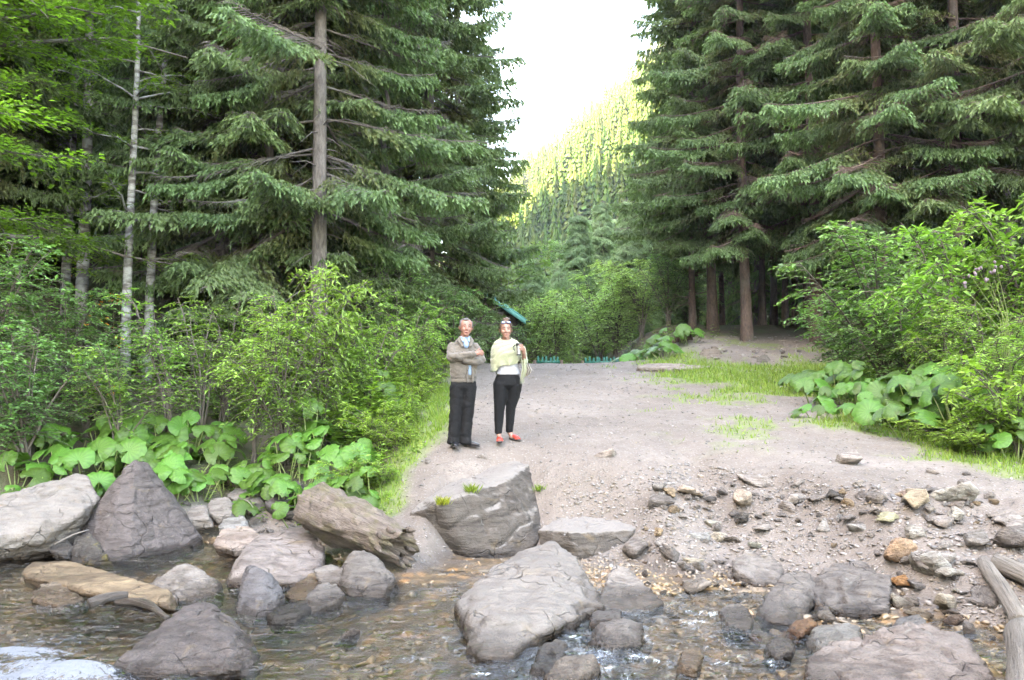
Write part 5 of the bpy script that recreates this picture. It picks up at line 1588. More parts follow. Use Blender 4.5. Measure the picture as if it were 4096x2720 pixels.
class BroadTree:
    """trunk with limbs; leaves in flat layered sprays"""
    def __init__(self, seed, H, z0, r_trunk, limbs, limb_len, leaf, n_spray, per, bark, leafm, flat=0.12, lean=(0, 0), aspect=0.6, side=None):
        rng = np.random.default_rng(seed)
        t = np.linspace(0, 1, 16)
        pts = np.column_stack([lean[0] * t ** 1.3 * H + 0.1 * np.sin(5 * t + seed), lean[1] * t ** 1.3 * H + .08 * np.cos(4 * t), -0.4 + (H + .4) * t])
        g = Geo(); v, f = tube_arrays(pts, r_trunk * (1 - .85 * t), 10); g.add(v, f)
        Pn, Dn, Sn, Tn = [], [], [], []
        for k in range(limbs):
            zz = rng.uniform(z0, H * .97)
            tt = (zz + .4) / (H + .4); p = np.array([np.interp(tt, t, pts[:, 0]), np.interp(tt, t, pts[:, 1]), zz])
            a = rng.uniform(0, 6.28) if side is None else rng.normal(side, 0.8)
            L = limb_len * rng.uniform(.5, 1.1) * (1.15 - .6 * (zz - z0) / (H - z0 + .1))
            d = np.array([math.cos(a), math.sin(a), rng.uniform(0.0, .55)])
            s = np.linspace(0, 1, 6)
            lp = p + np.outer(s, d) * L + np.outer(s ** 2, [0, 0, -.28 * L]) + rng.normal(0, .03 * L, (6, 3)) * s[:, None]
            v, f = tube_arrays(lp, np.linspace(.035, .006, 6) * (L / 3 + .3), 5, False); g.add(v, f)
            for q in range(n_spray):
                u = rng.uniform(.2, 1.0); c = np.array([np.interp(u, s, lp[:, i]) for i in range(3)])
                a2 = a + rng.normal(0, .9); L2 = rng.uniform(.35, .9) * limb_len * .3
                d2 = np.array([math.cos(a2), math.sin(a2), rng.uniform(-.25, .15)])
                v, f = tube_arrays([c, c + d2 * L2 * .5, c + d2 * L2 + np.array([0, 0, -.1 * L2])], [.007, .005, .002], 3, False); g.add(v, f)
                m = per
                f_ = rng.uniform(.1, 1.05, m)[:, None]
                sd = np.array([-d2[1], d2[0], 0])
                w = (rng.uniform(-1, 1, m) * L2 * .38)[:, None] * (1.1 - f_ * .6)
                pos = c + d2 * L2 * f_ + sd * w + np.column_stack([rng.normal(0, .02, m), rng.normal(0, .02, m), rng.normal(0, flat * .3, m) - .08 * np.abs(w[:, 0])])
                dr = d2 + sd * np.sign(w) * .7 + rng.normal(0, .25, (m, 3))
                Pn.append(pos); Dn.append(dr); Sn.append(leaf * rng.uniform(.65, 1.15, m))
                vv = rng.uniform(.7, 1.25); Tn.append(np.tile([[vv * 1.02, vv, vv * .85]], (m, 1)))
        V, F, T = leaves_arrays(np.vstack(Pn), np.vstack(Dn), np.concatenate(Sn), rng, aspect, .2, .75, np.vstack(Tn))
        self.trunk = mesh_np('trunk', *g.arrays(), True, (bark,))
        self.crown = mesh_np('crown', V, F, T, False, (leafm,))

    def put(self, pos, label, s=1.0, rz=0.0, name='birch_tree', group=None):
        e = empty(name, (pos[0], pos[1], pos[2] - .05), rz, s)
        obj('trunk', self.trunk, e); obj('crown', self.crown, e)
        return tag(e, label, 'tree', group)


B_BIRCH = BroadTree(1, 15, 4.5, 0.15, 26, 2.2, .09, 9, 16, M_BIRCH, M_BEECH, lean=(.02, 0))
B_BIRCH2 = BroadTree(2, 14, 2.0, 0.13, 26, 2.0, .09, 8, 16, M_BIRCH, M_BEECH, lean=(.05, 0))
B_BEECH = BroadTree(3, 13, 1.0, 0.16, 64, 4.6, .115, 20, 34, M_BARK, M_BEECH, lean=(.04, 0), side=0.0, flat=.1)
B_ROUND = BroadTree(4, 9, 1.2, 0.16, 60, 3.6, .16, 16, 18, M_BARK, M_LEAF_BLUE, flat=.3)
B_MAPLE = BroadTree(5, 8, 2.0, 0.10, 30, 2.4, .13, 10, 18, M_BARK, M_LEAF, flat=.3)
B_BIRCH.put(AG(172, 20.0), 'pale forked birch trunk on the upper left slope', 1.0, 0.4)
B_BIRCH2.put(AG(158, 20.6), 'second pale stem leaning beside the forked birch', 0.95, 2.4)
B_BIRCH.put(AG(302, 17.6), 'white birch trunk with dark marks rising behind the drooping boughs', 0.72, 3.1)
B_BIRCH2.put(AG(338, 18.2), 'thin pale birch close to the white birch', 0.85, 1.0)
B_BIRCH2.put(AG(255, 28.0), 'slim grey birch in the shade of the left slope', 0.9, 4.0)
B_BEECH.put((at(-120, 200, 15.0).x, 15.0, gz(at(-120, 200, 15.0).x, 15.0)), 'beech with bright layered sprays reaching in from the left', 1.0, 0.0, 'beech_tree')
B_BEECH.put((at(-120, 200, 19.0).x, 19.0, gz(at(-120, 200, 19.0).x, 19.0)), 'beech higher on the left slope with light green sprays', 1.05, 0.35, 'beech_tree')
B_ROUND.put(AG(1312, 62), 'round-topped dark green broadleaf tree in the valley', 1.1, 0.0, 'broadleaf_tree')
B_ROUND.put(AG(1240, 56), 'light green broadleaf tree behind the hut', 0.8, 2.0, 'broadleaf_tree')
B_MAPLE.put(AG(1150, 38.5), 'maple with loose leafy twigs above the hut roof', 0.95, 1.0, 'maple_tree')
B_MAPLE.put(AG(860, 26), 'light green young maple lit between the spruces', 0.9, 2.0, 'maple_tree')
B_MAPLE.put(AG(640, 29), 'bright broadleaf sapling behind the left trunks', 1.0, 3.0, 'maple_tree')


# ------------------------------------------------------------------ forest on the far slope: reads as one mass
def mountain_forest():
    rng = np.random.default_rng(9)
    M = leaf_mat('mountain_spruce', (0.050, 0.084, 0.024), 0.12, 0.8, 0.35, 0.1)
    proto = []
    for k in range(4):
        V, T, F = [], [], []
        r2 = np.random.default_rng(k)
        lay = 11
        for j in range(lay):
            u = j / lay
            z = .10 + .88 * u; rad = .135 * (1 - u) ** .85 * r2.uniform(.85, 1.15); m = 8
            a0 = r2.uniform(0, 6.28)
            for i in range(m):
                a = a0 + i * 6.283 / m + r2.normal(0, .2); rr = rad * r2.uniform(.6, 1.25)
                n0 = len(V); da = .42
                V += [(0, 0, z + .075), (rr * math.cos(a - da), rr * math.sin(a - da), z - .02), (rr * 1.15 * math.cos(a), rr * 1.15 * math.sin(a), z - .045), (rr * math.cos(a + da), rr * math.sin(a + da), z - .02)]
                g = r2.uniform(.75, 1.2); T += [(g * .7,) * 3] + [(g,) * 3] * 3
                F += [(n0, n0 + 1, n0 + 2), (n0, n0 + 2, n0 + 3)]
        n0 = len(V)
        for i in range(4):
            a = i * 1.57; V += [(.012 * math.cos(a), .012 * math.sin(a), -.1), (.008 * math.cos(a), .008 * math.sin(a), .5)]; T += [(1.3, .9, .8)] * 2
        for i in range(4):
            p, q = n0 + 2 * i, n0 + 2 * ((i + 1) % 4); F += [(p, q, q + 1), (p, q + 1, p + 1)]
        proto.append((np.array(V), np.array(F), np.array(T)))
    g = Geo()
    N_ = 4300
    y = rng.uniform(80, 424, N_); x = y * rng.uniform(-0.07, 0.27, N_) 
    z = ter(x, y)
    crag = fbm(x * .03, y * .03, 0, 3, 61)
    n = 0
    for i in range(N_):
        if z[i] < 4.0 or (crag[i] > 0.62 and z[i] > 45): continue
        V, F, T = proto[rng.integers(4)]
        h = rng.uniform(6, 17) * (1.0 if y[i] > 150 else .75); w = h * rng.uniform(.7, 1.3) * (1.0 if rng.random() > .2 else 1.5)
        a = rng.uniform(0, 6.28); c, s = math.cos(a), math.sin(a)
        Q = np.column_stack([(V[:, 0] * c - V[:, 1] * s) * w + x[i], (V[:, 0] * s + V[:, 1] * c) * w + y[i], V[:, 2] * h + z[i] - .3])
        yel = rng.uniform(.85, 1.35)
        g.add(Q, F, T * np.array([yel, 1.0, .9]) * rng.uniform(.75, 1.2)); n += 1
    o = obj('forest', g.mesh('forest', M))
    tag(o, 'conifer forest covering the mountainside, sunlit above and shaded below', 'forest', kind='stuff')


mountain_forest()

# ------------------------------------------------------------------ logs and dead wood
def wood_material(name, c0, c1, rough=0.85, stretch=(6, 6, 0.7), moss=0.0, wet=False):
    m, nt, nd, lk, b, out = new_mat(name)
    tc = N(nt, 'ShaderNodeTexCoord').outputs['Object']
    mp = N(nt, 'ShaderNodeMapping'); mp.inputs['Scale'].default_value = stretch
    lk.new(tc, mp.inputs[0])
    n1 = tex_noise(nt, mp.outputs[0], 3.0, 6, 0.65, 0.6)
    n2 = tex_noise(nt, tc, 5.0, 5, 0.6)
    c = mixc(nt, ramp(nt, n1, [(0.3, 0.0), (0.68, 1.0)]), c0, c1)
    c = mixc(nt, ramp(nt, n2, [(0.62, 0.0), (0.75, 0.5)]), c, tuple(k * 0.55 for k in c0))
    if moss:
        geo = N(nt, 'ShaderNodeNewGeometry')
        sp = N(nt, 'ShaderNodeSeparateXYZ'); lk.new(geo.outputs['Normal'], sp.inputs[0])
        f = mathn(nt, 'MULTIPLY', ramp(nt, n2, [(0.48, 0.0), (0.6, 1.0)]), moss)
        c = mixc(nt, f, c, (0.09, 0.08, 0.025))
    lk.new(c, b.inputs['Base Color'])
    b.inputs['Roughness'].default_value = 0.3 if wet else rough
    mp2 = N(nt, 'ShaderNodeMapping'); mp2.inputs['Scale'].default_value = (stretch[0] * 5, stretch[1] * 5, stretch[2] * 1.3); lk.new(tc, mp2.inputs[0])
    n3 = tex_noise(nt, mp2.outputs[0], 2.2, 5, 0.7, 0.3)
    crack = ramp(nt, n3, [(0.34, 1.0), (0.44, 0.0)])
    c = mixc(nt, mathn(nt, 'MULTIPLY', crack, 0.8), c, tuple(k * 0.25 for k in c0))
    c = mixc(nt, ramp(nt, n3, [(0.58, 0.0), (0.72, 0.5)]), c, tuple(min(1, k * 1.35) for k in c1))
    lk.new(c, b.inputs['Base Color'])
    lk.new(bump(nt, mathn(nt, 'ADD', mathn(nt, 'ADD', n1, mathn(nt, 'MULTIPLY', n2, .5)), mathn(nt, 'MULTIPLY', n3, .6)), 1.0, 0.05), b.inputs['Normal'])
    return m


M_LOG = wood_material('barkless_log', (0.095, 0.078, 0.062), (0.20, 0.172, 0.145))
M_ROT = wood_material('rotten_log', (0.060, 0.042, 0.031), (0.185, 0.145, 0.118), moss=0.5)
M_DEAD = wood_material('dead_wood', (0.11, 0.09, 0.075), (0.22, 0.19, 0.165))
M_SNAG = wood_material('soaked_wood', (0.035, 0.028, 0.024), (0.09, 0.072, 0.06), wet=True)
M_CUT = simple_mat('cut_end', (0.36, 0.30, 0.23), 0.8, 0.3, 30, 0.3, 60)


def log(p0, p1, r0, r1, label, mat, name='log', seed=0, amp=0.06, sides=20, n=28, bend=0.02, caps=True):
    """log along local z with knots and flats; the two sawn faces are parts"""
    p0, p1 = Vector(p0), Vector(p1)
    L = (p1 - p0).length
    t = np.linspace(0, 1, n)
    pts = np.column_stack([bend * L * np.sin(t * 3.1), bend * .6 * L * np.sin(t * 5 + seed), t * L])
    V, F = tube_arrays(pts, r0 + (r1 - r0) * t, sides, True)
    ctr = np.vstack([np.repeat(pts, sides, 0), pts[:1], pts[-1:]])
    nn = fbm(V[:, 0] * 6 + seed, V[:, 1] * 6, V[:, 2] * 2.2, 3, seed + 3)
    V = ctr + (V - ctr) * (1 + amp * nn)[:, None] * np.array([1, 1, 1])
    me = mesh_np(name, V, F, None, True, (mat,))
    o = obj(name, me, None, None, p0)
    o.rotation_mode = 'QUATERNION'; o.rotation_quaternion = (p1 - p0).to_track_quat('Z', 'X')
    return tag(o, label, 'log')


a, b_ = GH(2272, 1312) + Vector((0, 0, .05)), GH(2350, 1475) + Vector((0, 0, .12))
log(a, b_, .058, .066, 'pale barkless pole lying down toward the corner log', M_LOG, 'log', 1, .05)
a, b_ = GH(2300, 1318) + Vector((0, 0, .06)), GH(2430, 1390) + Vector((0, 0, .09))
log(a, b_, .075, .085, 'knotty pale log running out at the right frame edge', M_LOG, 'log', 2, .08)
a, b_ = P(2362, 1468, 5.9), P(2400, 1760, 4.2)
log(a, b_, .125, .15, 'thick sawn log in the lower right corner', M_LOG, 'log', 3, .035)

# fallen trunk and dead boughs on the left slope
a, b_ = AG(195, 16.6), AG(318, 12.9)
log(a + Vector((0, 0, .55)), b_ + Vector((0, 0, .10)), .06, .085, 'fallen grey trunk slanting down the left slope', M_DEAD, 'fallen_trunk', 5, .1)


# the rotten driftwood log: a hollow, split shell
def driftwood():
    p0, p1 = P(728, 1175, 10.3), P(925, 1258, 9.05)
    L = (p1 - p0).length
    n, s = 70, 46
    t = np.linspace(0, 1, n)
    ang = np.linspace(0, 2 * math.pi, s, endpoint=False)
    T, A = np.meshgrid(t, ang, indexing='ij')
    rad = 0.27 + 0.05 * np.sin(T * 5) - 0.03 * T
    # torn hollow on the lower front side, ragged far end
    rad = rad * (1 + 0.16 * fbm(np.cos(A) * 1.6, np.sin(A) * 1.6, T * 2.5, 4, 7) + 0.10 * fbm(np.cos(A) * 6, np.sin(A) * 6, T * 9, 3, 8))
    hol = np.exp(-((T - .45) / .22) ** 2) * np.exp(-((np.angle(np.exp(1j * (A - 4.0)))) / .55) ** 2)
    rad = rad * (1 - 0.62 * hol)
    rag = np.where(T > .90, 1 - (T - .90) * 3.0 * (0.5 + 0.5 * np.sin(A * 5 + 1)), 1.0)
    rad = rad * rag
    x = np.cos(A) * rad * 1.05; y = np.sin(A) * rad * 0.95
    z = T * L + 0.10 * np.sin(A * 3 + 2) * smooth(.8, 1, T) + 0.05 * fbm(np.cos(A) * 3, np.sin(A) * 3, 0, 2, 9) * smooth(.7, 1, T)
    # inward turned ends make the shell hollow
    ring_in = np.stack([x[-1] * .72, y[-1] * .72, z[-1] - .28], -1)
    V = np.concatenate([np.stack([x, y, z], -1).reshape(-1, 3), ring_in])
    i = np.arange(n * s).reshape(n, s)
    F = np.stack([i[:-1], np.roll(i[:-1], -1, 1), np.roll(i[1:], -1, 1), i[1:]], -1).reshape(-1, 4)
    e = n * s + np.arange(s)
    F = np.vstack([F, np.stack([i[-1], np.roll(i[-1], -1), np.roll(e, -1), e], -1)])
    c0 = len(V); V = np.vstack([V, [[0, 0, -.03]], [[0, 0, L - .35]]])
    C = [(c0, i[0, (k + 1) % s], i[0, k], i[0, k]) for k in range(s)]
    tri = np.array([(c0, i[0, (k + 1) % s], i[0, k]) for k in range(s)] + [(c0 + 1, e[k], e[(k + 1) % s]) for k in range(s)])
    F = np.vstack([F[:, [0, 1, 2]], F[:, [0, 2, 3]], tri])
    root = empty('driftwood_log', p0)
    o = obj('shell', mesh_np('driftwood_log', V, F, None, True, (M_ROT,)), root)
    o.rotation_mode = 'QUATERNION'; o.rotation_quaternion = (p1 - p0).to_track_quat('Z', 'Y')
    # torn splinters at the near end
    rng = np.random.default_rng(3)
    d = (p1 - p0).normalized()
    for k in range(9):
        a = rng.uniform(0, 6.28); q = np.array(p1 - p0) * rng.uniform(.88, .97) + np.array([.1, -.3, 0]) * 0
        up = np.array([0, 0, 1.0]); sd = np.cross(np.array(d), up); sd /= np.linalg.norm(sd); u2 = np.cross(sd, np.array(d))
        st = q + (sd * math.cos(a) + u2 * math.sin(a)) * .19
        en = st + np.array(d) * rng.uniform(.10, .24) + (sd * math.cos(a) + u2 * math.sin(a)) * rng.uniform(-.05, .06)
        v, f = tube_arrays([st, (st + en) / 2 + rng.normal(0, .012, 3), en], [.035, .03, .008], 6)
        obj('splinter', mesh_np('splinter', v, f, None, True, (M_ROT,)), root)
    tag(root, 'rotten reddish driftwood log with a hollow underside and torn end', 'log')


driftwood()
tuft(P(728, 1165, 10.1), 160, 0.16, 'yellow-green grass tuft at the upper end of the driftwood log', (1.5, 1.15, .6), 4)
tuft(P(755, 1192, 9.8), 70, 0.10, 'small dry tuft on the side of the driftwood log', (1.9, 1.2, .6), 6)
# dark snag in the water before the tan slab
o = log(P(205, 1392, 7.35), P(294, 1372, 7.55), .040, .034, 'dark soaked wood snag rising from the stream', M_SNAG, 'snag', 8, .35, 14, 18, .05)
o = log(P(272, 1388, 7.4), P(395, 1425, 6.85), .035, .02, 'dark soaked branch lying under the water surface', M_SNAG, 'branch', 9, .3, 10, 18, .05)
# thin dry sticks
for i, (x0, y0, Y0, x1, y1, Y1, lb) in enumerate([(125, 1255, 9.9, 205, 1222, 10.2, 'thin dry stick beneath the slab boulder'), (555, 1150, 11.9, 585, 1170, 11.5, 'orange broken stick on the gravel spit'),
                                                 (1040, 630, 18.2, 1085, 545, 18.2, 'hidden dry stick among boughs')][:2]):
    log(P(x0, y0, Y0), P(x1, y1, Y1), .010, .006, lb, M_DEAD, 'stick', 20 + i, .2, 6, 8, .04)


# dead brush hanging on the left slope: bare brown boughs
def dead_brush(pos, label, s, seed):
    rng = np.random.default_rng(seed)
    g = Geo()
    for k in range(90):
        a = rng.uniform(0, 6.28); L = s * rng.uniform(.4, 1.1)
        d = np.array([math.cos(a) * .8, math.sin(a) * .8, rng.uniform(.1, 1.0)]); t = np.linspace(0, 1, 6)
        p = np.outer(t, d) * L + np.outer(t ** 2, [0, 0, -.75 * L]) + np.array([0, 0, .5 * s])
        v, f = tube_arrays(p, np.linspace(.006, .002, 6), 3, False); g.add(v, f)
    o = obj('dead_brush', g.mesh('dead_brush', M_DEAD), None, None, pos)
    tag(o, label, 'brush')


dead_brush(AG(175, 14.8), 'tangle of dry brown twigs hanging over the fallen trunk', 1.1, 1)

# ------------------------------------------------------------------ flowers
M_ORANGE = simple_mat('orange_petals', (0.75, 0.30, 0.02), 0.6, 0.25, 30, 0)
M_PURPLE = simple_mat('thistle_flower', (0.16, 0.12, 0.135), 0.8, 0.3, 30, 0)


def petals(n, r, seed):
    rng = np.random.default_rng(seed)
    a = np.linspace(0, 6.28, n, endpoint=False)
    d = np.column_stack([np.cos(a), np.sin(a), rng.uniform(.1, .9, n)])
    V, F, T = leaves_arrays(np.zeros((n, 3)), d, np.full(n, r), rng, .45, .1, .6)
    return V, F, T


FLOWER = mesh_np('blossom', *petals(14, .05, 1), False, (M_ORANGE,))
_v, _f = tube_arrays([(0, 0, -.1), (.02, 0, .4), (.0, .01, .8)], [.006, .005, .003], 5, False)
FSTEM = mesh_np('stem', _v, _f, None, True, (M_STALK,))
for i, (dx, dy, Y, n) in enumerate([(180, 608, 22.5, 2), (150, 632, 22.5, 2), (200, 672, 20.5, 4), (225, 690, 20.0, 5), (262, 682, 20.0, 5), (275, 690, 20.2, 6), (245, 742, 18.5, 4), (268, 786, 16.0, 4), (246, 890, 13.6, 5), (203, 735, 18.0, 3), (160, 660, 21.0, 3)]):
    q = P(dx, dy, Y); g0 = gz(q.x, q.y)
    base_z = min(g0, q.z - .35)
    e = empty('flowering_plant', (q.x, q.y, base_z))
    st = obj('stem', FSTEM, e); st.scale = (1, 1, (q.z - base_z) / .8)
    for k in range(n):
        f = bpy.data.objects.new('blossom', FLOWER)
        f.location = (_rs.uniform(-.12, .12), _rs.uniform(-.12, .12), q.z - base_z + _rs.uniform(-.14, .06)); f.rotation_euler = (_rs.uniform(-.2, 1.0), _rs.uniform(-.4, .4), _rs.uniform(0, 6))
        link(f, e)
    tag(e, ['lone orange flowers high on the left slope', 'orange flowers left of the birch foot', 'orange flowers in the middle of the slope patch', 'orange flower cluster above the round leaves', 'orange flower cluster at the right end of the slope patch',
            'bright orange flowers beside the white birch foot', 'orange flowers below the slope patch', 'orange flowers just above the airy shrub', 'lowest orange flowers beside the fallen trunk', 'few orange flowers left in the slope patch', 'orange flowers near the forked birch foot'][i], 'flower', 'orange flowers on the left slope')

_tv = tube_arrays([(0, 0, 0), (.0, 0, .03), (0, 0, .05)], [.014, .022, .012], 8)
THEAD = mesh_np('flower_head', _tv[0], _tv[1], None, True, (M_PURPLE,))
q = P(2330, 690, 11.6); g0 = gz(q.x, q.y)
e = empty('thistle', (q.x, q.y, g0))
for k in range(6):
    tip = P(2225 + 16 * k + _rs.uniform(-8, 8), 655 - (k % 3) * 16 + _rs.uniform(-8, 8), 11.4) - Vector((q.x, q.y, g0))
    mid = Vector((tip.x * .3, tip.y * .3, tip.z * .75))
    v, f = tube_arrays([(0, 0, -.1), tuple(mid * .6), tuple(mid), tuple(tip)], [.007, .006, .005, .003], 5, False)
    obj('stem', mesh_np('stem', v, f, None, True, (M_STALK,)), e)
    for r_ in range(3):
        h = bpy.data.objects.new('flower_head', THEAD); h.location = tip + Vector((_rs.uniform(-.05, .05), _rs.uniform(-.04, .04), _rs.uniform(-.02, .05))); h.rotation_euler = (_rs.uniform(-.5, .5), _rs.uniform(-.5, .5), 0)
        h.scale = (0.9, 0.9, 0.9)
        link(h, e)
tag(e, 'tall thistle with faded purple heads on the right bank', 'thistle')

# ------------------------------------------------------------------ people
_ICO = None


def ico_pts():
    global _ICO
    if _ICO is None:
        bm = bmesh.new(); bmesh.ops.create_icosphere(bm, subdivisions=3, radius=1.0)
        _ICO = np.array([v.co[:] for v in bm.verts]); bm.free()
    return _ICO


def ell(c, r):
    r = np.array(r if isinstance(r, (tuple, list)) else (r, r, r), float)
    return np.asarray(c, float) + ico_pts() * r


def chain(*nodes):
    """hulls between successive (centre, radius) nodes"""
    out = []
    for (c0, r0), (c1, r1) in zip(nodes[:-1], nodes[1:]):
        out.append(np.vstack([ell(c0, r0), ell(c1, r1)]))
    return out


def ball(c, r):
    return [ell(c, r)]


def turn(groups, M4):
    M4 = np.array(M4)
    return [g @ M4[:3, :3].T + M4[:3, 3] for g in groups]


def blob(name, groups, mat, parent, voxel=0.008, sm=3, wrinkle=None, cut_low=None):
    me = remesh(hull_mesh([[Vector(p) for p in g] for g in groups]), voxel, sm)
    if wrinkle is not None:
        co, no = get_co(me)
        d = wrinkle(co)
        set_co(me, co + no * d[:, None])
    for p in me.polygons:
        p.use_smooth = True
    return obj(name, me, parent, mat)


def fabric_mat(name, col, rough=0.85, var=0.12, weave=350, sheen=0.15):
    m, nt, nd, lk, b, out = new_mat(name)
    tc = N(nt, 'ShaderNodeTexCoord').outputs['Object']
    n1 = tex_noise(nt, tc, 6, 4); n2 = tex_noise(nt, tc, weave, 2)
    c = mixc(nt, n1, tuple(k * (1 - var) for k in col), tuple(min(1, k * (1 + var)) for k in col))
    lk.new(c, b.inputs['Base Color']); b.inputs['Roughness'].default_value = rough
    b.inputs['Specular IOR Level'].default_value = 0.25
    b.inputs['Sheen Weight'].default_value = sheen
    n3 = tex_noise(nt, tc, 22, 4, 0.6, 1.2)
    lk.new(bump(nt, n2, 0.25, 0.003, bump(nt, n3, 0.6, 0.02)), b.inputs['Normal'])
    return m


def skin_mat(name, col):
    m, nt, nd, lk, b, out = new_mat(name)
    tc = N(nt, 'ShaderNodeTexCoord').outputs['Object']
    n1 = tex_noise(nt, tc, 14, 4)
    lk.new(mixc(nt, n1, tuple(k * .86 for k in col), tuple(min(1, k * 1.12) for k in col)), b.inputs['Base Color'])
    b.inputs['Roughness'].default_value = 0.48
    b.inputs['Subsurface Weight'].default_value = 0.12
    b.inputs['Subsurface Radius'].default_value = (0.02, 0.008, 0.004)
    return m


M_SKIN = skin_mat('skin', (0.225, 0.105, 0.076))
M_SKIN2 = skin_mat('skin_fair', (0.245, 0.125, 0.090))
M_LIP = simple_mat('lips', (0.20, 0.062, 0.052), 0.5, 0.1, 20, 0)
M_EYE = simple_mat('eye_white', (0.22, 0.20, 0.19), 0.3, 0.05, 20, 0)
M_IRIS = simple_mat('iris', (0.03, 0.022, 0.018), 0.2, 0.1, 20, 0)
M_BROW = simple_mat('brow_hair', (0.05, 0.035, 0.028), 0.8, 0.2, 60, 0)
M_HAIR_G = simple_mat('greying_hair', (0.085, 0.078, 0.075), 0.6, 0.5, 40, 0.8, 180)
M_HAIR_B = simple_mat('brown_hair', (0.085, 0.052, 0.036), 0.5, 0.35, 40, 0.8, 180)
M_JACKET = fabric_mat('taupe_jacket', (0.102, 0.087, 0.072))
M_BLACK = fabric_mat('black_trousers', (0.0055, 0.0055, 0.006), 0.9, 0.2, 350, 0.0)
M_SHIRT = fabric_mat('light_blue_shirt', (0.17, 0.25, 0.35))
M_SHOE = simple_mat('black_leather', (0.012, 0.012, 0.014), 0.3, 0.2, 20, 0)
M_SHAWL = fabric_mat('pale_lime_shawl', (0.225, 0.232, 0.145), 0.8, 0.08, 300, 0.3)
M_WHITE = fabric_mat('white_top', (0.34, 0.34, 0.365))
M_RED = simple_mat('red_leather', (0.36, 0.030, 0.018), 0.4, 0.15, 20, 0)
M_SOLE = simple_mat('dark_sole', (0.03, 0.025, 0.022), 0.7, 0.2, 20, 0)
M_STEEL = simple_mat('brushed_steel', (0.42, 0.41, 0.40), 0.32, 0.1, 30, 0.05, 200, 0.9)
M_PLAST = simple_mat('black_plastic', (0.018, 0.018, 0.018), 0.35, 0.1, 20, 0)
M_BAG = fabric_mat('striped_bag', (0.27, 0.235, 0.195))
M_BAGD = fabric_mat('bag_dark_stripe', (0.08, 0.065, 0.05))
M_LENS = simple_mat('blue_mirror_lens', (0.20, 0.24, 0.45), 0.12, 0.1, 10, 0, 40, 0.6)


def head_groups(c, s=1.0, female=False):
    """head facing -y around the centre c of the skull; returns hull groups"""
    x, y, z = c
    w = 0.077 if female else 0.086
    g = []
    g += [np.vstack([ell((x, y + .008, z + .03), (w, .096, .088)), ell((x, y - .022, z - .045), (w * .83, .068, .05))])]       # skull and cheeks
    g += [np.vstack([ell((x, y - .03, z - .055), (w * .72, .058, .04)), ell((x, y - .060, z - .103), (.030 if female else .036, .026, .017))])]    # jaw and chin
    g += chain(((x, y - .087, z + .012), .009), ((x, y - .106, z - .028), (.0135, .013, .012)))                      # nose
    g += ball((x - .011, y - .094, z - .032), (.008, .009, .007)) + ball((x + .011, y - .094, z - .032), (.008, .009, .007))
    for sg in (-1, 1):
        g += ball((x + sg * .036, y - .068, z - .028), (.024, .02, .022))                # cheek
        g += chain(((x + sg * .012, y - .084, z + .026), (.008, .009, .007)), ((x + sg * .045, y - .070, z + .026), (.010, .010, .007)))  # brow ridge
        g += ball((x + sg * (w + .004), y + .012, z - .012), (.009, .018, .030))        # ear
    g += ball((x, y - .078, z - .068), (.026, .014, .014))                               # mouth region
    return g


def face_parts(person, c, M4, brow_mat, female=False):
    x, y, z = c
    M4 = Matrix(M4)
    def put(name, groups, mat, vox=.003):
        return blob(name, turn(groups, M4), mat, person, vox, 1)
    for sg in (-1, 1):
        e = put('eye', ball((x + sg * .031, y - .0765, z + .008), (.0125, .009, .0050)), M_EYE)
        blob('iris', turn(ball((x + sg * .031, y - .0835, z + .008), (.0062, .0035, .0050)), M4), M_IRIS, e, .002, 0)
        put('eyelid', chain(((x + sg * .018, y - .0845, z + .0155), .0042), ((x + sg * .033, y - .0835, z + .0185), .0045), ((x + sg * .046, y - .076, z + .014), .004)), M_SKIN if not female else M_SKIN2)
        put('eyebrow', chain(((x + sg * .014, y - .091, z + .031), (.005, .004, .0045)), ((x + sg * .033, y - .087, z + .036), (.006, .004, .0045)), ((x + sg * .052, y - .070, z + .030), (.004, .004, .003))), brow_mat)
    put('lips', chain(((x - .022, y - .085, z - .068), (.005, .004, .003)), ((x, y - .0945, z - .066), (.008, .005, .0045)), ((x + .022, y - .085, z - .068), (.005, .004, .003))) +
        chain(((x - .014, y - .088, z - .074), (.005, .004, .004)), ((x + .014, y - .088, z - .074), (.005, .004, .004))), M_LIP)


def hand_groups(wrist, palm, fingers, thumb):
    """wrist, palm centre, fingers = four chains of points, thumb = chain; radii taper along"""
    g = [np.vstack([ell(wrist, .026), ell(palm, (.034, .026, .036))])]
    for ch in fingers + [thumb]:
        n = len(ch)
        g += chain(*[(p, .0100 - .0022 * k / max(1, n - 1)) for k, p in enumerate(ch)])
    return g


def shoe(person, heel, toe, mat, sole_mat, w=.045, h=.06, clog=False):
    heel, toe = np.array(heel, float), np.array(toe, float)
    d = toe - heel; L = np.linalg.norm(d); d /= L
    mid = heel + d * L * .55
    up = np.array([0, 0, 1.0])
    g = [np.vstack([ell(heel + d * .035 + up * .045, (w * .8, w * .8, .035)), ell(mid + up * .042, (w * .98, w * .98, .034)), ]),
         np.vstack([ell(mid + up * .042, (w * .98, w * .98, .034)), ell(toe - d * .04 + up * .034, (w * .86, w * .86, .022))])]
    if not clog:
        g += [np.vstack([ell(heel + d * .05 + up * .08, (w * .8, w * .8, .02)), ell(heel + d * .10 + up * .06, (w * .8, w * .8, .02))])]
    s = blob('shoe', g, mat, person, .006, 2)
    blob('sole', [np.vstack([ell(heel + d * .03 + up * .014, (w * .82, w * .82, .013)), ell(mid + up * .012, (w, w, .011)), ell(toe - d * .035 + up * .012, (w * .88, w * .88, .010))])], sole_mat, s, .006, 0)
    return s


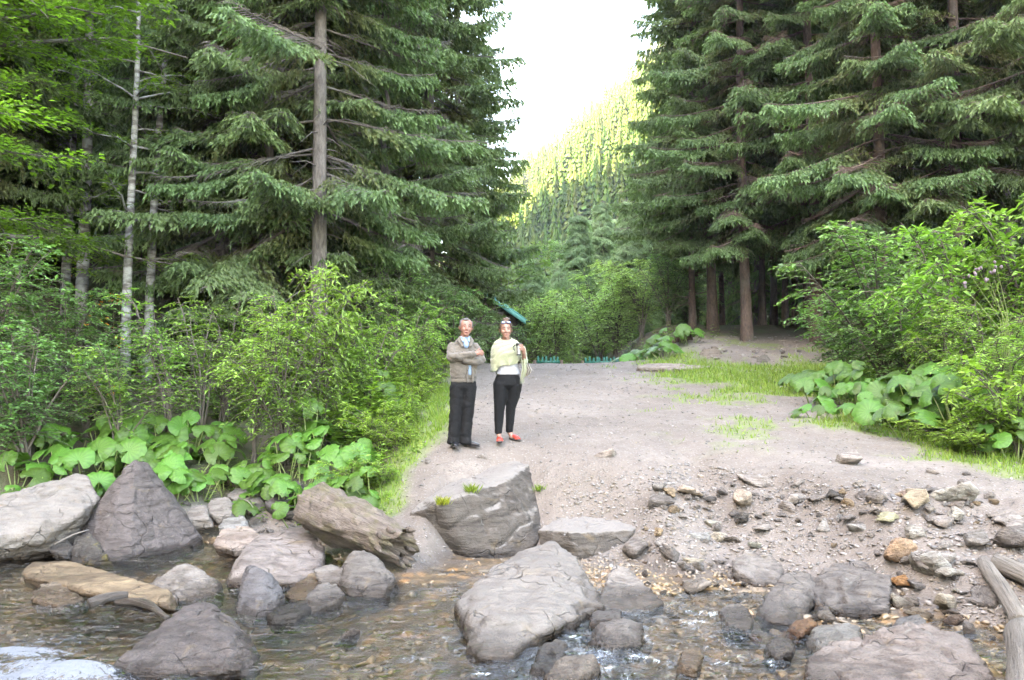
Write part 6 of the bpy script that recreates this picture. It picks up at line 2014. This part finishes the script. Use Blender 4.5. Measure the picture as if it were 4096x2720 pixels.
def folds(dirv, freq, amp, seed):
    dirv = np.array(dirv, float)
    def f(co):
        q = co @ dirv
        n = fbm(co[:, 0] * 5 + seed, co[:, 1] * 5, co[:, 2] * 5, 2, seed)
        return amp * (np.abs(np.sin(q * freq + 2.5 * n)) ** .7 - .6) * (0.4 + 0.6 * smooth(-.3, .4, n)) + amp * .6 * fbm(co[:, 0] * 14, co[:, 1] * 14, co[:, 2] * 14, 2, seed + 9)
    return f


# ---- the man: arms crossed, taupe jacket
pm = GH(1068, 1032)
man = empty('person', pm)
HC = (.02, -.045, 1.605)
HM = Matrix.Translation(Vector((.02, -.02, 1.5))) @ Euler((R(3), R(3), R(6))).to_matrix().to_4x4() @ Matrix.Translation(-Vector((.02, -.02, 1.5)))
arm_r = chain(((-.150, .0, 1.335), .050), ((-.155, -.115, 1.185), .042), ((.13, -.235, 1.235), .030))
arm_l = chain(((.150, .0, 1.335), .050), ((.238, -.095, 1.165), .042), ((.03, -.195, 1.145), .030))
hand_r = hand_groups((.135, -.235, 1.238), (.180, -.225, 1.250),
                     [[(.200, -.222, 1.278), (.232, -.200, 1.283), (.250, -.175, 1.276)], [(.206, -.222, 1.262), (.240, -.200, 1.262), (.262, -.172, 1.256)],
                      [(.204, -.224, 1.245), (.238, -.205, 1.242), (.258, -.178, 1.236)], [(.196, -.226, 1.230), (.225, -.212, 1.225), (.243, -.192, 1.219)]],
                     [(.168, -.240, 1.272), (.188, -.238, 1.298), (.205, -.228, 1.312)])
hand_l = hand_groups((.03, -.195, 1.145), (-.015, -.20, 1.150),
                     [[(-.04, -.20, 1.17), (-.075, -.205, 1.175), (-.10, -.20, 1.172)], [(-.045, -.20, 1.155), (-.08, -.205, 1.157), (-.108, -.20, 1.155)],
                      [(-.043, -.20, 1.14), (-.078, -.205, 1.14), (-.103, -.20, 1.138)], [(-.035, -.20, 1.125), (-.066, -.205, 1.123), (-.088, -.20, 1.12)]],
                     [(-.01, -.21, 1.18), (-.03, -.215, 1.205), (-.045, -.21, 1.22)])
hand_l = [g + np.array([.035, .055, .05]) for g in hand_l]
body = turn(head_groups(HC), HM)
body += chain(((.02, -.01, 1.53), (.056, .058, .04)), ((.0, .0, 1.40), (.062, .064, .05)))
body += [np.vstack([ell((0, .0, 1.36), (.15, .07, .06)), ell((0, -.01, 1.10), (.14, .10, .1))]), np.vstack([ell((0, -.01, 1.10), (.14, .10, .1)), ell((0, 0, .88), (.145, .10, .08))])]
body += arm_r + arm_l + hand_r + hand_l
body += chain(((-.085, 0, .82), .085), ((-.10, -.01, .47), .055), ((-.133, .0, .10), .04), ((-.128, -.05, .045), .03))
body += chain(((.08, 0, .82), .085), ((.055, -.01, .47), .055), ((.03, .0, .10), .04), ((.07, -.02, .045), .03))
blob('body', body, M_SKIN, man, .0068, 2)
face_parts(man, HC, HM, M_BROW)
hx, hy, hz = HC
hair = [np.vstack([ell((hx, hy + .034, hz + .052), (.086, .074, .074)), ell((hx, hy + .050, hz - .01), (.084, .058, .06))]),
        np.vstack([ell((hx - .012, hy - .022, hz + .100), (.045, .05, .024)), ell((hx, hy + .04, hz + .09), (.06, .05, .036))])]
for sg in (-1, 1):
    hair += chain(((hx + sg * .076, hy + .008, hz + .050), (.016, .045, .042)), ((hx + sg * .082, hy - .014, hz + .012), (.009, .018, .024)))
blob('hair', turn(hair, HM), M_HAIR_G, man, .006, 1)

jk = [np.vstack([ell((-.125, .01, 1.350), (.062, .070, .055)), ell((.125, .01, 1.350), (.062, .070, .055)), ell((0, .0, 1.25), (.180, .130, .1))]),
      np.vstack([ell((0, .0, 1.25), (.180, .130, .1)), ell((0, -.012, 1.05), (.185, .145, .1))]),
      np.vstack([ell((0, -.012, 1.05), (.185, .145, .1)), ell((0, -.005, .935), (.176, .138, .06))]),
      np.vstack([ell((-.04, .0, 1.435), (.045, .06, .03)), ell((.06, .0, 1.435), (.045, .06, .03)), ell((-.09, .01, 1.375), (.06, .07, .04)), ell((.09, .01, 1.375), (.06, .07, .04))])]
jk += chain(((-.150, .0, 1.335), .070), ((-.166, -.085, 1.195), .064), ((-.06, -.185, 1.200), .058), ((.118, -.235, 1.235), .043))
jk += chain(((.150, .0, 1.335), .068), ((.236, -.075, 1.175), .062), ((.16, -.165, 1.140), .058), ((.02, -.190, 1.150), .050))
jacket = blob('jacket', jk, M_JACKET, man, .0095, 3, folds((.5, .3, 1.0), 38, .011, 3))
blob('waistband', [np.vstack([ell((0, -.003, .905), (.172, .134, .022)), ell((0, -.003, .868), (.168, .131, .018))])], M_JACKET, jacket, .0085, 1, folds((1, .6, .0), 120, .003, 5))
# collar flaps and front edges
for sg, xo in ((-1, -.015), (1, .045)):
    blob('collar', [np.vstack([ell((.02 + sg * .070, .02, 1.475), (.013, .03, .016)), ell((.02 + sg * .088, -.055, 1.425), (.028, .018, .022)), ell((.03 + sg * .052, -.122, 1.345), (.018, .014, .018)), ell((.02 + sg * .060, -.03, 1.468), .014)])], M_JACKET, jacket, .006, 1)
    blob('front_edge', chain(((.075 + sg * .034, -.148, 1.09), (.016, .014, .03)), ((.078 + sg * .036, -.150, .98), (.016, .014, .03)), ((.08 + sg * .036, -.140, .875), (.016, .012, .02))), M_JACKET, jacket, .006, 1)
shirt = blob('shirt', [np.vstack([ell((.02, -.03, 1.45), (.055, .05, .03)), ell((.03, -.105, 1.36), (.035, .025, .045))])], M_SHIRT, man, .006, 1)
blob('shirt_front', [np.vstack([ell((.076, -.136, 1.09), (.026, .016, .05)), ell((.078, -.138, .985), (.024, .014, .03))])], M_SHIRT, man, .006, 1)
for sg in (-1, 1):
    blob('shirt_collar', [np.vstack([ell((.02 + sg * .055, -.035, 1.478), .010), ell((.022 + sg * .030, -.092, 1.455), .010), ell((.025 + sg * .040, -.118, 1.405), .009)])], M_SHIRT, shirt, .005, 1)
blob('button', ball((.046, -.168, 1.02), (.009, .004, .009)), M_SOLE, jacket, .003, 0)
tr_ = [np.vstack([ell((0, .0, .89), (.172, .126, .05)), ell((0, .005, .80), (.178, .128, .07))])]
tr_ += chain(((-.085, .0, .80), (.098, .115, .1)), ((-.102, -.012, .47), (.082, .088, .09)), ((-.132, .0, .13), (.078, .088, .05)), ((-.134, -.010, .062), (.082, .100, .036)))
tr_ += chain(((.08, .0, .80), (.098, .115, .1)), ((.060, -.012, .47), (.080, .088, .09)), ((.030, .0, .13), (.076, .088, .05)), ((.038, -.010, .062), (.082, .098, .036)))
blob('trousers', tr_, M_BLACK, man, .0105, 2, folds((.2, .3, 1.0), 30, .008, 7))
shoe(man, (-.125, .07, 0), (-.108, -.20, 0), M_SHOE, M_SOLE, .047)
shoe(man, (.02, .03, 0), (.215, -.10, 0), M_SHOE, M_SOLE, .045)
man.rotation_euler = (0, 0, R(6))
tag(man, 'person in taupe jacket and black trousers, standing with arms crossed', 'person')

# ---- the woman: lime shawl, white top, black trousers, red clogs, travel mug
pw = GH(1170, 1021)
wom = empty('person', pw)
HW = (-.020, -.03, 1.535)
HMW = Matrix.Translation(Vector((-.02, -.02, 1.43))) @ Euler((R(2), R(-2), R(4))).to_matrix().to_4x4() @ Matrix.Translation(-Vector((-.02, -.02, 1.43)))
bodyw = turn(head_groups(HW, 1, True), HMW)
bodyw += chain(((-.02, -.005, 1.45), (.047, .05, .04)), ((-.015, .0, 1.34), (.055, .055, .05)))
bodyw += [np.vstack([ell((-.01, .0, 1.31), (.13, .065, .05)), ell((0, -.01, 1.10), (.12, .09, .1))]), np.vstack([ell((0, -.01, 1.10), (.12, .09, .1)), ell((0, 0, .88), (.15, .10, .08))])]
MUG = Vector((.153, -.245, 1.175))
bodyw += chain(((.155, .0, 1.315), .042), ((.228, -.04, 1.085), .036), ((.222, -.195, 1.205), .024))
fx = MUG.x; fy = MUG.y
bodyw += hand_groups((.222, -.197, 1.207), (.208, -.218, 1.262),
                     [[(.205, -.245, 1.312), (.192, -.280, 1.316), (.158, -.290, 1.317)], [(.208, -.248, 1.290), (.194, -.284, 1.292), (.156, -.292, 1.292)],
                      [(.208, -.248, 1.268), (.194, -.284, 1.268), (.157, -.292, 1.267)], [(.205, -.245, 1.247), (.192, -.279, 1.244), (.163, -.289, 1.242)]],
                     [(.205, -.205, 1.29), (.188, -.200, 1.315), (.168, -.202, 1.325)])
bodyw += chain(((-.135, .0, 1.305), .040), ((-.155, -.03, 1.08), .034), ((-.06, -.12, 1.10), .026), ((-.02, -.125, 1.11), .024))
bodyw += chain(((-.09, 0, .82), .085), ((-.098, -.01, .5), .052), ((-.122, .0, .12), .035), ((-.105, -.05, .05), .03), ((-.100, -.12, .035), .026))
bodyw += chain(((.095, .03, .82), .085), ((.045, .07, .5), .052), ((.026, .12, .14), .035), ((.06, .10, .075), .03), ((.13, .06, .06), .026))
blob('body', bodyw, M_SKIN2, wom, .0068, 2)
face_parts(wom, HW, HMW, M_HAIR_B, True)
hx, hy, hz = HW
hairw = [np.vstack([ell((hx, hy + .022, hz + .045), (.081, .088, .083)), ell((hx, hy + .05, hz - .01), (.074, .06, .06))]),
         np.vstack([ell((hx, hy - .045, hz + .092), (.055, .03, .02)), ell((hx, hy + .0, hz + .085), (.07, .06, .045))])]
for sg in (-1, 1):
    hairw += chain(((hx + sg * .068, hy - .03, hz + .065), (.014, .03, .03)), ((hx + sg * .074, hy - .010, hz + .0), (.010, .026, .036)))
hairw += chain(((hx + .005, hy + .01, hz + .125), (.046, .046, .026)), ((hx + .01, hy + .015, hz + .150), (.050, .048, .022)))
hw = blob('hair', turn(hairw, HMW), M_HAIR_B, wom, .006, 1, lambda co: .0035 * np.sin(co[:, 0] * 150 + 6 * noise3(co[:, 0] * 20, co[:, 1] * 20, co[:, 2] * 20, 3)))
top = blob('top', [np.vstack([ell((0, -.01, 1.2), (.15, .115, .08)), ell((0, -.01, 1.05), (.150, .118, .06))]), np.vstack([ell((0, -.01, 1.05), (.150, .118, .06)), ell((.003, -.005, .935), (.166, .126, .035))])], M_WHITE, wom, .008, 2, folds((.1, .2, 1), 70, .003, 4))
tw = [np.vstack([ell((.003, .0, .905), (.158, .116, .03)), ell((.005, .01, .80), (.198, .142, .08))])]
tw += chain(((-.096, .0, .79), (.102, .125, .1)), ((-.098, .0, .64), (.093, .10, .08)), ((-.108, -.012, .49), (.076, .082, .07)), ((-.116, .01, .32), (.064, .074, .06)), ((-.124, .0, .135), (.050, .058, .025)))
tw += chain(((.100, .02, .79), (.102, .125, .1)), ((.085, .04, .64), (.088, .098, .08)), ((.045, .065, .49), (.071, .08, .07)), ((.036, .10, .32), (.061, .072, .06)), ((.026, .12, .150), (.050, .056, .025)))
blob('trousers', tw, M_BLACK, wom, .0105, 2, folds((.3, .2, 1.0), 50, .0035, 8))


def clog(person, heel, toe, zoff=0.0):
    heel, toe = np.array(heel, float), np.array(toe, float)
    d = toe - heel; L = np.linalg.norm(d); d /= L; up = np.array([0, 0, 1.0])
    sole = blob('clog', [np.vstack([ell(heel + d * .035 + up * .022, (.036, .036, .022)), ell(heel + d * L * .6 + up * .018, (.046, .046, .018)), ell(toe - d * .035 + up * .015, (.040, .040, .014))])], M_SOLE, person, .006, 1)
    blob('vamp', [np.vstack([ell(heel + d * L * .42 + up * .060, (.038, .038, .024)), ell(heel + d * L * .62 + up * .048, (.045, .045, .022))])], M_RED, sole, .005, 1)
    sd = np.cross(d, up)
    for k in (.70, .80):
        blob('strap', chain((heel + d * L * k + sd * .038 + up * .030, .012), (heel + d * L * k + up * .052, (.016, .016, .010)), (heel + d * L * k - sd * .038 + up * .030, .012)) if False else
             [np.vstack([ell(heel + d * L * k + sd * .036 + up * .030, .011), ell(heel + d * L * k + up * .050, .010), ell(heel + d * L * k - sd * .036 + up * .030, .011)])], M_RED, sole, .005, 1)


clog(wom, (-.115, .04, 0), (-.098, -.205, 0))
clog(wom, (.025, .15, .03), (.180, .02, .012))


# shawl: a wrapped cloth with diagonal folds
def shawl():
    nt_, na = 90, 180
    t = np.linspace(0, 1, nt_); a = np.linspace(0, 2 * math.pi, na, endpoint=False)
    T, A = np.meshgrid(t, a, indexing='ij')
    cx = np.cos(A); sy = np.sin(A)                      # sy = -1 in front
    front = np.clip(-sy, 0, 1)
    # hem height round the body
    hem = 1.045 - 0.075 * smooth(.1, .95, -cx) + 0.055 * smooth(.3, 1.0, cx) - 0.03 * np.clip(sy, 0, 1)
    hem = hem - 0.03 * np.exp(-((cx + .75) / .25) ** 2) * front
    kt = [0, .06, .14, .26, .42, .62, .82, 1.0]
    W = np.interp(T, kt, [.066, .072, .094, .158, .196, .206, .210, .204])
    Dp = np.interp(T, kt, [.066, .074, .092, .112, .138, .156, .162, .158])
    zf = np.interp(T, kt, [0, -.02, .03, .12, .27, .50, .75, 1.0])
    ztop = 1.425 - .045 * front + .02 * np.clip(sy, 0, 1)
    Z = ztop + (hem - ztop) * zf
    # cloth sags across the chest from one shoulder to the other arm
    e = 2.4
    rr = (np.abs(cx) ** e + np.abs(sy) ** e) ** (-1 / e)
    ph = (Z - 1.2) * 1.0 - (cx * W) * 0.62
    nn = fbm(cx * W * 5, sy * 1.5, Z * 5, 2, 5)
    fold = np.abs(np.sin(ph * 30 + 2.2 * nn)) ** .8 - .55
    amp = .013 * smooth(.05, .3, T) * (0.35 + .65 * smooth(-.9, .5, -cx)) * (1 - .55 * smooth(.55, .85, T))
    off = fold * amp
    X = -.022 + cx * rr * (W + off); Y = sy * rr * (Dp + off) - .008
    X = X + .01 * np.sin(A * 9 + 3) * smooth(.85, 1, T) ; Y = Y + .012 * np.sin(A * 11) * smooth(.8, 1, T)
    # bust
    Y = Y - .02 * front * np.exp(-((Z - 1.2) / .06) ** 2) * np.exp(-(cx / .6) ** 2)
    V = np.stack([X, Y, Z], -1).reshape(-1, 3)
    i = np.arange(nt_ * na).reshape(nt_, na)
    F = np.stack([i[:-1], i[1:], np.roll(i[1:], -1, 1), np.roll(i[:-1], -1, 1)], -1).reshape(-1, 4)
    me = mesh_np('shawl', V, F, None, True, (M_SHAWL,))
    o = obj('shawl', me, wom)
    s = o.modifiers.new('thickness', 'SOLIDIFY'); s.thickness = .006; s.offset = -1
    # the end that falls over the raised arm, with its fringe
    n, m = 40, 14
    t = np.linspace(0, 1, n); u = np.linspace(-1, 1, m)
    T, U = np.meshgrid(t, u, indexing='ij')
    X = .200 + .030 * U * (1 - .35 * T) + .025 * np.sin(T * 3) ; X = X + .012 * np.sin(U * 5 + 4 * T)
    Y = -.125 - .035 * np.sin(T * 2.6) + .022 * np.cos(U * 6 + 2 * T) + .02 * T
    Z = 1.17 - .30 * T + .01 * U
    V = np.stack([X, Y, Z], -1).reshape(-1, 3)
    i = np.arange(n * m).reshape(n, m)
    F = np.stack([i[:-1, :-1], i[1:, :-1], i[1:, 1:], i[:-1, 1:]], -1).reshape(-1, 4)
    q = obj('hanging_end', mesh_np('hanging_end', V, F, None, True, (M_SHAWL,)), o)
    s = q.modifiers.new('thickness', 'SOLIDIFY'); s.thickness = .006
    g = Geo()
    for k in range(12):
        b0 = V[(n - 1) * m + k]
        v, f = tube_arrays([b0, b0 + np.array([.004 * math.sin(k), 0, -.03]), b0 + np.array([.01 * math.sin(k * 2), .004, -.065])], [.0035, .003, .002], 4, False); g.add(v, f)
    obj('fringe', g.mesh('fringe', M_SHAWL), q)


shawl()
# sleeve of cloth round the forearm
blob('shawl_sleeve', chain(((.205, .0, 1.25), (.05, .075, .07)), ((.232, -.03, 1.10), (.05, .07, .06)), ((.232, -.10, 1.10), (.042, .045, .05))), M_SHAWL, wom, .008, 2, folds((.3, .8, .6), 80, .005, 2))
wom.rotation_euler = (0, 0, R(0))
tag(wom, 'person in lime shawl, white top and red clogs, holding a travel mug', 'person')

# things the woman carries stay things of their own
mug = empty('travel_mug', pw + MUG)
def lathe(prof, sides=28):
    a = np.linspace(0, 2 * math.pi, sides, endpoint=False)
    V = np.array([(r * math.cos(k), r * math.sin(k), z) for r, z in prof for k in a])
    n = len(prof); i = np.arange(n * sides).reshape(n, sides)
    F = np.stack([i[:-1], np.roll(i[:-1], -1, 1), np.roll(i[1:], -1, 1), i[1:]], -1).reshape(-1, 4)
    return V, F
obj('cup', mesh_np('cup', *lathe([(0, .012), (.029, .012), (.030, .02), (.036, .125), (.036, .132)]), None, True, (M_STEEL,)), mug)
obj('base', mesh_np('base', *lathe([(0, 0), (.029, 0), (.0305, .003), (.0305, .013), (.0, .0135)]), None, True, (M_PLAST,)), mug)
obj('lid', mesh_np('lid', *lathe([(.0365, .128), (.0385, .131), (.0385, .155), (.036, .162), (.03, .164), (0, .164)]), None, True, (M_PLAST,)), mug)
_v, _f = tube_arrays([(-.034, 0, .138), (-.058, -.004, .138), (-.068, -.005, .115), (-.066, -.005, .085), (-.052, -.004, .062)], [.007, .0085, .0085, .008, .006], 8)
obj('handle', mesh_np('handle', _v, _f, None, True, (M_PLAST,)), mug)
tag(mug, 'steel travel mug with black lid and handle in the raised hand', 'mug')

sg_ = empty('sunglasses', pw)
hl = HMW @ Vector((hx, hy - .080, hz + .100))
for sg in (-1, 1):
    blob('lens', turn(ball((hx + sg * .036, hy - .074, hz + .098), (.030, .012, .017)), HMW), M_LENS, sg_, .004, 1)
    blob('temple', turn(chain(((hx + sg * .066, hy - .066, hz + .098), .0035), ((hx + sg * .084, hy - .02, hz + .075), .0035), ((hx + sg * .086, hy + .03, hz + .05), .0035)), HMW), M_PLAST, sg_, .003, 0)
blob('bridge', turn(chain(((hx - .01, hy - .086, hz + .103), .003), ((hx + .01, hy - .086, hz + .103), .003)), HMW), M_PLAST, sg_, .002, 0)
tag(sg_, 'sunglasses with bluish lenses pushed up on the hair', 'sunglasses')

bag = empty('handbag', pw + Vector((.262, .015, .89)))
blob('pouch', [np.vstack([ell((-.02, 0, .035), (.045, .055, .03)), ell((.01, 0, .10), (.062, .065, .05)), ell((-.015, 0, .19), (.035, .05, .03))])], M_BAG, bag, .008, 2, folds((1, .3, .3), 110, .004, 6))
for k, xo in enumerate((-.018, .022, .052)):
    blob('stripe', chain(((xo - .035, -.052, .19), .006), ((xo - .002, -.071, .10), .007), ((xo - .022, -.058, .03), .006)), M_BAGD, bag, .005, 0)
_v, _f = tube_arrays([(-.02, 0, .20), (-.035, -.01, .30), (-.06, -.01, .42), (-.08, .0, .462)], [.011, .010, .010, .010], 8)
obj('strap', mesh_np('strap', _v, _f, None, True, (M_BAGD,)), bag)
tag(bag, 'beige striped shoulder bag hanging at the hip under the shawl', 'bag')

# ------------------------------------------------------------------ picket fence
M_TEAL = simple_mat('green_fence_paint', (0.006, 0.085, 0.060), 0.55, 0.25, 9, 0.25, 60)
M_POST = simple_mat('weathered_post', (0.085, 0.06, 0.045), 0.9, 0.3, 10, 0.5, 40)
_v, _f = box_arrays(-.032, .032, -.011, .011, 0, .80)
_v = np.vstack([_v, [(0, -.011, .84), (0, .011, .84)]])
_f = np.vstack([np.vstack([_f[:, [0, 1, 2]], _f[:, [0, 2, 3]]]), [(4, 5, 8), (7, 6, 9), (5, 7, 9), (5, 9, 8), (6, 4, 8), (6, 8, 9)]])
PICKET = mesh_np('picket', _v, _f, None, False, (M_TEAL,))


def fence(d0, d1, Y, dtop, label, pitch=0.105):
    a, b = P(d0, dtop, Y), P(d1, dtop, Y)
    L = b.x - a.x
    z0 = a.z - 0.84
    e = empty('picket_fence', (a.x, Y, z0))
    n = int(L / pitch)
    for i in range(n + 1):
        o = bpy.data.objects.new('picket', PICKET)
        o.location = (i * L / n, _rs.uniform(-.003, .003), _rs.uniform(-.035, .02)); o.rotation_euler = (0, _rs.uniform(-.04, .04), 0)
        link(o, e)
    for zz in (.22, .60):
        v, f = box_arrays(-.06, L + .06, .0125, .045, zz, zz + .085)
        obj('rail', mesh_np('rail', v, f, None, False, (M_TEAL,)), e)
    for xx in (-.10, L + .10):
        v, f = box_arrays(xx - .045, xx + .045, -.02, .07, -.35, .72)
        obj('post', mesh_np('post', v, f, None, False, (M_POST,)), e)
    # a front rail as well: the boards are nailed between
    v, f = box_arrays(-.05, L + .05, -.040, -.0125, .63, .70)
    obj('rail', mesh_np('rail', v, f, None, False, (M_TEAL,)), e)
    return tag(e, label, 'fence', 'green picket fence sections')


fence(1241, 1287, 26.6, 821, 'short section of green picket fence behind the woman')
fence(1351, 1442, 26.6, 822, 'longer section of green picket fence at the end of the track')

# ------------------------------------------------------------------ hut with a green sheet roof
M_ROOF = simple_mat('green_sheet_roof', (0.035, 0.22, 0.19), 0.4, 0.2, 6, 0.1, 20, 0.2)
M_BARGE = simple_mat('pale_green_barge_board', (0.085, 0.28, 0.255), 0.5, 0.15, 6, 0.1, 20)
M_WALLW = simple_mat('dark_timber_wall', (0.055, 0.045, 0.035), 0.85, 0.3, 6, 0.4, 20)
ridge, eave = P(1092, 655, 33.0), P(1207, 738, 33.0)
half = (eave.x - ridge.x)
gzz = gz(ridge.x, 34.5)
hut = empty('hut', (ridge.x, 33.0, gzz), R(-9))
rz_, ez_ = ridge.z - gzz, eave.z - gzz
D_ = 3.6
for sg in (-1, 1):
    # sheets of roofing with raised seams
    up = Vector((0, 0, rz_)); lo = Vector((sg * half * 1.03, 0, ez_ - .02))
    nrm = Vector((-(lo.z - up.z) * sg, 0, abs(lo.x))).normalized() * .03
    q = [up, lo, lo + Vector((0, D_, 0)), up + Vector((0, D_, 0))]
    V = np.array([list(p) for p in q] + [list(p + nrm) for p in q])
    F = np.array([(0, 1, 2, 3), (4, 7, 6, 5), (0, 4, 5, 1), (1, 5, 6, 2), (2, 6, 7, 3), (3, 7, 4, 0)])
    rf = obj('roof', mesh_np('roof', V, F, None, False, (M_ROOF,)), hut)
    for k in range(8):
        y0 = .06 + k * (D_ - .1) / 8
        qq = [up + nrm * 1.05 + Vector((0, y0, 0)), lo + nrm * 1.05 + Vector((0, y0, 0)), lo + nrm * 1.05 + Vector((0, y0 + .05, 0)), up + nrm * 1.05 + Vector((0, y0 + .05, 0))]
        V = np.array([list(p) for p in qq] + [list(p + nrm) for p in qq])
        obj('seam', mesh_np('seam', V, F, None, False, (M_BARGE,)), rf)
    # barge boards along the gable
    q = [up + Vector((0, -.05, .03)), lo + Vector((sg * .05, -.05, .0)), lo + Vector((sg * .05, -.05, -.17)), up + Vector((0, -.05, -.16))]
    V = np.array([list(p) for p in q] + [list(p + Vector((0, .045, 0))) for p in q])
    obj('barge_board', mesh_np('barge_board', V, F, None, False, (M_BARGE,)), hut)
w = half * .82
zt = rz_ - (rz_ - ez_) * .82 - .06
V = np.array([(-w, .35, -.3), (w, .35, -.3), (w, .35, zt), (0, .35, rz_ - .06), (-w, .35, zt), (-w, D_ - .3, -.3), (w, D_ - .3, -.3), (w, D_ - .3, zt), (0, D_ - .3, rz_ - .06), (-w, D_ - .3, zt)])
F = np.array([(0, 1, 2), (0, 2, 4), (4, 2, 3), (6, 5, 9), (6, 9, 7), (7, 9, 8), (1, 6, 7), (1, 7, 2), (5, 0, 4), (5, 4, 9)])
wl = obj('wall', mesh_np('wall', V, F, None, False, (M_WALLW,)), hut)
for k in range(9):                                                    # boards on the gable
    x0 = -w + k * 2 * w / 9
    zz = zt + (rz_ - .08 - zt) * (1 - abs(x0 + w / 9) / w)
    v, f = box_arrays(x0 + .01, x0 + 2 * w / 9 - .01, .325, .347, -.3, max(zt, zz - .12))
    obj('board', mesh_np('board', v, f, None, False, (M_WALLW,)), wl)
tag(hut, 'small hut with blue-green sheet roof half hidden by bushes', 'hut')

# ------------------------------------------------------------------ rusty panel on posts by the forest edge
M_RUST = simple_mat('dark_rusty_metal', (0.050, 0.026, 0.018), 0.75, 0.4, 8, 0.4, 30)
p = P(1578, 795, 27.2); g0 = gz(p.x, p.y)
e = empty('rusty_panel', (p.x, p.y, g0))
zt = P(1578, 765, 27.2).z - g0; zb = P(1578, 797, 27.2).z - g0
v, f = box_arrays(-.23, .19, -.12, .12, zb, zt); obj('box', mesh_np('box', v, f, None, False, (M_RUST,)), e)
v, f = box_arrays(-.25, .21, -.14, .14, zt + .003, zt + .03); obj('lid', mesh_np('lid', v, f, None, False, (M_RUST,)), e)
v, f = box_arrays(-.30, -.25, -.05, .05, -.3, zt + .08); obj('post', mesh_np('post', v, f, None, False, (M_RUST,)), e)
v, f = box_arrays(.215, .255, -.05, .05, -.3, zt); obj('post', mesh_np('post', v, f, None, False, (M_RUST,)), e)
v, f = box_arrays(-.58, -.303, -.03, .03, zb + .0, zb + .16); obj('side_plate', mesh_np('side_plate', v, f, None, False, (M_RUST,)), e)
tag(e, 'dark rusty metal bin on posts at the forest edge', 'bin')

# ------------------------------------------------------------------ the air of the valley
v, f = box_arrays(-430, 310, -355, 705, -1.6, 260)
hz_ = obj('haze', mesh_np('haze', v, f))
mh, nt, nd, lk, b, out = new_mat('valley_haze')
nd.remove(b)
pv = N(nt, 'ShaderNodeVolumePrincipled')
pv.inputs['Density'].default_value = 0.00026
pv.inputs['Color'].default_value = (0.86, 0.92, 1.0, 1)
pv.inputs['Anisotropy'].default_value = 0.2
lk.new(pv.outputs[0], out.inputs['Volume'])
hz_.data.materials.append(mh)
tag(hz_, 'thin pale haze filling the valley', kind='stuff')
